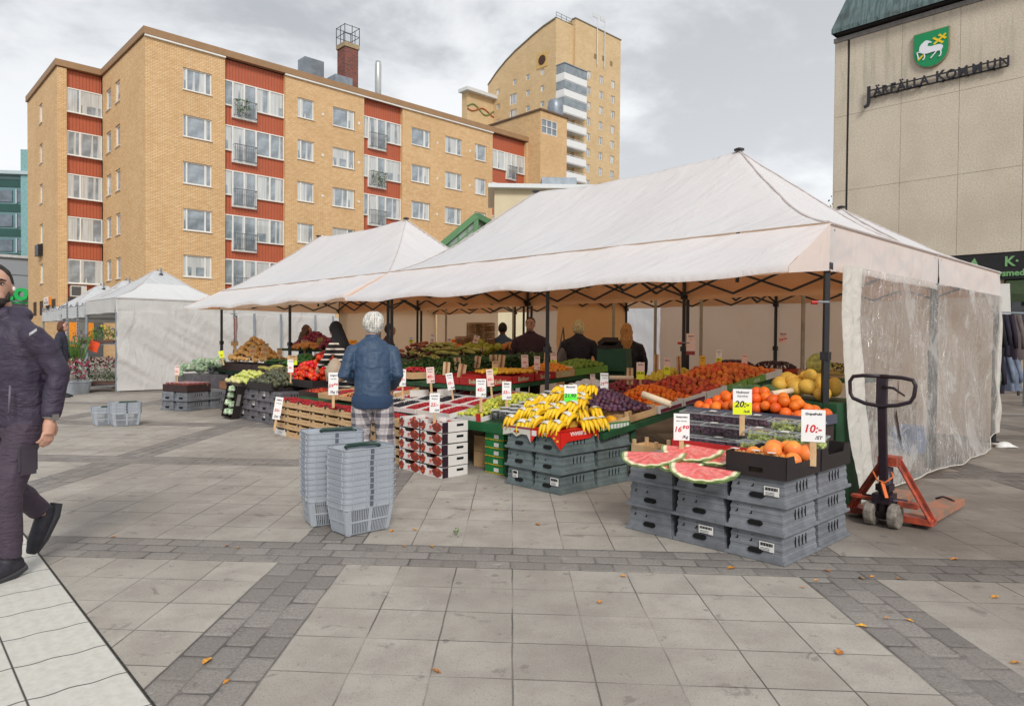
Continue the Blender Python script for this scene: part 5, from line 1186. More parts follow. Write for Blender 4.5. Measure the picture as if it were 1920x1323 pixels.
# crate of plums under the table
wood_crate(1.62, -.22, .30, .3, .25, .12, 'small pine crate of plums, upper one below the tilted table', 'pine crates below the table'); wood_crate(1.62, -.22, .14, .3, .25, .12, 'small pine crate of plums, lower one below the tilted table', 'pine crates below the table')

# ---- bananas
ob = empty('banana_carton'); tag(ob, 'bright red banana carton lid over the top right crate', 'carton'); put(ob, 2.05, -1.03, .45)
b = MB(); w, d, h = .385, .545, .13
b.prism([(-w/2, -.13), (-w/2+.02, -.13), (-w/2+.07, -.06), (w/2-.11, -.06), (w/2-.0, -.17), (w/2, -.17), (w/2, 0), (-w/2, 0)], (0, -d/2, .13), (1, 0, 0), (0, 0, 1), (0, 1, 0), .006)
b.prism([(-d/2, -.17), (-d/2+.10, -.10), (d/2-.12, -.09), (d/2-.03, -.05), (d/2, -.12), (d/2, 0), (-d/2, 0)], (w/2-.006, 0, .13), (0, 1, 0), (0, 0, 1), (1, 0, 0), .006); b.bx(-w/2, w/2, -d/2, d/2, .118, .13)
b.build('lid', M('banana red', S(222, 40, 30), .5, .05), ob)
text('TURBANA', ob, M('white print', S(236, 232, 228), .6), (w/2+.001, -.02, .10), (PI/2, PI, PI/2), .05, 'printed_name', bold=.001)
b = MB(); k = [(.14, .10), (.12, .065), (.16, .04)]
for x, z_ in k: b.prism([(.016*math.cos(a*.8), .011*math.sin(a*.8)) for a in range(8)], (x, -d/2-.003, z_), (1, 0, 0), (0, 0, 1), (0, 1, 0), .002)
for y, z_ in ((.16, .115), (.2, .09), (.23, .06)): b.prism([(.014*math.cos(a*.8), .010*math.sin(a*.8)) for a in range(8)], (w/2+.001, y, z_), (0, 1, 0), (0, 0, 1), (1, 0, 0), .002)
b.build('printed_fruit', M('print yellow', S(238, 196, 40), .5), ob); b = MB(); b.bx(-.17, -.11, -d/2-.003, -d/2-.001, .06, .11); b.build('sticker', STK, ob)
text('T', ob, M('white print', S(236, 232, 228), .6), (0, -d/2-.002, .085), (PI/2, 0, 0), .04, 'printed_emblem', bold=.002)
ob2 = empty('banana_carton'); tag(ob2, 'off-white banana carton lid over the top left crate', 'carton'); put(ob2, 2.43, -1.03, .45)
b = MB(); b.prism([(-w/2, -.10), (-.06, -.07), (.0, -.10), (.06, -.07), (w/2-.05, -.07), (w/2, -.14), (w/2, 0), (-w/2, 0)], (0, -d/2, .13), (1, 0, 0), (0, 0, 1), (0, 1, 0), .006); b.bx(-w/2, w/2, -d/2, d/2, .118, .13); b.build('lid', M('offwhite carton', S(206, 204, 192), .6, .06), ob2)
b = MB(); b.bx(-w/2, w/2, -d/2-.003, -d/2-.001, .112, .13); b.prism([(.04*math.cos(a*.5236), .013*math.sin(a*.5236)) for a in range(12)], (0, -d/2-.003, .08), (1, 0, 0), (0, 0, 1), (0, 1, 0), .002); b.build('printed_band', M('dull red print', S(160, 60, 60), .6), ob2)
MBAN = M('banana peel', S(246, 208, 40), .45, .08, 12, col2=S(232, 186, 34), rand=.08); MBT = M('banana tip', S(120, 120, 40), .6, .2); FILM = M('white wrap', S(222, 220, 214), .3, .06, 30)
def bunch(n, seed, name='banana_bunch'):
    """a hand lying down: crown at the origin, fingers curving away along -y and fanning out"""
    random.seed(seed); e = empty(name); L = .20
    b = MB(); b.sm = True
    for i in range(n):
        row = i % 2; a = (i-(n-1)/2)*.19; pts = []; rad = []
        for k in range(9):
            f = k/8; bow = .055*math.sin(PI*f*.95)
            x = math.sin(a)*(.045 + L*f*.62) ; y = -L*f*math.cos(a*.7); z = bow + row*.026 - .012*f
            pts.append((x, y, z)); rad.append([.008, .014, .020, .0225, .023, .0225, .0195, .012, .005][k])
        b.mat = 0; b.tube(pts, rad, 7); b.mat = 1; b.ell(Vector(pts[-1]), (.006, .006, .006), 5, 4)
    b.build('bananas', [MBAN, MBT], e, recalc=False)
    c = MB(); c.sm = True; c.tube([(0, .025, .006), (0, .0, .008), (0, -.025, .012)], [.010, .016, .022], 7); c.build('crown', M('banana crown', S(170, 160, 60), .6, .2), e)
    w_ = MB(); w_.sm = True; N = 12; vs = []; A_ = n*.17/2
    for i in range(N+1):
        a = (i/N*2-1)*A_
        for f in (.38, .60): vs.append((math.sin(a)*(.045+L*f*.62)*1.08, -L*f, .055*math.sin(PI*f*.95) + .050 - .02*abs(i/N*2-1)**3 + .003*(i % 2)))
    w_.add(vs, [(2*i, 2*i+1, 2*i+3, 2*i+2) for i in range(N)]); w_.build('wrap', FILM, e, recalc=False); return e
bp_ = [bunch(5, 1), bunch(6, 2), bunch(5, 3)]
random.seed(17)
# stepped rows of hands, crowns up and tips towards the customer, some turned to the right side
for (sa, sb, t, z, pit, n, yaw) in ((1.88, 2.62, -1.12, .625, .50, 6, -.1), (1.90, 2.60, -1.00, .70, .42, 6, .15), (1.94, 2.58, -.88, .755, .35, 5, -.2), (1.95, 2.52, -.76, .81, .30, 5, .2), (1.98, 2.40, -.64, .85, .2, 4, -.1), (2.0, 2.3, -.54, .87, .1, 3, .1)):
    for i in range(n):
        c = copy_tree(bp_[random.randrange(3)]); f = (i+.5)/n
        put(c, sa + (sb-sa)*f + random.uniform(-.02, .02), t + random.uniform(-.03, .03), z + random.uniform(-.015, .015)); c.rotation_euler = (pit + random.uniform(-.15, .15), random.uniform(-.2, .2), RK2 + yaw + random.uniform(-.45, .35)); c.scale = (1.0, 1.0, 1.0)
        tag(c, 'hand of yellow bananas with white wrap in the pile on the red carton', 'bananas', 'hands of bananas in the pile')
for (sx_, ta, tb_, z, pit, n) in ((2.0, -.95, -.55, .62, .4, 3), (2.08, -.9, -.55, .70, .3, 2), (2.56, -1.0, -.5, .62, .4, 3)):
    for i in range(n):
        c = copy_tree(bp_[random.randrange(3)]); f = (i+.5)/n; put(c, sx_, ta + (tb_-ta)*f, z)
        c.rotation_euler = (pit, random.uniform(-.2, .2), RK2 + (1.2 if sx_ < 2.5 else -1.2) + random.uniform(-.2, .2)); c.scale = (1.0, 1.0, 1.0); tag(c, 'hand of yellow bananas with white wrap in the pile on the red carton', 'bananas', 'hands of bananas in the pile')
for o in bp_: drop(o)
b = MB(); b.bx(-.27, .27, -.20, .22, 0, .06); b.bx(-.22, .22, -.05, .20, .06, .13); b.bx(-.17, .17, .02, .18, .13, .18); put(tag(b.build('cardboard_tier', M('banana paper', S(206, 176, 70), .8)), 'stepped cardboard tier propping up the rear bananas', 'cardboard tier'), 2.26, -.82, .585)

# ---- printed tomato boxes, two stacks of five
TOM = None
def tomato_print():
    m, nt, bs = newmat('tomato print'); tc = node(nt, 'ShaderNodeTexCoord'); v = node(nt, 'ShaderNodeTexVoronoi'); v.inputs['Scale'].default_value = 30; nt.links.new(tc.outputs['Object'], v.inputs['Vector'])
    c = mix(nt, X(v.outputs['Distance']).ss(.1, .55), S(220, 92, 52), S(130, 44, 30)); nt.links.new(c, bs.inputs['Base Color']); bs.inputs['Roughness'].default_value = .4; return m
TP = tomato_print(); PRN = M('dark print', S(52, 34, 48), .5); PRR = M('pale red print', S(214, 110, 100), .6)
def tombox(w, d, h=.112):
    e = empty('printed_box'); b = MB(); k = .006
    b.bx(-w/2, w/2, -d/2, d/2, 0, k); b.prism([(-w/2, 0), (w/2, 0), (w/2, h-.005), (w/2-.09, h-.005), (w/2-.11, h*.68), (-w/2+.11, h*.68), (-w/2+.09, h-.005), (-w/2, h-.005)], (0, -d/2, 0), (1, 0, 0), (0, 0, 1), (0, 1, 0), k)
    b.prism([(-w/2, 0), (w/2, 0), (w/2, h-.005), (-w/2, h-.005)], (0, d/2-k, 0), (1, 0, 0), (0, 0, 1), (0, 1, 0), k)
    for x in (-w/2, w/2-k): b.prism([(-d/2, 0), (d/2, 0), (d/2, h-.005), (-d/2, h-.005)], (x, 0, 0), (0, 1, 0), (0, 0, 1), (1, 0, 0), k)
    b.build('walls', WHC, e); random.seed(5)
    def blob(cx, cz, rx, rz_): return [(cx + rx*(1+.12*math.sin(5*a))*math.cos(a), cz + rz_*(1+.12*math.cos(4*a))*math.sin(a)) for a in [2*PI*i/18 for i in range(18)]]
    p = MB(); p.prism(blob(w/2-.085, .052, .085, .046), (0, -d/2-.002, 0), (1, 0, 0), (0, 0, 1), (0, 1, 0), .002); p.build('printed_tomatoes', TP, e); p = MB(); p.prism(blob(-w/2+.045, .052, .045, .045), (0, -d/2-.002, 0), (1, 0, 0), (0, 0, 1), (0, 1, 0), .002); p.prism(blob(-d/2+.05, .035, .05, .03), (w/2, 0, 0), (0, 1, 0), (0, 0, 1), (1, 0, 0), .002) if False else None
    p.build('printed_tomatoes', TP, e)
    p = MB(); p.bx(w/2, w/2+.002, -d/2+.0, -d/2+.075, .002, h-.007); p.build('printed_panel', PRN, e)
    p = MB(); p.bx(w/2, w/2+.002, .02, .11, .055, .08); p.build('hand_hole', BLKH, e)
    p = MB(); p.prism([(.022*math.cos(a), .02*math.sin(a)) for a in [i*.7 for i in range(9)]], (-.01, -d/2-.0015, .045), (1, 0, 0), (0, 0, 1), (0, 1, 0), .0015); p.bx(-.05, .04, -d/2-.001, -d/2, .015, .02); p.build('printed_logo', PRR, e)
    t = MB(); t.sm = True
    for i in range(24): t.ell((random.uniform(-w/2+.04, w/2-.04), random.uniform(-d/2+.03, d/2-.03), random.uniform(.035, h-.03)), (.022, .022, .02), 7, 5)
    t.build('cherry_tomatoes', M('tomato shade', S(170, 60, 40), .4, .1, 12), e, recalc=False)
    l = MB(); l.bx(-w/2+.012, w/2-.012, -d/2+.012, d/2-.012, h*.62, h*.66); l.build('film_lid', CLR, e); return e
for c in range(2):
    pr_ = tombox(.37, .34)
    for l in range(5):
        o = copy_tree(pr_); tag(o, f"white box printed with red tomatoes, {ORD[l]} from the ground in the {'right' if c == 0 else 'left'} stack", 'box', 'boxes printed with tomatoes'); put(o, 3.36 + c*.385, -1.46 - .0*c, l*.116, random.uniform(-.02, .02))
    drop(pr_)
for c in range(3):
    for l in range(5): pass
# ---- green table at the front right of the berries
tb2 = empty('market_table'); tag(tb2, 'dark green painted trestle table with slanted leg under the blueberry cups', 'table')
SL2 = .155
def z2(s, t): return .52 + SL2*(t+1.2)
b = MB(); slab(b, 2.72, 7.4, -1.08, .1, lambda s, t: z2(s, t)-.01, .05); b.build('tabletop', TBL, tb2)
b = MB(); b.bx(-2.33, 2.33, -.012, .012, -.06, .035); o = b.build('front_board', M('green board', S(34, 104, 60), .6, .15, 4), tb2); o.location = ST(5.05, -1.1, .5); o.rotation_euler = (0, 0, RK2)
for a_, c_ in ((ST(2.82, -1.05), ST(2.98, -1.0, .5)), (ST(2.8, .0), ST(2.8, .0, .65)), (ST(7.3, -1.0), ST(7.3, -1.0, .5)), (ST(5, -.6), ST(5, -.6, .5))): b = MB(); b.bar(a_, c_, .045, .06); b.build('leg', TBL, tb2)
for l in range(5):
    o = empty('printed_box'); tag(o, f"green and yellow printed fruit box, {ORD[l]} from the ground under the trestle table", 'box', 'green boxes under the table'); put(o, 3.02, -.86, l*.088, random.uniform(-.03, .03))
    b = MB(); b.bx(-.14, .14, -.2, .2, 0, .085); b.build('walls', GRC, o); b = MB(); b.bx(-.14, .14, -.203, -.2, .004, .016); b.bx(.14, .143, -.2, .2, .004, .016); b.build('printed_band', M('yellow teeth', S(226, 196, 50), .6, .4, 60), o); b = MB(); b.bx(.0, .07, -.204, -.2, .025, .065); b.build('sticker', STK, o)
for l in range(2):
    b = MB(); b.bx(-.15, .15, -.15, .15, 0, .17); b.bx(-.002, .002, -.152, -.15, 0, .17); put(tag(b.build('carton', CARD), f"plain brown carton, {'lower' if l == 0 else 'upper'} one under the trestle table", 'carton', 'cartons under the table'), 3.38, -.75, l*.175)
# blueberry cups
def cup():
    e = empty('berry_cup'); b = MB(); b.sm = True; b.lathe([(.044, 0), (.056, .10)], 14); b.build('cup', CLR, e, recalc=False)
    b = MB(); b.sm = True
    for i in range(60):
        a = random.uniform(0, 6.3); z = random.uniform(.006, .085); rr_ = (.038+z*.10)*math.sqrt(random.uniform(.45, 1)); b.ell((rr_*math.cos(a), rr_*math.sin(a), z), (.008, .008, .008), 5, 4)
    b.build('blueberries', DB, e, recalc=False); l = MB(); l.lathe([(.059, .100), (.059, .108), (.050, .110), (.0, .110)], 14); l.build('lid', M('frosted lid', S(206, 208, 212), .25, .1, 20), e); return e
cp = cup()
k = 0
for j, t in enumerate([-.97 + .135*i for i in range(12)]):
    for i in range(3):
        s = 2.82 + .135*i; z = z2(s, t) + .005
        c = copy_tree(cp); c.location = ST(s + random.uniform(-.01, .01), t, z + (.0 if j < 6 else .04)); c.rotation_euler = (0, 0, random.uniform(0, 6)) if j < 7 else (.5, .4, RK2+random.uniform(-.3, .3)); tag(c, 'clear plastic cup of blueberries with lid on the green table right of the greengages', 'berry cup', 'cups of blueberries')
drop(cp)
b = MB(); slab(b, 2.72, 3.25, -.05, .72, lambda s, t: z2(s, t)-.0, .05); tag(b.build('shelf_board', TBL), 'green shelf board under the rear blueberry cups', 'board')
# greengages
tray(3.42, -.55, z2(0, -.55)-.02, .42, 1.05, .06, WHC, 'white low box of yellow-green greengages beside the blueberry cups', tilt=math.atan(SL2))
b = MB(); b.bx(-.03, .03, -.005, .005, 0, .09); put(tag(b.build('cardboard_strip', M('red strip', S(206, 40, 40), .5)), 'small red cardboard corner in front of the greengages', 'cardboard strip'), 3.24, -1.09, .53)
heap('greengage', 3.22, 3.60, -1.08, -.05, lambda s, t: z2(s, t) + .02, .10, 'yellow-green greengage in the heap under the 45:- sign', 'greengage', 'greengages in the heap', exp=1.8, cap=290)
# berry trays: rows along t
tl2 = math.atan(SL2); rowsB = [(3.78, .30), (4.10, .30), (4.42, .30), (4.74, .30), (5.08, .32), (5.45, .36), (5.85, .36), (6.25, .36)]
tn_ = 0
for i, (s, w) in enumerate(rowsB):
    for j, t in enumerate((-.97, -.56, -.15)):
        kind = 'dark' if (i, j) in ((2, 1), (3, 0), (3, 1), (4, 0)) else ('orange' if (i, j) in ((6, 0), (5, 2)) else 'red')
        kn = {'dark': 'blackberries', 'orange': 'physalis', 'red': 'raspberries'}[kind]
        z = z2(0, t) + .01 + (.05 if i > 4 else 0)
        tray(s, t, z, w, .40, .055, WHC if i < 5 else CARD, f"low tray of {kn}, {ORD[i]} row from the greengages, {['front', 'middle', 'rear'][j]} one", 'box', 'low berry trays', tl2, lip=.006)
        berries(s, t, z+.03, w-.02, .37, {'dark': DB, 'orange': OB, 'red': RB}[kind], f"{kn} filling the {['front', 'middle', 'rear'][j]} tray of the {ORD[i]} berry row", kn, .010, 210, tl2, .022)
for (s, t, rz) in ((4.6, -.45, 0), (4.95, -.62, 0), (4.25, -.2, 0), (5.3, -.8, 0)):
    b = MB(); b.bx(-.14, .14, -.004, .004, 0, .085); o = put(tag(b.build('box_flap', WHC if s > 4.3 else CARD), f"upright cardboard box flap between berry trays at the {['second', 'third', 'first', 'last'][[4.6, 4.95, 4.25, 5.3].index(s)]} gap", 'box flap', 'cardboard flaps'), s, t, z2(s, t)+.06, PI/2*.97)
# ---- tan cartons with black corner clips, front row of raspberries
CLP = M('black clip', S(34, 36, 36), .5)
def clipbox(white=False):
    w, d, h = .392, .32, .098; e = empty('berry_carton'); b = MB(); k = .006; b.bx(-w/2, w/2, -d/2, d/2, 0, k)
    b.prism([(-w/2, k), (w/2, k), (w/2, h-.006), (w/2-.06, h-.006), (w/2-.09, h-.024), (-w/2+.09, h-.024), (-w/2+.06, h-.006), (-w/2, h-.006)], (0, -d/2, 0), (1, 0, 0), (0, 0, 1), (0, 1, 0), k)
    b.bx(-w/2, w/2, d/2-k, d/2, k, h-.01)
    for x in (-w/2, w/2-k): b.bx(x, x+k, -d/2+k, d/2-k, k, h-.01)
    b.build('walls', WHC if white else CARD, e)
    for x in (-w/2, w/2): c = MB(); c.bx(x-.022, x+.022, -d/2-.004, -d/2+.03, h-.03, h+.004); c.build('corner_clip', CLP, e)
    c = MB()
    for x in (-.05, 0, .05): c.bx(x-.012, x+.012, -d/2-.002, -d/2, .04, .046)
    c.build('perforation', M('slot brown', S(120, 84, 52), .8), e); return e
cb, cw = clipbox(), clipbox(True)
for c in range(9):
    s = 7.29 - c*.40; t = -1.24 - .012*c
    for l in range(5 if c else 5):
        o = copy_tree(cw if (c == 0 and l == 0) else cb); tag(o, f"{'white' if c == 0 and l == 0 else 'tan'} berry carton with black clips, {ORD[c]} column from the left, {ORD[l]} layer up", 'carton', 'berry cartons with black clips'); put(o, s, t, l*.105, random.uniform(-.02, .02))
    if c < 8: berries(s, t, 5*.105-.03, .37, .30, RB, f"raspberries heaped in the top carton of the {ORD[c]} column", 'raspberries', .010, 260, 0, .03)
drop(cb); drop(cw)
# trays behind them: cherry tomatoes, blueberries, physalis
for i, (s, kind, m, lab) in enumerate(((7.25, 'tom', BRC, 'dark tray of cherry tomatoes behind the leftmost raspberries'), (6.65, 'tom', CARD, 'brown tray of cherry tomatoes behind the raspberries, right of the dark one'), (5.95, 'dark', BRC, 'dark tray of blueberry punnets behind the raspberries'), (5.35, 'orange', CARD, 'tray of yellow chanterelles beside the old man'))):
    tray(s, -.78, .55, .55, .42, .09, m, lab, tilt=.12); berries(s, -.78, .60, .5, .38, {'tom': M('red orange berry', S(226, 84, 30), .3, .1, 50), 'dark': DB, 'orange': M('chanterelle yellow', S(236, 176, 40), .6, .1, 60)}[kind], {'tom': 'cherry tomatoes', 'dark': 'blueberries', 'orange': 'chanterelles'}[kind] + ' filling the ' + lab[:lab.find(' tray')] + [' tray at far left', ' tray next right', ' tray by the price sign', ' tray by the man'][i], {'tom': 'cherry_tomatoes', 'dark': 'blueberries', 'orange': 'chanterelles'}[kind], .013, 190, .12, .03)
# ---- vegetables on the crates (avocados, squash, tomatoes)
tray(8.95, -.74, .545, .95, .5, .12, BLKC, 'black tray of avocados on the mauve-grey crates'); tray(9.9, -.74, .545, .9, .5, .06, BLKC, 'black tray of pale squash left of the avocados'); tray(8.3, -.40, .62, 1.1, .5, .12, BLKC, 'black tray of tomatoes right of the avocados')
b = MB(); b.bx(-.5, .5, -.2, .2, 0, .61); put(tag(b.build('tray_stand', BRC), 'dark stand under the tomato tray', 'stand'), 8.25, -.2, 0)
heap('avocado', 8.4, 9.5, -.97, -.42, lambda s, t: .60, .24, 'dark green avocado in the heap on the black tray', 'avocado', 'avocados in the heap', exp=1.6, peak=(.5, .7))
heap('squash', 9.4, 10.5, -.95, -.4, lambda s, t: .58, .18, 'pale yellow-green squash in the heap left of the avocados', 'squash', 'pale squash', flat=.3, dens=.75)
heap('garden_egg', 9.8, 10.45, -1.0, -.75, lambda s, t: .58, .05, 'small pale round aubergine at the left corner of the squash tray', 'aubergine', 'pale round aubergines')
heap('corn', 9.5, 10.2, -.5, -.15, lambda s, t: .78, .06, 'corn cob in pale husk lying behind the squash', 'corn cob', 'corn cobs behind the squash', flat=1.2, dens=.5, layers=1)
heap('tomato', 7.75, 8.85, -.62, -.12, lambda s, t: .70, .26, 'red tomato in the heap left of the woman in the striped coat', 'tomato', 'red tomatoes in the heap', exp=1.6)
# upper tier
b = MB(); slab(b, 8.2, 13.3, -.08, 1.7, lambda s, t: .72, .05); tag(b.build('display_table', TBL), 'dark raised table top under the potatoes, onions and peppers', 'table')
for i, (s, m, lab) in enumerate(((12.15, BRC, 'dark tray of potatoes, widest at the left'), (10.9, BRC, 'dark tray of onions right of the potatoes'), (10.3, BLKC, 'black tray of courgettes under the kraft price cards'), (9.45, BLKC, 'black tray of green peppers'), (8.65, BLKC, 'black tray of red peppers by the striped coat'))): tray(s, .14, .72, [1.7, .7, .5, .8, .7][i], .5, .16, m, lab)
heap('potato', 11.3, 13.0, -.05, .8, lambda s, t: .86, .50, 'round yellow potato in the tall heap on the dark tray', 'potato', 'potatoes in the tall heap', cap=150, exp=1.3, peak=(.55, .5))
heap('onion', 10.1, 11.3, .15, 1.2, lambda s, t: .92 + .22*t, .16, 'brown onion in the heap right of the potatoes', 'onion', 'brown onions in the heap', cap=110)
heap('courgette', 9.95, 10.75, -.1, .2, lambda s, t: .88, .06, 'green courgette lying in the black tray', 'courgette', 'courgettes in the tray', flat=1.4, dens=.6)
heap('red_onion', 10.7, 11.8, .9, 1.6, lambda s, t: 1.2, .28, 'red onion in the heap under the yellow price card', 'red onion', 'red onions in the heap', exp=1.5, cap=110)
heap('red_onion', 9.9, 10.4, .8, 1.3, lambda s, t: 1.18, .18, 'red onion in the small heap between two price cards', 'red onion', 'red onions in the small heap')
heap('green_pepper', 9.1, 9.95, -.1, .4, lambda s, t: .90, .14, 'dark green pepper in the black tray behind the tomatoes', 'green pepper', 'green peppers')
heap('red_pepper', 8.55, 9.3, .2, .9, lambda s, t: 1.0, .16, 'glossy red pepper in the heap beside the yellow peppers', 'red pepper', 'red peppers')
heap('yellow_pepper', 8.2, 8.65, .1, .8, lambda s, t: 1.02, .26, 'yellow pepper heaped by the head of the woman in the headscarf', 'yellow pepper', 'yellow peppers')
heap('tomato', 8.2, 8.6, -.2, .05, lambda s, t: .98, .08, 'ribbed red tomato in the small heap under the peppers', 'tomato', 'ribbed tomatoes in the small heap')
for (a_, c_, e_, g_, z_, lab_) in ((9.8, 11.9, .8, 1.7, 1.19, 'raised dark board under the red onions'), (8.2, 9.4, .2, 1.0, .99, 'raised dark board under the red and yellow peppers'), (10.0, 11.4, .2, 1.25, .93, 'dark board under the brown onions')):
    b = MB(); slab(b, a_, c_, e_, g_, lambda s, t: z_, .05); tag(b.build('display_board', TBL), lab_, 'board')
# low stack at the left: cherry tomato cups, cabbages, ginger
base = Vector((-6.19, 13.34, 0)); ex = Vector((-.93, .37, 0)); ey = Vector((.46, .89, 0))
o = tray(0, 0, .361, .66, .56, .14, BRC, 'dark brown tray of cherry tomato cups on the low crate stack'); o.location = base + ex*.34 + ey*.3 + Z*.361; o.rotation_euler = (0, 0, R(-25))
cp = empty('tomato_cup'); b = MB(); b.sm = True
for i in range(26): a = random.uniform(0, 6.3); rr_ = .03*math.sqrt(random.random()); b.ell((rr_*math.cos(a), rr_*math.sin(a), random.uniform(.01, .09)), (.012, .012, .012), 6, 4)
b.build('cherry_tomatoes', M('cherry tomato', S(206, 70, 36), .3, .1, 20, rand=.1), cp, recalc=False); b = MB(); b.lathe([(.034, 0), (.043, .1)], 10); b.build('cup', CLR, cp, recalc=False); b = MB(); b.lathe([(.046, .1), (.046, .106), (0, .108)], 10); b.build('lid', M('pink lid', S(206, 150, 156), .3, .2, 30), cp)
for i in range(6):
    for j in range(5):
        c = copy_tree(cp); c.location = base + ex*(.05+.105*i) + ey*(.07+.105*j) + Z*.43; tag(c, 'cup of cherry tomatoes with pink lid in the dark brown tray', 'tomato cup', 'cups of cherry tomatoes')
drop(cp)
o = tray(0, 0, .361, .62, .5, .16, M('rusty carton', S(150, 106, 78), .8, .15, 9), 'brown carton of ginger roots behind the cherry tomato cups'); o.location = base + ex*(-.12) + ey*1.15 + Z*.37; o.rotation_euler = (0, 0, R(-25))
berries(0, 0, 0, .58, .46, M('ginger', S(186, 140, 96), .8, .15, 30), 'ginger roots heaped in the brown carton', 'ginger_roots', .018, 130, 0, .06).location = o.location + Z*.14
cabp = fruit('cabbage', .085, MCAB, lumpy(3, .45), 16, 11, (1, 1, .8))
for i, (px, py, Y_) in enumerate([(338+i*7.5, 700-((i*37) % 13)-i*1.2, 14.7+.05*(i % 5)) for i in range(11)] + [(350+i*8, 690-i*1.1-((i*29) % 9), 15.1+.05*(i % 4)) for i in range(9)] + [(368+i*9, 680-((i*17) % 5), 15.3) for i in range(5)]):
    c = cabp.copy(); COL.objects.link(c); c.location = PY(px, py, Y_); c.rotation_euler = (random.random()*6, random.random()*6, random.random()*6); f = random.uniform(.9, 1.2); c.scale = (f, f, f*.9); tag(c, 'pale green cabbage in the heap behind the cherry tomato cups', 'cabbage', 'cabbages in the low heap')
b = MB(); b.bx(-.55, .55, -.35, .35, 0, .62); q = PY(378, 700, 15.1); o = b.build('cabbage_stand', PLG3); o.location = (q.x, q.y, 0); o.rotation_euler = (0, 0, RK2); tag(o, 'grey stand under the cabbages', 'stand')
# leaning cabbage box
cbx = empty('cabbage_box', PY(424, 783, 12.35)*1, 0, 'dark box of cabbages standing on end and leaning against the mauve-grey crates', 'box'); cbx.location = PZ(424, 783, 0.02); cbx.rotation_euler = (R(-6), R(9), R(-36))
b = MB(); b.bx(-.16, .16, 0, .14, 0, .02); b.bx(-.16, .16, 0, .14, .58, .6); b.bx(-.16, -.15, 0, .14, .02, .58); b.bx(.15, .16, 0, .14, .02, .58); b.bx(-.15, .15, .13, .14, .02, .58); b.build('box_walls', BLKC, cbx)
b = MB(); b.bx(-.152, .152, -.003, .0, .0, .6) if False else b.bx(.162, .164, .03, .1, .25, .45); b.build('printed_panel', M('grey print', S(150, 146, 140), .6), cbx)
for i, (x, z) in enumerate(((-.06, .1), (.07, .12), (-.05, .27), (.07, .25), (0.0, .40), (.02, .52))):
    c = cabp.copy(); COL.objects.link(c); c.location = cbx.location + (Matrix.Rotation(R(-36), 3, 'Z') @ Matrix.Rotation(R(9), 3, 'Y') @ Vector((x, .05, z))); c.scale = (.8, .8, .8); tag(c, 'wrapped pale cabbage inside the leaning dark box', 'cabbage', 'cabbages in the leaning box')
drop(cabp)

# ---- middle raised table: red boxes of mirabelles, kumquats, limes, herbs
SL3 = .055
def z3(s, t): return .845 + SL3*(t+.4)
tb3 = empty('market_table'); tag(tb3, 'raised dark table behind the berries carrying red and green fruit boxes', 'table')
b = MB(); slab(b, 3.85, 7.0, -.42, 1.75, lambda s, t: z3(s, t)-.01, .05); b.build('tabletop', TBL, tb3)
for s, t in ((3.95, -.35), (3.95, 1.6), (6.9, -.35), (6.9, 1.6)): b = MB(); b.bar(ST(s, t), ST(s, t, z3(s, t)-.06), .05); b.build('leg', TBL, tb3)
def redbox(s, t, m, lab, txt=None, w=.55, d=.38):
    o = tray(s, t, z3(s, t), w, d, .09, m, lab, tilt=math.atan(SL3), group='boxes on the raised table')
    if txt:
        text(txt, o, M('pale print', S(228, 200, 190), .6), (w/2+.001, 0, .045), (PI/2, 0, PI/2), .075, 'printed_name', bold=.001)
        if s < 4.3: text(txt, o, M('pale print', S(228, 200, 190), .6), (0, -d/2-.001, .045), (PI/2, 0, 0), .075, 'printed_name', bold=.001)
    return o
for i, t in enumerate((-.2, .2, .6)): redbox(4.13, t, REDC, f"dark red fruit box of yellow mirabelles, {ORD[i]} from the berries, right column", 'Eniker'); redbox(4.70, t, REDC, f"dark red fruit box, {ORD[i]} from the berries, left column")
redbox(4.13, 1.0, CARD, 'brown box of kumquats between the red and the green boxes', 'Eniker'); redbox(4.13, 1.36, LGC, 'light green box of limes, nearer of two'); redbox(4.13, 1.7, LGC, 'light green box of limes, farther of two')
heap('mirabelle', 3.88, 4.9, -.38, .82, lambda s, t: z3(s, t)+.04, .07, 'yellow mirabelle in the dark red boxes', 'mirabelle', 'mirabelles in the red boxes', cap=290, layers=1)
heap('kumquat', 3.88, 4.5, .82, 1.22, lambda s, t: z3(s, t)+.05, .08, 'orange kumquat in the brown box beside the tent pole', 'kumquat', 'kumquats in the brown box')
heap('lime', 3.88, 4.4, 1.22, 1.9, lambda s, t: z3(s, t)+.05, .08, 'green lime in the light green boxes', 'lime', 'limes in the green boxes')
def greens(s, t, z, w, d, h, label, name, mat1, mat2, n=520, sz=.03, seed=0):
    random.seed(seed); b = MB()
    for i in range(n):
        x = random.uniform(-w/2, w/2); y = random.uniform(-d/2, d/2); q = h*(1-(2*x/w)**4)*(1-(2*y/d)**4); c = Vector((x, y, random.uniform(q*.4, q*1.15))); a = Vector([random.gauss(0, 1) for _ in range(3)]).normalized()*sz; e = a.cross(Vector([random.gauss(0, 1) for _ in range(3)])).normalized()*sz*.45
        b.mat = random.random() < .4; b.quad(c-a, c-e, c+a, c+e)
    o = b.build(name, [mat1, mat2], recalc=False); tag(o, label, kind='stuff'); put(o, s, t, z); return o
HG1, HG2 = M('herb dark green', S(44, 78, 34), .6, .2, 20), M('herb green', S(84, 118, 46), .6, .2, 20)
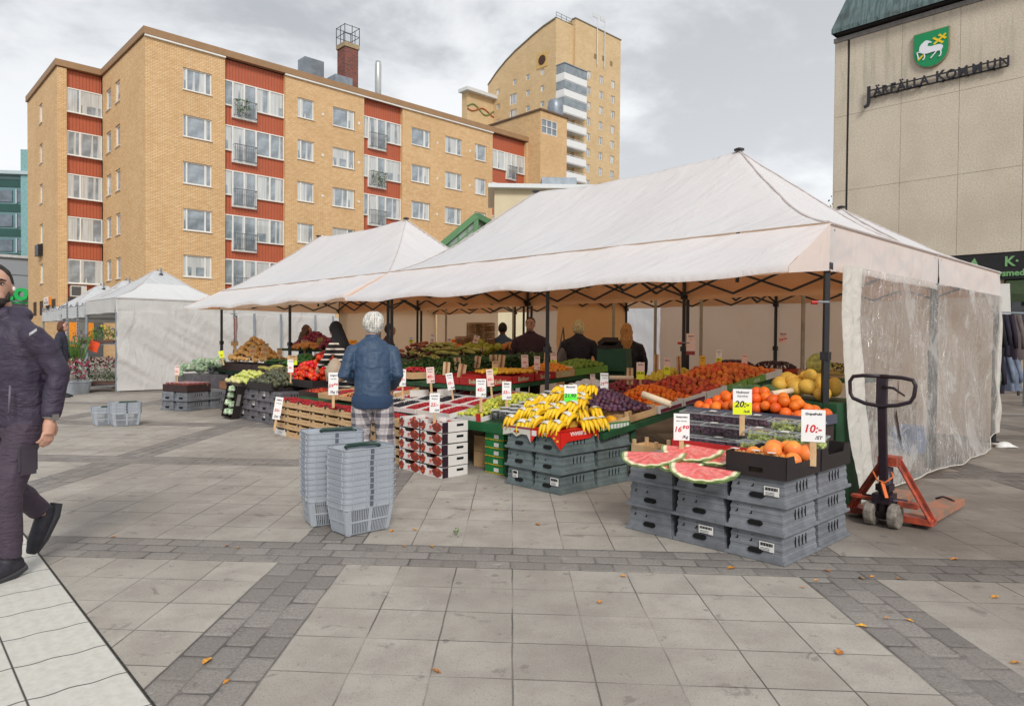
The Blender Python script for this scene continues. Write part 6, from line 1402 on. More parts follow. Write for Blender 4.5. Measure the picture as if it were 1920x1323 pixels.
greens(5.25, .75, z3(0, .75)+.02, .55, 1.9, .22, 'bunches of parsley behind the red boxes', 'parsley', HG1, HG2, 900, .028, 1); greens(5.9, .4, z3(0, .4)+.02, .6, 1.5, .2, 'bunches of dill and herbs left of the parsley', 'herbs', HG2, HG1, 800, .03, 2); greens(5.0, 1.5, z3(0, 1.5)+.05, .6, .6, .2, 'dark leafy greens in front of the clerk', 'leafy_greens', HG1, M('grey green', S(104, 112, 70), .6), 500, .04, 3)
berries(6.15, -.15, z3(0, 0)+.05, .4, .4, M('red radish', S(206, 36, 60), .3, .1, 30), 'strawberries in the crate under the 40:- sign', 'strawberries', .016, 130, 0, .07); tray(6.15, -.15, z3(0, 0), .42, .42, .09, CARD, 'brown box of strawberries under the 40:- sign'); berries(5.6, -.2, z3(0, 0)+.06, .35, .35, M('red radish', S(206, 36, 60), .3, .1, 30), 'strawberries right of the 40:- sign', 'strawberries', .016, 110, 0, .08); tray(5.6, -.2, z3(0, 0), .4, .42, .09, CARD, 'brown box of strawberries right of the 40:- sign')
tray(6.7, -.25, z3(0, 0)+.12, .5, .3, .1, CARD, 'empty brown carton at the old man\'s elbow'); tray(6.6, -.1, z3(0, 0)-.0, .6, .6, .1, WOODM, 'pine box under the empty carton')
heap('corn', 6.2, 7.2, .6, 1.6, lambda s, t: 1.02+.08*t, .16, 'corn cob in pale husk heaped beyond the strawberries', 'corn cob', 'corn cobs in the middle heap', flat=.9, dens=.6); heap('carrot', 6.4, 7.3, .4, 1.4, lambda s, t: 1.0+.08*t, .18, 'dark wrapped corn cob heaped among the pale ones', 'corn cob', 'dark wrapped corn cobs', flat=.5, dens=.45)
b = MB(); slab(b, 6.1, 8.0, .3, 3.2, lambda s, t: 1.0 + .06*t, .05); tag(b.build('display_board', TBL), 'dark board under the heaped corn cobs', 'board')
heap('artichoke', 6.55, 7.3, 1.9, 2.4, lambda s, t: 1.13, .1, 'yellow-green cauliflower head beyond the corn cobs', 'cauliflower', 'cauliflower heads')
heap('orange', 7.4, 8.6, 2.2, 3.0, lambda s, t: 1.16, .16, 'orange in the high heap beyond the corn, left of the egg trays', 'orange', 'oranges in the high back heap'); heap('sweet_potato', 7.6, 8.5, 1.4, 2.2, lambda s, t: 1.12, .16, 'brown sweet potato heaped near the old man\'s shoulder', 'sweet potato', 'sweet potatoes', flat=.3, dens=.7)
heap('onion', 6.6, 7.2, 2.6, 3.2, lambda s, t: 1.16, .14, 'pale onion in the heap at the back by the small price card', 'onion', 'onions at the back', cap=50)
b = MB(); slab(b, 6.5, 8.9, 1.2, 3.3, lambda s, t: 1.11, .05); tag(b.build('display_board', TBL), 'dark board under the oranges at the back', 'board')
# egg trays
ept = None
def eggtray():
    b = MB(); w = .29; b.bx(-w/2, w/2, -w/2, w/2, 0, .008)
    for i in range(6):
        for j in range(6): b.lathe([(.021, .008), (.012, .04)], 5, (-.12+.048*i, -.12+.048*j, 0))
    return b.build('egg_tray', M('egg tray pulp', S(178, 140, 100), .9, .15, 20, rand=.12))
et = eggtray()
for c, (px, n) in enumerate(((870, 8), (891, 14), (907, 14))):
    for l in range(n):
        o = et.copy(); COL.objects.link(o); p = PY(px+2, 664, 13.2); o.location = (p.x, p.y, 1.13 + l*.043 - .0); o.rotation_euler = (random.uniform(-.02, .02), 0, RK2 + random.uniform(-.05, .05)); tag(o, f"grey-brown pulp egg tray, {ORD[l] if l < 12 else 'near the top'} up in the {['left low', 'middle tall', 'right tall'][c]} stack" if l < 12 else f"grey-brown pulp egg tray, {'second from' if l == 12 else 'at'} the top of the {['left low', 'middle tall', 'right tall'][c]} stack", 'egg tray', 'stacked egg trays')
drop(et)
b = MB(); b.bx(-.6, .6, -.3, .3, 0, 1.12); p = PY(895, 664, 13.2); o = b.build('egg_stand', BRC); o.location = (p.x, p.y, 0); o.rotation_euler = (0, 0, RK2); tag(o, 'dark stand carrying the egg tray stacks', 'stand')
# far right back table: dark grapes, red box, amber grapes
tb4 = empty('market_table'); tag(tb4, 'dark table at the back right under the loose grapes', 'table')
b = MB(); slab(b, 1.0, 3.4, 3.5, 4.7, lambda s, t: .93, .05); b.build('tabletop', TBL, tb4)
for s, t in ((1.1, 3.6), (3.3, 3.6), (1.1, 4.6), (3.3, 4.6)): b = MB(); b.bar(ST(s, t), ST(s, t, .88), .05); b.build('leg', TBL, tb4)
for i, (s, m, lab) in enumerate(((3.0, WHC, 'white box of dark grapes behind the peaches'), (2.35, M('orange red box', S(206, 70, 40), .5), 'orange-red box of dark grapes at the back right'), (1.6, CARD, 'brown box of amber grapes at the back right'))): tray(s, 3.9, .935, .6, .45, .09, m, lab)
for i, (s, m, nm, lab) in enumerate(((3.0, MGD, 'dark_grapes', 'loose dark grapes heaped in the white box'), (2.35, M('wine grape', S(96, 44, 52), .4, .2, 30), 'red_grapes', 'loose wine-red grapes heaped in the orange-red box'), (1.55, MYG, 'amber_grapes', 'loose amber grapes heaped in the brown box'))): berries(s, 3.9, 1.0, .56, .5, m, lab, nm, .013, 420, 0, .12)
# green bins and a till behind the limes
for i, (px, py, zz) in enumerate(((1150, 700, .0), (1152, 670, .0))):
    p = PY(px, py, 10.9 - .1*i); b = MB(); b.box((0, 0, .0), (.48, .36, .34), 0, .92); o = b.build('plastic_bin', M('bin green', S(34, 84, 58), .5, .1)); o.location = (p.x, p.y, [.78, 1.12][i]-.0); o.rotation_euler = (0, 0, RK2*.5); tag(o, ['lower dark green plastic bin between the two women', 'upper dark green plastic bin between the two women'][i], 'bin', 'green bins'); 
b = MB(); b.bx(-.3, .3, -.2, .2, 0, .6); p = PY(1150, 700, 10.9); o = b.build('bin_stand', BRC); o.location = (p.x, p.y, 0); tag(o, 'dark stand under the green plastic bins', 'stand')
b = MB(); b.bx(-.17, .17, -.12, .12, 0, .05); b.box((0, .03, .10), (.3, .16, .08), 0, 1, Matrix.Rotation(-.5, 3, 'X')); p = PY(1143, 655, 10.8); o = b.build('cash_till', BLKC); o.location = (p.x, p.y, 1.29); o.rotation_euler = (0, 0, .6); tag(o, 'dark cash till on top of the green bins', 'till')
for n_ in list(F): drop(F[n_])
# ================================================================ PRICE SIGNS
SW, SY, SG_, SK, SP, SR_ = M('sign paper', S(240, 238, 236), .5, .02), M('sign yellow', S(232, 240, 30), .5, .02), M('sign neon green', S(90, 240, 60), .5, .02), M('kraft sign', S(206, 168, 120), .7, .05), M('pink shaded sign', S(236, 206, 196), .5, .03), M('marker red', S(206, 34, 44), .5, .02)
SO = M('sign amber', S(238, 190, 60), .5, .03); INK = M('marker black', S(40, 40, 52), .6, .02)
def sign(px, py, w, h, Y_, head, sub, price, suf, label, low=None, back=SW, tilt=0, stick=True, pc=None, face=None):
    c = PY(px, py, Y_); k = Y_/FPX*1.0; W, H_ = w*k, h*k
    o = empty('price_sign', c); tag(o, label, 'price sign', 'handwritten price signs')
    az = math.atan2(-c.x*.8, c.y) if face is None else face
    o.rotation_euler = (R(-4), R(tilt), -math.atan2(c.x, c.y)*.8 if face is None else face)
    b = MB(); b.bx(-W/2, W/2, 0, .004, -H_/2, H_/2); b.build('card', back, o)
    y = -.0012; z = H_*.5
    if low: b = MB(); b.bx(-W/2+.001, W/2-.001, -.0006, 0, -H_/2+.001, -H_*.02 if low != 2 else H_/2-.001); b.build('price_field', low if low != 2 else SY, o); 
    sh = .2
    if head: text(head, o, INK, (0, y, H_*.37), (PI/2, 0, 0), min(H_*.17, W*1.55/max(4, len(head))), 'heading', shear=sh, bold=H_*.003)
    if sub: text(sub, o, INK, (0, y, H_*.22), (PI/2, 0, 0), min(H_*.12, W*1.4/max(5, len(sub))), 'subheading', shear=sh)
    if price: text(price, o, pc or (INK if low else SR_), (-W*.04, y, -H_*.10 if suf else -H_*.14), (PI/2, 0, 0), min(H_*.46, W*1.95/max(3, len(price))), 'price', shear=sh, bold=min(H_*.46, W*1.95/max(3, len(price)))*.022)
    if suf: text(suf, o, INK, (W*.22, y, -H_*.37), (PI/2, 0, 0), H_*.15, 'unit', shear=sh, bold=H_*.003)
    if stick: b = MB(); b.bx(-W*.14, W*.14, .0045, .012, -H_/2-.16, -H_*.1); b.build('stick', WOODM, o)
    return o
SGN = [(1525, 798, 42, 60, 4.62, 'Grapefrukt', None, '10:-', '/ST', 'white sign reading Grapefrukt 10:- above the nearest tray'), (1278, 800, 29, 50, 5.0, 'Vattenmelon', 'Bröd  Marocko', '16⁹⁰', '/Kg', 'white sign reading Vattenmelon 16.90 behind the watermelon slices'),
 (1070, 737, 24, 32, 6.75, 'Bananer', None, '21,90', None, 'white sign reading Bananer with neon green price field', SG_), (1133, 716, 15, 34, 7.6, 'Plommon', 'svenska', '29⁹⁰', '/Kg', 'narrow white Plommon sign in the plum mound, price 29.90'),
 (815, 755, 19, 36, 7.25, 'Jordgubbar', 'Belgien', '25:-', '/ask', 'white sign with red 25:- above the printed tomato boxes'), (902, 727, 19, 34, 7.55, 'Gröna Plom', 'Svenska', '45:-', '/KG', 'white sign with red 45:- standing in the greengages'),
 (950, 732, 17, 34, 7.6, 'Blåbär', 'Svenska', '55:-', '/ask', 'white sign with red 55:- reading Blåbär'), (919, 708, 13, 32, 8.3, 'Hallon', 'Svenska', '45:-', '/ask', 'tilted white sign reading Hallon in front of the red boxes', None, SP, -6),
 (844, 715, 13, 32, 8.6, 'Körsbär', 'Svenska', '35:-', '/ask', 'tilted white sign reading Körsbär with red 35:-', None, SW, -10), (807, 703, 15, 30, 8.9, 'Jordgubbar', 'Belgien', '40:-', '/ask', 'white sign with red 40:- in front of the strawberries', None, SP, -4),
 (755, 708, 12, 32, 8.6, 'Lök', None, '25:-', '/KG', 'white sign half hidden behind the blue jacket'), (625, 719, 18, 42, 8.6, 'Lingon', 'svenska', '59⁹⁰', '5kg 280', 'white Lingon sign with red 59.90 left of the old man'),
 (521, 765, 14, 42, 9.9, 'Hallon', 'Svenska', '50:-', '2st 90', 'white sign leaning at the left end of the berry cartons', None, SW, 9), (545, 686, 10, 24, 10.9, 'Avokado', None, '25:-', None, 'small white sign on the tent pole above the avocados'),
 (332, 694, 8, 18, 13.6, 'Tomat', None, '30:-', None, 'small pale sign between the cherry tomato cups and cabbages', None, SP), (415, 664, 9, 13, 14.6, None, None, '15:-', None, 'small tilted neon yellow card at the corner of the potatoes', 2, SW, -12),
 (571, 646, 12, 17, 14.2, 'Röd lök', None, '20:-', None, 'amber card with yellow price over the red onions', SY, SK), (600, 639, 10, 12, 14.0, 'Gul lök', None, '15:-', None, 'olive kraft card above the peppers', None, M('olive card', S(176, 160, 84), .7), 0, False, INK), (440, 644, 13, 8, 15.0, 'Potatis', None, None, None, 'low kraft card on top of the potato heap', None, SK), (479, 645, 12, 9, 14.9, 'Lök 20:-', None, None, None, 'kraft card left of two above the onions', None, SK),
 (474, 656, 12, 16, 14.2, 'Gul lök', None, '20:-', None, 'kraft card with faded red price right of the potatoes', None, SK), (498, 653, 11, 19, 14.0, 'Vitlök', None, '10:-', None, 'tall kraft card with faded red price among the onions', None, SK), (524, 660, 9, 15, 13.5, 'Squash', None, '15:-', None, 'kraft card right beside the courgettes', None, SK),
 (548, 675, 18, 18, 12.4, 'Röd kål', None, '20', None, 'kraft card with yellow price behind the small pole sign', SY, SK), (771, 637, 9, 10, 13.5, 'Okra', None, '35', None, 'small yellow and white card by the high orange heap', SY), (811, 635, 8, 17, 13.4, 'Kaki', None, '30:-', None, 'small white card with red 30:- above the oranges', None, SW), (842, 643, 9, 17, 13.0, 'Kål', None, '25:-', None, 'narrow card with green price field left of the egg trays', M('olive price', S(190, 200, 50), .6), SP),
 (893, 636, 11, 15, 12.4, 'Ägg', None, '70:-', None, 'tilted card with green mark hanging on the egg trays', None, SP, 14, False), (928, 689, 11, 24, 9.0, 'Dadlar', None, '49:-', None, 'kraft card with bright yellow price in front of the parsley', SY, SK), (984, 677, 13, 24, 9.6, 'Mandarin', None, '10:-', '/st', 'white card with red 10:- left of the tall Kiwi card', None, SP, -3), (1007, 680, 11, 25, 9.4, 'Kiwi', None, '10:-', '/st', 'white card reading Kiwi 10:- just left of the front pole', None, SP),
 (1038, 674, 12, 25, 9.8, 'Lime', None, '5:-', None, 'card reading Lime with yellow price right of the front pole', SY, SP), (1111, 712, 9, 22, 8.2, 'Fikon', None, None, None, 'small pink shaded card beside the green bins', None, SP), (1201, 695, 15, 32, 8.3, 'Aprikos', None, '49,90', None, 'card reading Aprikos with yellow price behind the apricots', SY, SP), (1251, 687, 12, 31, 9.3, 'Päron', None, '35:-', None, 'card with yellow 35:- in front of the yellow pears', SY, SP), (1317, 682, 12, 30, 9.6, 'Persika', 'gul', '40:-', None, 'all amber card among the peaches', None, SO),
 (1348, 670, 10, 29, 9.9, 'Nektarin', 'gul', '45:-', None, 'white card with yellow lower half behind the peaches', SY, SW), (1396, 679, 11, 31, 9.7, 'Vindruvor', None, '39:-', '/kg', 'tilted white card with red price before the dark grapes', None, SP, 5), (1468, 634, 15, 22, 10.2, 'Muscat', 'druvor', '59⁹⁰', None, 'white card with red 59.90 fixed high on the rear pole', None, SP, 0, False)]
for q in SGN: sign(*q)
sign(1392, 753, 34, 48, 5.35, 'Vindruvor', 'Kärnfria', '20:-', '/ask', 'large sign reading Vindruvor Kärnfria 20:- on yellow before the oranges', SY)
o = sign(1295, 645, 16, 40, 9.1, 'Plastpåse', '1:-', None, None, 'tall pink card clipped to the rear middle pole', None, SP, 0, False)
b = MB(); b.bx(-.055, .055, -.002, 0, -.14, -.09); b.build('price_field', M('brick red band', S(150, 70, 60), .6), o)
for i, (px, py, w, h, Y_, tl_) in enumerate(((837, 691, 13, 25, 9.3, 4), (858, 682, 13, 24, 9.8, -6), (866, 695, 15, 26, 9.4, 10), (895, 679, 12, 24, 9.9, 8), (925, 671, 15, 13, 10.2, 0), (940, 678, 13, 26, 9.9, 6), (1181, 705, 12, 31, 8.2, 0), (1230, 682, 10, 36, 9.6, 0), (1273, 683, 9, 31, 9.5, -3), (1025, 672, 10, 30, 10.0, 3), (905, 655, 7, 8, 12.0, 0))):
    c = PY(px, py, Y_); k = Y_/FPX; o = empty('sign_back', c); tag(o, f"blank back of a kraft sign on a stick, {ORD[i]} in the greens and stone fruit", 'price sign', 'backs of kraft signs'); o.rotation_euler = (0, R(tl_), -.3*math.atan2(c.x, c.y))
    b = MB(); b.bx(-w*k/2, w*k/2, 0, .004, -h*k/2, h*k/2); b.build('card', M('sign back', S(222, 192, 152), .8), o); b = MB(); b.bx(-w*k*.13, w*k*.13, -.008, -.0005, -h*k/2-.1, h*k/2); b.build('stick', M('dark stick', S(160, 110, 72), .8), o)
# ================================================================ SHOPPING BASKETS
BG = M('basket grey', S(170, 176, 184), .45, .05, 6, rand=.03); HG = M('basket handle green', S(34, 62, 50), .4)
def rrect(w, d, r, n=4): return [(sx*(w/2-r)+r*math.cos(a), sy*(d/2-r)+r*math.sin(a)) for sx, sy, a0 in ((1, 1, 0), (-1, 1, PI/2), (-1, -1, PI), (1, -1, 1.5*PI)) for a in [a0 + PI/2*i/n for i in range(n+1)]]
def basket(full):
    e = empty('shopping_basket'); W, D, w, d, H_ = .43, .295, .355, .225, .25
    b = MB(); f = lambda z: (w + (W-w)*z/H_, d + (D-d)*z/H_); lv = [(0.0, -.03), (.012, -.002), (.018, 0), (H_-.060, 0), (H_-.058, .005), (H_-.046, .006), (H_-.044, .003), (H_-.007, .004), (H_-.006, .014), (H_, .014), (H_, .0)]
    if not full: lv = lv[3:]
    rings = [[(x, y, z) for x, y in rrect(f(z)[0]+o_, f(z)[1]+o_, .035)] for z, o_ in lv]; n = len(rings[0])
    gaps = set()
    if full:   # slotted wall: vertical bars between two solid bands
        b.add([p for r_ in rings for p in r_], [(i*n+k, i*n+(k+1) % n, (i+1)*n+(k+1) % n, (i+1)*n+k) for i in range(len(rings)-1) if i != 2 for k in range(n)] + [tuple(range(n))])
        per = [Vector((x, y, 0)) for x, y in rrect(1, 1, .09)]
        for side, (ax, L) in enumerate((('y', w), ('y', w), ('x', d), ('x', d))):
            m = 24 if side < 2 else 14; sg = 1 if side % 2 else -1
            for i in range(m+1):
                q = (i/m-.5)*(.86 if side < 2 else .78)
                wd = .0065 if 0 < i < m and i != m//2 else .03
                z0, z1 = .016, H_-.06; p0 = (q*f(z0)[0], sg*(f(z0)[1]/2-.002)) if ax == 'y' else (sg*(f(z0)[0]/2-.002), q*f(z0)[1]); p1 = (q*f(z1)[0], sg*(f(z1)[1]/2-.002)) if ax == 'y' else (sg*(f(z1)[0]/2-.002), q*f(z1)[1])
                b.bar((*p0, z0), (*p1, z1), wd if ax == 'y' else .004, .004 if ax == 'y' else wd) if False else b.bar((*p0, z0), (*p1, z1), wd, .005) if ax == 'y' else b.bar((*p0, z0), (*p1, z1), .005, wd)
            zm = (.018+H_-.062)/2; 
            if ax == 'y': b.bx(-f(zm)[0]/2+.03, f(zm)[0]/2-.03, sg*(f(zm)[1]/2)-.003, sg*(f(zm)[1]/2)+.002, zm-.006, zm+.006)
            else: b.bx(sg*f(zm)[0]/2-.003, sg*f(zm)[0]/2+.002, -f(zm)[1]/2+.03, f(zm)[1]/2-.03, zm-.006, zm+.006)
        for sx in (-1, 1):
            for sy in (-1, 1): b.tube([(sx*(w/2-.024), sy*(d/2-.024), .01), (sx*(f(H_-.06)[0]/2-.024), sy*(f(H_-.06)[1]/2-.024), H_-.06)], .026, 8)
    else: b.add([p for r_ in rings for p in r_], [(i*n+k, i*n+(k+1) % n, (i+1)*n+(k+1) % n, (i+1)*n+k) for i in range(len(rings)-1) for k in range(n)])
    z0, z1 = H_-.046, H_-.004
    for sg in (-1, 1):
        for q in (-.155, -.04, .04, .155): b.bx(q-.002, q+.002, sg*(D/2+.001)-.006, sg*(D/2+.001)+.006, z0, z1)
        for q in (-.1, .1): b.bx(sg*(W/2+.001)-.006, sg*(W/2+.001)+.006, q-.002, q+.002, z0, z1)
    b.build('body', BG, e)
    c = MB(); 
    for sg in (-1, 1): c.bx(-.012, .012, sg*(D/2+.003)-.004, sg*(D/2+.003)+.004, z0+.006, z1-.006)
    c.build('handle_pivot', M('pivot shade', S(92, 98, 108), .5), e); return e
bf, br = basket(True), basket(False)
for (x, y, az, n, nm) in ((-1.11, 5.17, 46, 10, 'right tall stack in front'), (-1.385, 5.40, 62, 12, 'left tall stack in front'), (-6.17, 11.17, 50, 4, 'low stack far left by the tent'), (-6.50, 11.25, 50, 2, 'lowest stack far left, partly hidden')):
    last = None
    for l in range(n):
        o = copy_tree(bf if l == 0 else br); o.location = (x + random.uniform(-.003, .003), y, .042*l); o.rotation_euler = (0, 0, R(90-az)+random.uniform(-.012, .012)); tag(o, f"grey shopping basket, {ORD[l]} from the ground, {nm}", 'shopping basket', 'stacked shopping baskets'); last = o
    hb = MB(); hb.sm = True; hb.tube([(-.06, .125, .225), (-.04, .128, .238), (.08, .128, .238), (.18, .10, .238), (.2, .06, .225)], .014, 8); hb.build('handle', HG, last)
    fl = MB(); fl.prism(rrect(.38, .25, .03), (0, 0, .16), (1, 0, 0), (0, 1, 0), (0, 0, 1), .003); fl.build('inner_floor', BG, last)
for o in (bf, br): drop(o)
# ================================================================ PALLET JACK
OR = M('worn orange paint', S(186, 80, 54), .5, .2, 14, col2=S(116, 58, 46)); DKM = M('dark purple black steel', S(46, 34, 42), .4, .15, 20); WHE = M('worn wheel', S(150, 142, 132), .7, .25, 30)
pj = empty('pallet_jack', ST(-.53, -.22), RK2, 'orange pallet jack with dark loop handle parked beside the plastic side sheet', 'pallet jack')
for x in (-.085, .085):
    b = MB(); b.prism([(.095*math.cos(a), .095+.095*math.sin(a)) for a in [2*PI*i/24 for i in range(24)]], (x-.036, 0, 0), (0, 1, 0), (0, 0, 1), (1, 0, 0), .072); b.build('wheel', WHE, pj, bevel=.012)
b = MB(); b.sm = True
b.tube([(0, 0, .06), (0, 0, .36)], .035, 12); b.tube([(-.05, .0, .095), (.05, 0, .095)], .03, 10); b.tube([(-.16, .03, .2), (.16, .03, .2)], .026, 8); b.tube([(0, .07, .12), (0, .07, .45)], .045, 12); b.sm = False; b.box((0, .02, .22), (.13, .16, .07)); b.box((0, .03, .3), (.1, .12, .05)); b.build('pump', DKM, pj)
b = MB(); b.bar((0, 0, .34), (-.015, -.04, 1.14), .062, .035); b.box((-.012, -.035, 1.05), (.075, .045, .25)); b.build('tow_bar', DKM, pj, bevel=.006)
b = MB(); b.sm = True; pts = [(-.02, 1.16), (.13, 1.155), (.205, 1.14), (.225, 1.10), (.215, 1.02), (.19, .975), (.1, .945), (-.015, .93), (-.13, .945), (-.22, .98), (-.24, 1.02), (-.245, 1.11), (-.22, 1.15), (-.15, 1.16), (-.02, 1.16)]; b.tube([(x, -.05, z) for x, z in pts], .015, 8); b.build('handle', DKM, pj)
b = MB(); b.sm = True; b.tube([(0, -.06, 1.08), (.08, -.07, 1.075), (.16, -.07, 1.02)], [.012, .011, .006], 6); b.build('release_lever', DKM, pj)
b = MB(); z = .5
b.bar((-.30, .12, .06), (-.045, .13, .50), .05, .012); b.bar((.30, .12, .06), (.045, .13, .50), .05, .012); b.bar((-.30, .16, .06), (-.045, .17, .50), .012, .06); b.bar((.30, .16, .06), (.045, .17, .50), .012, .06)
b.bx(-.31, .31, .10, .22, .035, .085); b.bx(-.07, .07, .06, .2, .46, .53); b.bx(-.24, -.08, -.01, .05, .19, .215); b.bx(.10, .24, -.01, .05, .17, .215); b.build('frame', OR, pj, bevel=.004)
for x in (-.19, .19):
    b = MB(); b.bx(x-.08, x+.08, .2, 1.16, .055, .085); b.bx(x-.08, x-.072, .2, 1.16, .02, .055); b.bx(x+.072, x+.08, .2, 1.16, .02, .055); b.build('fork', M('dusty orange', S(176, 112, 84), .7, .25, 8, col2=S(130, 112, 98)), pj, bevel=.003)
    b = MB(); b.sm = True; b.tube([(x-.04, 1.06, .035), (x+.04, 1.06, .035)], .033, 12); b.build('roller', WHE, pj)
b = MB(); b.sm = True; b.tube([(-.07, -.03, .42), (-.03, -.05, .36), (.03, -.06, .35), (.08, -.04, .40), (.06, -.02, .43)], .007, 5); b.sm = False; b.bar((.01, -.06, .35), (.05, -.08, .24), .03, .006); b.build('tied_strap', M('orange tape', S(232, 120, 60), .6), pj)
b = MB(); b.sm = True; b.tube([(.1, .95, .087), (.15, .97, .11), (.2, .97, .10), (.24, .96, .089)], .009, 5); tag(b.build('strap', DKM, None, pj.location), 'short black strap lying on the pallet jack forks', 'strap').rotation_euler = (0, 0, RK2)
# ================================================================ LEAVES AND LITTER
lf = MB(); pts = [(0, -.03, 0), (.012, -.015, .002), (.016, .004, .006), (.010, .022, .003), (0, .036, .0), (-.010, .022, .004), (-.016, .004, .008), (-.012, -.015, .002)]; lf.add([(0, 0, .001)] + pts, [(0, i+1, (i+1) % 8+1) for i in range(8)])
LM = M('yellow leaf', S(222, 160, 56), .7, .2, 60, col2=S(176, 110, 50), rand=.25); lp = lf.build('fallen_leaf', LM, recalc=False)
LV = [(389, 1237, 1.5), (818, 1257, 1.2), (424, 1277, .8), (1125, 1127, 1.2), (1168, 1079, .9), (1370, 1064, 1.3), (1574, 1222, 1.5), (1614, 1172, 1.2), (1706, 1162, .9), (1790, 1047, 1.3), (1552, 1069, 1), (1616, 1083, 1.2), (1530, 1087, .8), (1635, 1080, .7), (1686, 1084, .8), (1866, 1118, 1.2), (1905, 1241, 1.2), (1663, 1157, .6), (735, 994, 1.1), (778, 992, 1), (1008, 982, 1.3), (895, 898, .8), (910, 915, .9), (840, 940, .8), (887, 955, .8), (931, 955, .7), (983, 931, .6), (757, 1023, .8), (810, 1023, 1.2), (212, 1005, 1), (425, 1022, 1), (447, 1026, .8), (590, 818, .7), (600, 832, .8), (612, 845, .9), (628, 828, .6), (560, 820, .6), (525, 842, .6), (450, 800, .7), (475, 795, .7), (373, 803, .6), (380, 812, .6), (540, 846, .5), (1505, 1100, .7), (1709, 1163, .5)]
for px, py, s in LV:
    o = lp.copy(); COL.objects.link(o); p = PZ(px, py, .006); o.location = p; s *= .72; o.scale = (s, s, s); o.rotation_euler = (random.uniform(-.2, .2), random.uniform(-.2, .2), random.uniform(0, 6.3)); tag(o, 'small yellow-brown fallen leaf lying on the paving', 'leaf', 'fallen leaves on the paving')
drop(lp)
greens(0, 0, 0, .07, .05, .05, 'sprig of torn green herb on the slabs behind the baskets', 'herb_sprig', HG2, M('sprig light', S(130, 170, 80), .6), 40, .009, 9).location = PZ(857, 1003, .005)
b = MB(); b.sm = True; b.ell((0, 0, .03), (.16, .1, .035), 12, 6, fn=lumpy(3, .9)); o = b.build('crumpled_paper', STK, recalc=False); o.location = PZ(1880, 838, 0); tag(o, 'crumpled white paper on the paving at the far end of the side sheet', 'paper')
# blue crate and goods seen through the plastic
for i, (px, py, Y_, w, h, m, nm, lab) in enumerate(((1742, 820, 9.2, .42, .3, M('blue plastic', S(70, 120, 190), .4), 'plastic_crate', 'blue plastic crate seen through the clear side sheet'), (1700, 780, 9.6, 1.3, .35, M('muted box', S(150, 130, 110), .7), 'cardboard_box', 'brown cardboard box behind the clear side sheet'), (1640, 850, 8.2, .5, .4, M('muted red box', S(150, 84, 70), .7), 'cardboard_box', 'reddish cardboard box low behind the clear side sheet'))):
    p = PY(px, py, Y_); b = MB(); b.bx(-w/2, w/2, -.2, .2, 0, p.z+h/2); b.bx(-w/2-.01, w/2+.01, -.21, .21, p.z+h/2-.03, p.z+h/2+.002); o = b.build(nm, m); o.location = (p.x-.3, p.y, 0); o.rotation_euler = (0, 0, RK2+PI/2); tag(o, lab, 'crate' if i == 0 else 'box')
# ================================================================ CLOTHES RACK
cr = PY(1893, 640, 15.6); rk = empty('clothes_rack', (cr.x, cr.y, 0), R(20), 'metal clothes rail behind the tents at the right edge', 'clothes rack')
b = MB(); b.bar((-.75, 0, 0), (-.75, 0, 2.1), .035); b.bar((.5, 0, 0), (.5, 0, 2.1), .035); b.bar((-.75, 0, 2.1), (.5, 0, 2.1), .035); b.bar((-.75, 0, 1.15), (.5, 0, 1.15), .03); b.build('rail', STL, rk)
def garment(x, z, w, h, m, label, dx=0):
    b = MB(); b.sm = True; rows = 10; vs = []
    for j in range(rows+1):
        f = j/rows; ww = w*(.42 + .58*min(1, f*2.2))
        for i in range(15): u = i/14*2*PI; vs.append(Vector((.075*(1+.5*math.sin(u*3+x*9))*math.sin(u) + .02*math.sin(f*7+x*5), ww/2*math.cos(u)*(1+.05*math.sin(5*u)), -h*f)))
    b.add(vs, [(j*15+i, j*15+(i+1) % 15, (j+1)*15+(i+1) % 15, (j+1)*15+i) for j in range(rows) for i in range(15)]); b.tube([(0, w*.2, -.02), (0, w*.42, -h*.5), (0, w*.46, -h*.75)], [.06, .055, .05], 7); b.tube([(0, -w*.2, -.02), (0, -w*.42, -h*.5), (0, -w*.46, -h*.75)], [.06, .055, .05], 7)
    o = b.build('garment', m, recalc=False); q = Matrix.Rotation(R(20), 3, 'Z') @ Vector((x, dx, z)); o.location = rk.location + q; o.rotation_euler = (0, 0, R(20)+random.uniform(-.2, .2)); tag(o, label, 'garment', 'garments on the rail')
NV, GYB, BGE = M('navy cloth', S(34, 30, 46), .8, .15, 9), M('blue grey cloth', S(120, 130, 150), .8, .15, 9), M('taupe cloth', S(104, 92, 90), .8, .15, 9)
for i, (x, z, w, h, m, l) in enumerate(((-.62, 2.06, .42, .95, NV, 'dark navy jacket, leftmost on the upper rail'), (-.45, 2.06, .42, .95, M('black cloth', S(22, 20, 28), .8), 'black jacket, second on the upper rail'), (-.28, 2.06, .42, .9, NV, 'dark navy jacket, third on the upper rail'), (-.1, 2.06, .42, 1.0, M('purple black cloth', S(40, 28, 44), .8), 'purple-black jacket in the middle of the upper rail'), (.12, 2.06, .46, 1.0, BGE, 'taupe jacket at the right end of the upper rail'),
    (-.6, 1.12, .42, .7, M('green pattern cloth', S(110, 140, 110), .8, .4, 30), 'green patterned top on the lower rail'), (-.38, 1.12, .42, .8, NV, 'navy top on the lower rail'), (-.12, 1.12, .42, .75, GYB, 'blue-grey sweatshirt, left of two on the lower rail'), (.08, 1.12, .42, .75, GYB, 'blue-grey sweatshirt, right of two on the lower rail'))): garment(x, z, w, h, m, l)
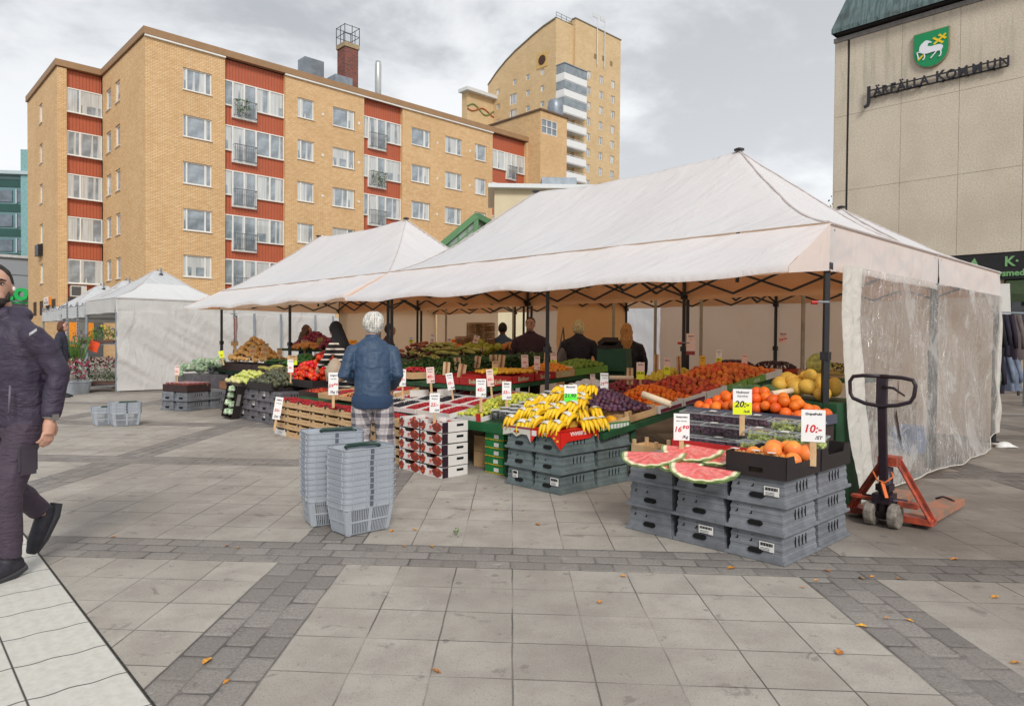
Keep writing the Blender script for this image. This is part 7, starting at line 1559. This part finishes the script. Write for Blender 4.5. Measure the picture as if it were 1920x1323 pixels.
p = PY(1907, 650, 19); b = MB(); b.bx(-.35, .6, 0, .03, -.22, .22); o = b.build('sale_sign', M('yellow board', S(240, 216, 30), .5), None, p); tag(o, 'yellow sign by the shop at the right edge', 'sign'); b = MB(); b.bar((.1, .05, -.2), (.1, .05, -p.z), .05); b.build('post', DRK, o)
b = MB(); p = PY(1853, 555, 16.5); b.add([(-.6, 0, .25), (.5, 0, .3), (.55, 0, -.55), (-.6, 0, -.7)], [(0, 1, 2, 3)]); b.add([(-.6, .6, .25), (.5, .6, .3), (.5, 0, .3), (-.6, 0, .25)], [(0, 1, 2, 3)]); b.bar((.5, .3, .3), (.5, .3, -p.z), .04); o = b.build('small_canopy', CG, None, p); tag(o, 'small white canopy between the tent and the shop front', 'canopy')
# ================================================================ FLOWER TROLLEY
ft = PZ(184, 733, 0); tr_ = empty('flower_trolley', ft, R(8), 'galvanised flower trolley with potted plants at the corner of the grey tent', 'trolley')
GV = M('galvanised post', S(156, 160, 166), .4, .15, 30, metal=.4)
for x, y in ((-.62, -.25), (.55, -.25), (-.62, .3), (.55, .3)):
    b = MB(); b.bx(x-.022, x+.022, y-.004, y+.004, .1, 2.3); b.bx(x-.022, x-.014, y, y+.035, .1, 2.3); b.build('post', GV, tr_); b = MB()
    for k in range(26): b.bx(x-.008, x+.010, y-.0055, y-.004, .18+k*.08, .225+k*.08)
    b.build('post_holes', DRK, tr_)
for z in (.16, 1.22): b = MB(); b.bx(-.62, .55, -.25, .3, z, z+.03); b.bx(-.62, .55, -.262, -.25, z-.02, z+.04); b.build('shelf', GV, tr_)
for x in (-.5, .45): b = MB(); b.prism([(.06*math.cos(a), .065+.06*math.sin(a)) for a in [2*PI*i/14 for i in range(14)]], (x, -.2, 0), (1, 0, 0), (0, 0, 1), (0, 1, 0), .035); b.build('castor', M('castor rubber', S(96, 84, 70), .8), tr_)
PKM, WHP, YEP = M('pink petals', S(196, 70, 110), .6, .2, 30), M('mauve petals', S(196, 160, 190), .6, .2, 30), M('yellow petals', S(236, 200, 40), .6)
def plantbox(x, z, w, h, label, name, m1, m2, n, sz, seed, y=0):
    o = greens(0, 0, 0, w, .5, h, label, name, m1, m2, n, sz, seed); o.location = ft + Matrix.Rotation(R(8), 3, 'Z') @ Vector((x, y, z)); o.rotation_euler = (0, 0, R(8))
plantbox(.15, 1.27, .8, .36, 'green leafy pot plants on the upper trolley shelf', 'pot_plants', HG2, M('fresh green', S(104, 146, 60), .6), 420, .035, 1); plantbox(-.42, 1.27, .35, .26, 'mauve flowering plants on the upper trolley shelf', 'mauve_flowers', WHP, HG1, 150, .028, 2); plantbox(.15, 1.58, .6, .1, 'yellow blooms above the upper shelf plants', 'yellow_flowers', YEP, M('blue petals', S(96, 96, 190), .6), 26, .04, 3)
plantbox(-.05, .2, 1.15, .36, 'grey-green bushy plants on the lower trolley shelf', 'bushy_plants', HG1, M('sage', S(120, 130, 96), .7), 700, .028, 4); plantbox(.0, .5, 1.2, .34, 'dark pink wrapped flowers behind the lower shelf', 'pink_flowers', PKM, M('leaf mid', S(70, 96, 50), .6), 260, .045, 5, .35)
b = MB(); b.bx(-.35, .5, -.3, .28, 1.25, 1.32); tag(b.build('plant_tray', TRD, None, ft), 'brown plant tray on the upper trolley shelf', 'tray').rotation_euler = (0, 0, R(8)); b = MB(); b.bx(-.5, .55, -.3, .28, .19, .25); tag(b.build('plant_tray', TRD, None, ft), 'brown plant tray on the lower trolley shelf', 'tray').rotation_euler = (0, 0, R(8))
b = MB(); b.box((0, 0, 0), (.24, .008, .26), 0, 1, Matrix.Rotation(.35, 3, 'Y')); o = b.build('price_tag', M('orange tag', S(244, 90, 50), .5), None, ft + Vector((.1, -.34, 1.16))); tag(o, 'bright orange tag hanging on the front of the trolley', 'tag')
b = MB(); b.lathe([(.30, 0), (.36, .28), (.38, .29), (.37, .32), (.0, .3)], 16); o = b.build('flower_tub', BG, None, PZ(141, 737, 0)); tag(o, 'round grey plastic tub of plants left of the flower trolley', 'tub')
greens(0, 0, 0, .6, .5, .5, 'pale wrapped bouquets in the grey tub', 'bouquets', M('bouquet wrap', S(196, 206, 190), .4), PKM, 260, .06, 6).location = PZ(141, 737, 0) + Vector((0, 0, .3))
b = MB()
random.seed(4)
for i in range(60): a = random.uniform(-.5, .5); x0 = random.uniform(-.12, .12); b.bar((x0, 0, 0), (x0+a*.6, random.uniform(-.2, .2), random.uniform(.5, .95)), .02, .003)
o = b.build('tall_grass', HG2, None, PZ(128, 738, 0)+Vector((0, .3, .55))); tag(o, 'tall green blades of a potted grass behind the tub', kind='stuff')

# ================================================================ PEOPLE
SKIN = M('skin', S(204, 160, 138), .5, .08, 14, col2=S(188, 138, 116)); SKD = M('deep skin', S(120, 80, 62), .5, .08, 14)
_tx = bpy.data.textures.new('folds', 'CLOUDS'); _tx.noise_scale = .10; _tx.noise_depth = 2
def cloth_mat(name, col, rough=.7, scale=4, amt=.02, kind=None, cols=None):
    m, nt, bs = newmat(name); tc = node(nt, 'ShaderNodeTexCoord'); P = tc.outputs['Object']; s = node(nt, 'ShaderNodeSeparateXYZ'); nt.links.new(P, s.inputs[0]); x, y, z = X(s.outputs[0]), X(s.outputs[1]), X(s.outputs[2])
    c = mix(nt, noisetex(nt, P, 60, 2), col, tuple(v*.75 for v in col))
    if kind == 'plaid':
        a = X.m('ARCTAN2', y, x)*.16
        f1 = ((a*9.5).frac() - .5).abs(); f2 = ((z*9.0).frac() - .5).abs(); g1 = (((a*19+.3).frac()-.5).abs()).lt(.10); g2 = (((z*18+.3).frac()-.5).abs()).lt(.10)
        d = f1.lt(.21) + f2.lt(.21); c = mix(nt, (d*.5).min(.9), cols[0], cols[1]); c = mix(nt, (g1 + g2)*.22, c, cols[2])
    if kind == 'hair':
        mh = node(nt, 'ShaderNodeMapping'); mh.inputs['Scale'].default_value = (1, 1, .12); nt.links.new(P, mh.inputs[0]); hh = noisetex(nt, mh.outputs[0], 90, 3, .6); c = mix(nt, hh.ss(.35, .65), col, tuple(v*.35 for v in col)); c = mix(nt, noisetex(nt, P, 14, 2).ss(.4, .6)*.4, c, tuple(v*.5 for v in col))
    if kind == 'stripe': c = mix(nt, ((z*11.5).frac()).lt(.28), cols[0], cols[1])
    nt.links.new(c, bs.inputs['Base Color']); bs.inputs['Roughness'].default_value = rough
    mp = node(nt, 'ShaderNodeMapping'); mp.inputs['Scale'].default_value = (1, 1, 2.1); mp.inputs['Rotation'].default_value = (.3, .5, 0); nt.links.new(P, mp.inputs[0])
    bump(nt, bs, noisetex(nt, mp.outputs[0], scale*2.2, 5, .55, dist=1.2), amt*1.6, .9); return m
def soft(o, vox=.012, sm=6, disp=.0):
    r = o.modifiers.new('remesh', 'REMESH'); r.mode = 'VOXEL'; r.voxel_size = vox; r.use_smooth_shade = True
    s = o.modifiers.new('smooth', 'SMOOTH'); s.iterations = sm; s.factor = .5
    if disp: d = o.modifiers.new('folds', 'DISPLACE'); d.texture = _tx; d.strength = disp; d.mid_level = .5
    return o
def loft(b, rings, n=18):
    vs = []
    for (cx, cy, cz, rx, ry) in rings: vs += [(cx + rx*math.cos(2*PI*k/n), cy + ry*math.sin(2*PI*k/n), cz) for k in range(n)]
    b.add(vs, [(i*n+k, i*n+(k+1) % n, (i+1)*n+(k+1) % n, (i+1)*n+k) for i in range(len(rings)-1) for k in range(n)] + [tuple(range(n-1, -1, -1)), tuple((len(rings)-1)*n+k for k in range(n))])
def hand(b, w, d, side, k=1.0, pal=None):
    """palm and five bent fingers hanging from the wrist w along direction d"""
    w = Vector(w); d = Vector(d).normalized(); x = Vector(side).normalized(); x = (x - d*x.dot(d)).normalized(); n = d.cross(x)
    b.tube([w - d*.01*k, w + d*.03*k, w + d*.085*k], [.026*k, .034*k, .030*k], 10)
    for i in (-1.5, -.5, .5, 1.5):
        L = (.072, .082, .076, .058)[int(i+1.5)]*k; p = w + d*.08*k + x*i*.019*k; p1 = p + d*L*.5 + n*.008*k; p2 = p1 + d*L*.32 + n*.022*k; p3 = p2 + d*L*.12 + n*.022*k; b.tube([p, p1, p2, p3], [.0105*k, .0095*k, .0085*k, .007*k], 7)
    t = w + d*.03*k - x*.028*k; b.tube([t, t - x*.022*k + d*.03*k + n*.01*k, t - x*.022*k + d*.062*k + n*.022*k], [.014*k, .0115*k, .009*k], 7)
def person(label, x, y, face, H=1.75, top=None, low=None, hair=None, hairst='short', skin=None, arms=None, legs=None, lean=0, vox=.013, shoes=None, collar=None, width=1.0, skirt=False, tn='jacket', head_turn=0, hem=.82, shorts=None, coat=False, beard=None, hood=None, hk=1.0):
    e = empty('person', (x, y, 0), face); tag(e, label, 'person'); e.scale = (H/1.75,)*3; skin = skin or SKIN
    arms = arms or {}; W = width
    sh = {1: Vector((.19*W, lean*.30, 1.42)), -1: Vector((-.19*W, lean*.30, 1.42))}; hip = {1: Vector((.095, 0, .92)), -1: Vector((-.095, 0, .92))}
    A = {s: [sh[s]] + [Vector(q) for q in arms.get(s, ((.27*s*W, .0, 1.13), (.28*s*W, .10, .88)))] for s in (1, -1)}
    L = {s: [hip[s]] + [Vector(q) for q in (legs or {}).get(s, ((.10*s, .02, .49), (.10*s, -.03, .085), (.12*s, .12, .03)))] for s in (1, -1)}
    nk = Vector((0, lean*.36+.01, 1.50)); hd = nk + Vector((0, .025 + lean*.05, .145))
    b = MB(); b.sm = True
    HT = Matrix.Rotation(head_turn, 3, 'Z'); hp = lambda v: hd + HT @ Vector(v)
    b.ell(hd, (.078, .095, .118), 20, 14, HT, fn=lambda p: Vector((p.x*(1-.18*max(0, -p.z)), p.y*(1-.06*max(0, -p.z)), p.z)))
    b.ell(hp((0, .048, -.060)), (.050, .050, .052), 12, 8, HT); b.tube([nk - Z*.07, nk + Z*.06 + Vector((0, .01, 0))], [.062, .054], 12)
    b.tube([hp((0, .086, .022)), hp((0, .108, -.018)), hp((0, .098, -.03))], [.010, .016, .012], 8); b.ell(hp((0, .084, .032)), (.055, .018, .012), 10, 6, HT); b.ell(hp((0, .092, -.062)), (.026, .012, .011), 8, 6, HT)
    for s in (1, -1): b.ell(hp((.079*s, -.005, -.01)), (.010, .022, .032), 8, 6, HT)
    loft(b, [(0, 0, .86, .13, .10), (0, 0, .96, .155, .11), (0, lean*.1, 1.10, .135, .095), (0, lean*.22, 1.28, .155*W, .10), (0, lean*.3, 1.38, .15*W, .08), (0, lean*.34, 1.45, .08, .06)])
    for s in (1, -1):
        b.tube([A[s][0]+Vector((-.05*s, 0, -.06)), A[s][0].lerp(A[s][1], .4)+Vector((-.015*s, 0, -.01)), A[s][1], A[s][2]], [.040, .042, .042, .030], 10); d = (A[s][2]-A[s][1]); hand(b, A[s][2], d*.6 + Vector((0, 0, -.3))*d.length, (0, 1, 0) if abs(d.normalized().z) > .5 else (0, 0, 1), 1.0)
        b.tube([L[s][0], L[s][1], L[s][2]], [.085, .058, .040], 10); b.tube([L[s][2], L[s][3]], [.042, .035], 8)
    soft(b.build('body', skin, e), vox*.62, 3)
    for s in (1, -1): q = MB(); q.sm = True; q.ell(hp((.032*s, .083, .010)), (.011, .009, .0055), 8, 6, HT); q.mat = 1; q.ell(hp((.032*s, .0905, .010)), (.0055, .004, .0055), 6, 5, HT); q.tube([hp((.012*s, .103, .030)), hp((.034*s, .100, .036)), hp((.056*s, .084, .030))], [.004, .005, .003], 5); q.tube([hp((.018*s, .093, .016)), hp((.034*s, .094, .0185)), hp((.048*s, .084, .014))], .0022, 4); q.build('eye', [M('eye white', S(220, 216, 210), .3), M('iris dark', S(40, 30, 26), .3)], e, recalc=False)
    # jacket
    if top:
        b = MB(); b.sm = True; z0 = hem
        loft(b, [(0, 0, z0, .178*W, .135), (0, .0, z0+.05, .182*W, .14), (0, lean*.08, 1.05, .185*W, .14), (0, lean*.2, 1.22, .20*W, .145), (0, lean*.28, 1.36, .205*W, .125), (0, lean*.32, 1.45, .155*W, .10), (0, lean*.35, 1.50, .085, .08)])
        for s in (1, -1): d = (A[s][2]-A[s][1]).normalized(); b.tube([A[s][0]+Vector((-.05*s, 0, -.035)), A[s][0]+Vector((.01*s, 0, -.05)), A[s][0].lerp(A[s][1], .5), A[s][1], A[s][1].lerp(A[s][2], .5), A[s][2]-d*.01], [.062, .072, .070, .064, .057, .048], 12)
        if collar != 0: b.tube([nk - Z*.05, nk + Z*.035], [.085, .075], 14)
        if hood: b.ell(nk + Vector((0, -.06, -.01)), (.12, .09, .06), 14, 8); b.tube([nk + Vector((-.09, .02, .0)), nk + Vector((-.05, .09, -.03)), nk + Vector((.05, .09, -.03)), nk + Vector((.09, .02, .0))], .035, 8)
        if coat: loft(b, [(0, 0, coat, .24*W, .18), (0, 0, (coat+z0)/2, .21*W, .16), (0, 0, z0+.08, .18*W, .14)])
        soft(b.build(tn, top, e), vox, 5, .022)
    if low:
        b = MB(); b.sm = True; loft(b, [(0, 0, .80, .165, .12), (0, 0, .90, .175, .128), (0, 0, .99, .16, .12), (0, lean*.06, 1.03, .15, .11)])
        for s in (1, -1):
            f = 1 if not shorts else shorts; a, k_, c = L[s][0], L[s][1], L[s][2]
            if f >= 1: b.tube([a - Z*.02, a.lerp(k_, .5), k_, k_.lerp(c, .5), c + (k_-c)*.10], [.108, .092, .078, .070, .062], 12)
            else: b.tube([a - Z*.02, a.lerp(k_, .5), k_, k_.lerp(c, f)], [.115, .108, .10, .098], 12)
        soft(b.build('trousers', low, e), vox, 5, .018)
    for s in (1, -1):
        b = MB(); b.sm = True; a, t = L[s][2], L[s][3]; d = (t-a).normalized(); b.tube([a - d*.07 + Vector((0, 0, -.02)), a + d*.02 - Z*.005, t + d*.03, t + d*.10], [.040, .050, .045, .028], 10); b.tube([a + Z*.05, a - Z*.01], [.048, .046], 10); soft(b.build('shoe', shoes or M('black shoe', S(30, 30, 34), .5), e), .009, 3); kn = (L[s][1]-a).normalized(); up = (kn - d*kn.dot(d)).normalized(); b = MB(); b.tube([a - d*.075 - up*.050, a - up*.056, t - up*.030, t + d*.085 - up*.016], [.034, .040, .042, .026], 8); q = b.build('sole', M('shoe sole', S(70, 70, 74), .7), e) if vox < .012 else None
    if hair:
        b = MB(); b.sm = True
        if hairst == 'scarf':
            b.ell(hd + Vector((0, -.02, .015)), (.10, .115, .125), 18, 12); b.tube([hd + Vector((0, -.05, -.02)), nk + Vector((0, -.03, 0)), nk + Vector((0, -.05, -.12)), nk + Vector((0, -.04, -.26))], [.10, .12, .165, .185], 16); soft(b.build('headscarf', hair, e), .012, 5, .012)
        else:
            b.ell(hp((0, -.018, .024)), (.088, .095, .108), 20, 14, HT, fn=lambda p: p*(1+.05*noise.noise(p*4)) if not (p.y > .35 and p.z < .42) else p*.7)
            if hairst in ('bob', 'long'): b.ell(hp((0, -.03, -.02)), (.104, .095, .115), 16, 10, HT, fn=lumpy(7, .3))
            if hairst == 'long': b.tube([hp((0, -.055, -.05)), hp((0, -.085, -.18)), hp((0, -.10, -.32))], [.095, .11, .08], 12)
            if hairst == 'full': b.ell(hp((0, -.03, .015)), (.108*hk, .105*hk, .112*hk), 16, 10, HT, fn=lumpy(5, .10)); b.ell(hp((0, -.07, -.045)), (.088, .05, .06), 12, 8, HT)
            soft(b.build('hair', hair, e), .008, 3, .012)
    if beard:
        b = MB(); b.sm = True; b.ell(hp((0, .052, -.086)), (.055, .052, .040), 14, 8, HT); b.ell(hp((0, .0935, -.042)), (.030, .010, .006), 8, 5, HT)
        for s in (1, -1): b.ell(hp((.061*s, .028, -.055)), (.012, .028, .036), 8, 6, HT)
        soft(b.build('beard', beard, e), .007, 2)
    return e
HB, HW, HBL, HF = cloth_mat('dark hair', S(56, 46, 40), .7, 20, .004, 'hair'), cloth_mat('white hair', S(244, 240, 230), .7, 16, .008, 'hair'), cloth_mat('blond hair', S(255, 232, 176), .6, 16, .006, 'hair'), cloth_mat('fair brown hair', S(226, 160, 92), .6, 16, .006, 'hair')
NVJ = cloth_mat('dark plum jacket', S(62, 53, 72), .6, 3, .016); NVP = cloth_mat('dark plum trousers', S(74, 61, 76), .7, 4, .014)
me_ = person('bearded man in dark hooded jacket and work trousers walking out at the left edge', -2.95, 4.18, R(157), 1.81, NVJ, NVP, HB, 'short', arms={-1: ((-.285, -.05, 1.16), (-.285, .0, .905)), 1: ((.30, .0, 1.14), (.28, .16, .92))}, legs={-1: ((-.10, .12, .50), (-.08, .10, .085), (-.09, .26, .04)), 1: ((.09, .0, .50), (.10, -.22, .28), (.10, -.17, .15))}, lean=.20, vox=.010, width=1.16, beard=HB, hood=True, hem=.86, head_turn=R(56), shoes=M('charcoal shoe', S(52, 50, 58), .6, .2, 30))
b = MB(); b.sm = True; b.tube([(-.285, -.005, .930), (-.285, .0, .906)], .040, 16); b.sm = False; b.box((-.328, .0, .918), (.012, .034, .034)); b.build('wristwatch', M('watch steel', S(168, 164, 160), .3, .1, 9, metal=.7), me_)
text('PeakPerformance', me_, M('logo white', S(226, 226, 230), .6), (-.262, .105, 1.375), (PI/2, R(-18), R(170)), .030, 'sleeve_print', bold=.0004)
b = MB(); b.bx(-.207, -.197, .02, .12, .62, .76); b.bx(-.212, -.2, .03, .11, .60, .74); b.build('thigh_pocket', M('pocket fabric', S(70, 62, 72), .6), me_)
b = MB(); b.sm = True; b.tube([(-.19, .155, 1.10), (-.185, .16, .95)], .006, 5); b.build('zip', M('zip grey', S(110, 104, 116), .5), me_)
b = MB(); b.sm = True; b.ell(Vector((0, .117, 1.655)) + Matrix.Rotation(R(56), 3, 'Z') @ Vector((-.086, .008, -.02)), (.008, .010, .014), 8, 6); b.build('earbud', WHC, me_)
BLJ = cloth_mat('blue bomber jacket', S(50, 74, 102), .55, 3, .013); PLD = cloth_mat('plaid trousers', S(200, 196, 200), .8, 4, .01, 'plaid', (S(196, 188, 188), S(44, 42, 60), S(100, 92, 108)))
om = person('white-haired old man in blue jacket and plaid trousers standing with his back turned', -1.34, 6.75, R(12), 1.66, BLJ, PLD, HW, 'full', arms={-1: ((-.285, .04, 1.12), (-.16, .27, 1.06)), 1: ((.255, .03, 1.12), (.20, .22, .98))}, legs={1: ((.13, .02, .49), (.14, -.03, .085), (.16, .12, .04)), -1: ((-.12, .05, .49), (-.12, .02, .085), (-.13, .17, .04))}, lean=.42, vox=.010, width=1.0, hem=.84, head_turn=R(18), shorts=.75, hk=1.08, shoes=M('black shoe', S(30, 30, 34), .5))
b = MB(); b.sm = True; loft(b, [(0, 0, .79, .200, .150), (0, 0, .86, .215, .160), (0, 0, .92, .205, .155)]); soft(b.build('waistband', cloth_mat('knit band', S(48, 72, 104), .8, 30, .006), om), .010, 3)
BKW = cloth_mat('black wool', S(24, 22, 26), .9, 4, .01); STP = cloth_mat('striped coat', S(24, 22, 26), .9, 4, .01, 'stripe', (S(26, 24, 28), S(216, 206, 192)))
hj = person('woman in black headscarf and striped coat reaching into the tomatoes', -2.55, 11.0, R(68), 1.66, STP, BKW, BKW, 'scarf', arms={-1: ((-.24, .28, 1.16), (-.2, .46, 1.02)), 1: ((.26, .10, 1.12), (.2, .32, .98))}, lean=.62, tn='coat', coat=.5, vox=.014)
b = MB(); b.sm = True; b.tube([(0, 0, .34), (0, 0, .30), (0, 0, .16), (0, 0, 0)], [.02, .07, .15, .13], 12); o = b.build('produce_bag', canvas('thin bag', S(206, 190, 170), S(206, 190, 170), S(220, 200, 176), .35, .01, 14)); o.location = PY(628, 714, 10.4); tag(o, 'thin beige produce bag held in front of the striped coat', 'bag')
person('woman with long brown hair in a blue top behind the potatoes', -4.42, 15.0, R(-60), 1.68, cloth_mat('blue top', S(70, 92, 150), .8), BKW, cloth_mat('long brown hair', S(120, 88, 72), .7, 16, .006, 'hair'), 'long', vox=.016)
DNM = cloth_mat('dark denim shirt', S(84, 104, 136), .8, 4, .012)
person('stallholder in dark denim shirt with short black hair, seen from behind', -.17, 13.4, R(8), 1.72, DNM, BKW, HB, 'short', SKD, arms={-1: ((-.36, .12, 1.14), (-.42, .34, 1.02)), 1: ((.34, .1, 1.14), (.38, .3, 1.02))}, vox=.016, width=1.2, lean=.2)
person('man in burgundy jacket looking out between the black tent poles', .33, 12.6, R(172), 1.80, cloth_mat('burgundy jacket', S(70, 46, 56), .8), BKW, HB, 'short', vox=.016, width=1.2)
bl = person('woman with short blond hair in a dark coat carrying a grey bag', 1.12, 11.8, R(-12), 1.74, cloth_mat('black coat', S(46, 42, 54), .8), BKW, HBL, 'bob', vox=.015, width=1.15, coat=.45, tn='coat', arms={-1: ((-.34, .05, 1.12), (-.34, .2, .95)), 1: ((.33, .02, 1.12), (.33, .12, .9))})
b = MB(); b.sm = True; b.ell((0, 0, 0), (.05, .15, .17), 12, 8, fn=lambda p: Vector((p.x, p.y*(1-.35*p.z), p.z))); b.tube([(0, -.1, .12), (.03, -.02, .5), (0, .1, .12)], .012, 6); o = b.build('shoulder_bag', M('grey bag cloth', S(120, 114, 116), .7, .1, 8)); o.location = (.83, 11.62, 1.12); o.rotation_euler = (0, 0, -.6); tag(o, 'grey shoulder bag at the side of the blond woman', 'bag')
person('woman with long fair hair in a black coat with her back turned', 1.86, 11.4, R(-8), 1.68, cloth_mat('black coat', S(34, 30, 38)), BKW, HF, 'long', vox=.015, width=1.1, coat=.5, tn='coat')
person('person glimpsed behind the paired black poles beside the old man', -2.35, 13.3, R(-80), 1.68, cloth_mat('dark red top', S(90, 50, 50), .8), BKW, HB, 'short', vox=.018)
gw = person('woman with glasses and dark jacket behind the walking man at far left', -10.42, 16.2, R(-70), 1.74, cloth_mat('dark blue jacket', S(52, 52, 70), .8), BKW, cloth_mat('reddish hair', S(114, 70, 52), .7, 16, .006, 'hair'), 'bob', vox=.018)
b = MB(); b.sm = True
for s in (1, -1): b.tube([(s*.032 + .022*math.cos(a), .108, 1.69 + .017*math.sin(a)) for a in [2*PI*i/10 for i in range(11)]], .003, 4)
b.build('glasses', DRK, gw)
# red clamp on the front pole and cable ties
for px, py, Y_, lab in ((1537, 567, 5.85, 'red-tipped spring clamp holding the white hem to the front pole'), (1281, 643, 9.0, 'red-tipped clamp on the rear middle pole')):
    b = MB(); b.tube([(-.07, 0, 0), (-.02, 0, 0)], .016, 8); b.mat = 1; b.tube([(-.02, 0, .005), (.08, 0, .004)], .009, 6); o = b.build('spring_clamp', [M('clamp red', S(190, 50, 50), .5), STL], None, PY(px, py, Y_)); tag(o, lab, 'clamp')
# ---------------------------------------------------------------- camera, sky, sun
cam = bpy.data.cameras.new('camera'); co = bpy.data.objects.new('camera', cam); COL.objects.link(co)
cam.sensor_width = 36; cam.lens = FPX/1920*36; cam.clip_start = .05; cam.clip_end = 2000
Fv = Vector((0, math.cos(TH), -math.sin(TH))); Uv = Vector((0, math.sin(TH), math.cos(TH))); Rv = Vector((1, 0, 0))
cx_ = Rv*math.cos(RO) + Uv*math.sin(RO); cy_ = -Rv*math.sin(RO) + Uv*math.cos(RO); cz_ = -Fv
mt = Matrix((cx_, cy_, cz_)).transposed().to_4x4(); mt.translation = (0, 0, CAM_H); co.matrix_world = mt
bpy.context.scene.camera = co
SUN_EL, SUN_AZ = R(36), R(168)
w = bpy.data.worlds.new('World'); bpy.context.scene.world = w; w.use_nodes = True; nt = w.node_tree; X.nt = nt
bg = nt.nodes['Background']
sky = node(nt, 'ShaderNodeTexSky', sky_type='NISHITA'); sky.sun_disc = False; sky.sun_elevation = SUN_EL; sky.sun_rotation = SUN_AZ
tc = node(nt, 'ShaderNodeTexCoord'); mp = node(nt, 'ShaderNodeMapping'); nt.links.new(tc.outputs['Generated'], mp.inputs[0])
mp.inputs['Scale'].default_value = (1, 1, 2.0); mp.inputs['Location'].default_value = (.35, .1, .2)
n1 = noisetex(nt, mp.outputs[0], 2.1, 8, .56, dist=.5); n2 = noisetex(nt, mp.outputs[0], 5.5, 6, .6, dist=.2)
sx = node(nt, 'ShaderNodeSeparateXYZ'); nt.links.new(tc.outputs['Generated'], sx.inputs[0]); xx, zz = X(sx.outputs[0]), X(sx.outputs[2])
cl = (n1*.72 + n2*.28).ss(.42, .585)
cl2 = (cl*.70 + (xx + .75).ss(-.2, 1.6)*.30)
hz = (1 - zz).ss(.45, .98)
br = (cl2*.72 + hz*.28)
ccol = mix(nt, br, (2.9, 3.05, 3.25), (7.8, 7.85, 7.9))
skm = mix(nt, .95, sky.outputs[0], ccol)
nt.links.new(skm, bg.inputs[0]); bg.inputs[1].default_value = .1
sl = bpy.data.lights.new('sun', 'SUN'); so = bpy.data.objects.new('sun', sl); COL.objects.link(so)
sl.energy = 1.5; sl.angle = R(16); sl.color = (1, .97, .92)
dirv = Vector((math.sin(SUN_AZ)*math.cos(SUN_EL), math.cos(SUN_AZ)*math.cos(SUN_EL), math.sin(SUN_EL)))
so.rotation_euler = dirv.to_track_quat('Z', 'Y').to_euler(); so.location = (0, 0, 40)
sc = bpy.context.scene; sc.view_settings.view_transform = 'Standard'; sc.view_settings.look = 'None'; sc.view_settings.gamma = 1; sc.view_settings.use_curve_mapping = False
sc.view_settings.exposure = .60
sc.cycles.max_bounces = 7; sc.cycles.transparent_max_bounces = 12; sc.cycles.use_denoising = True
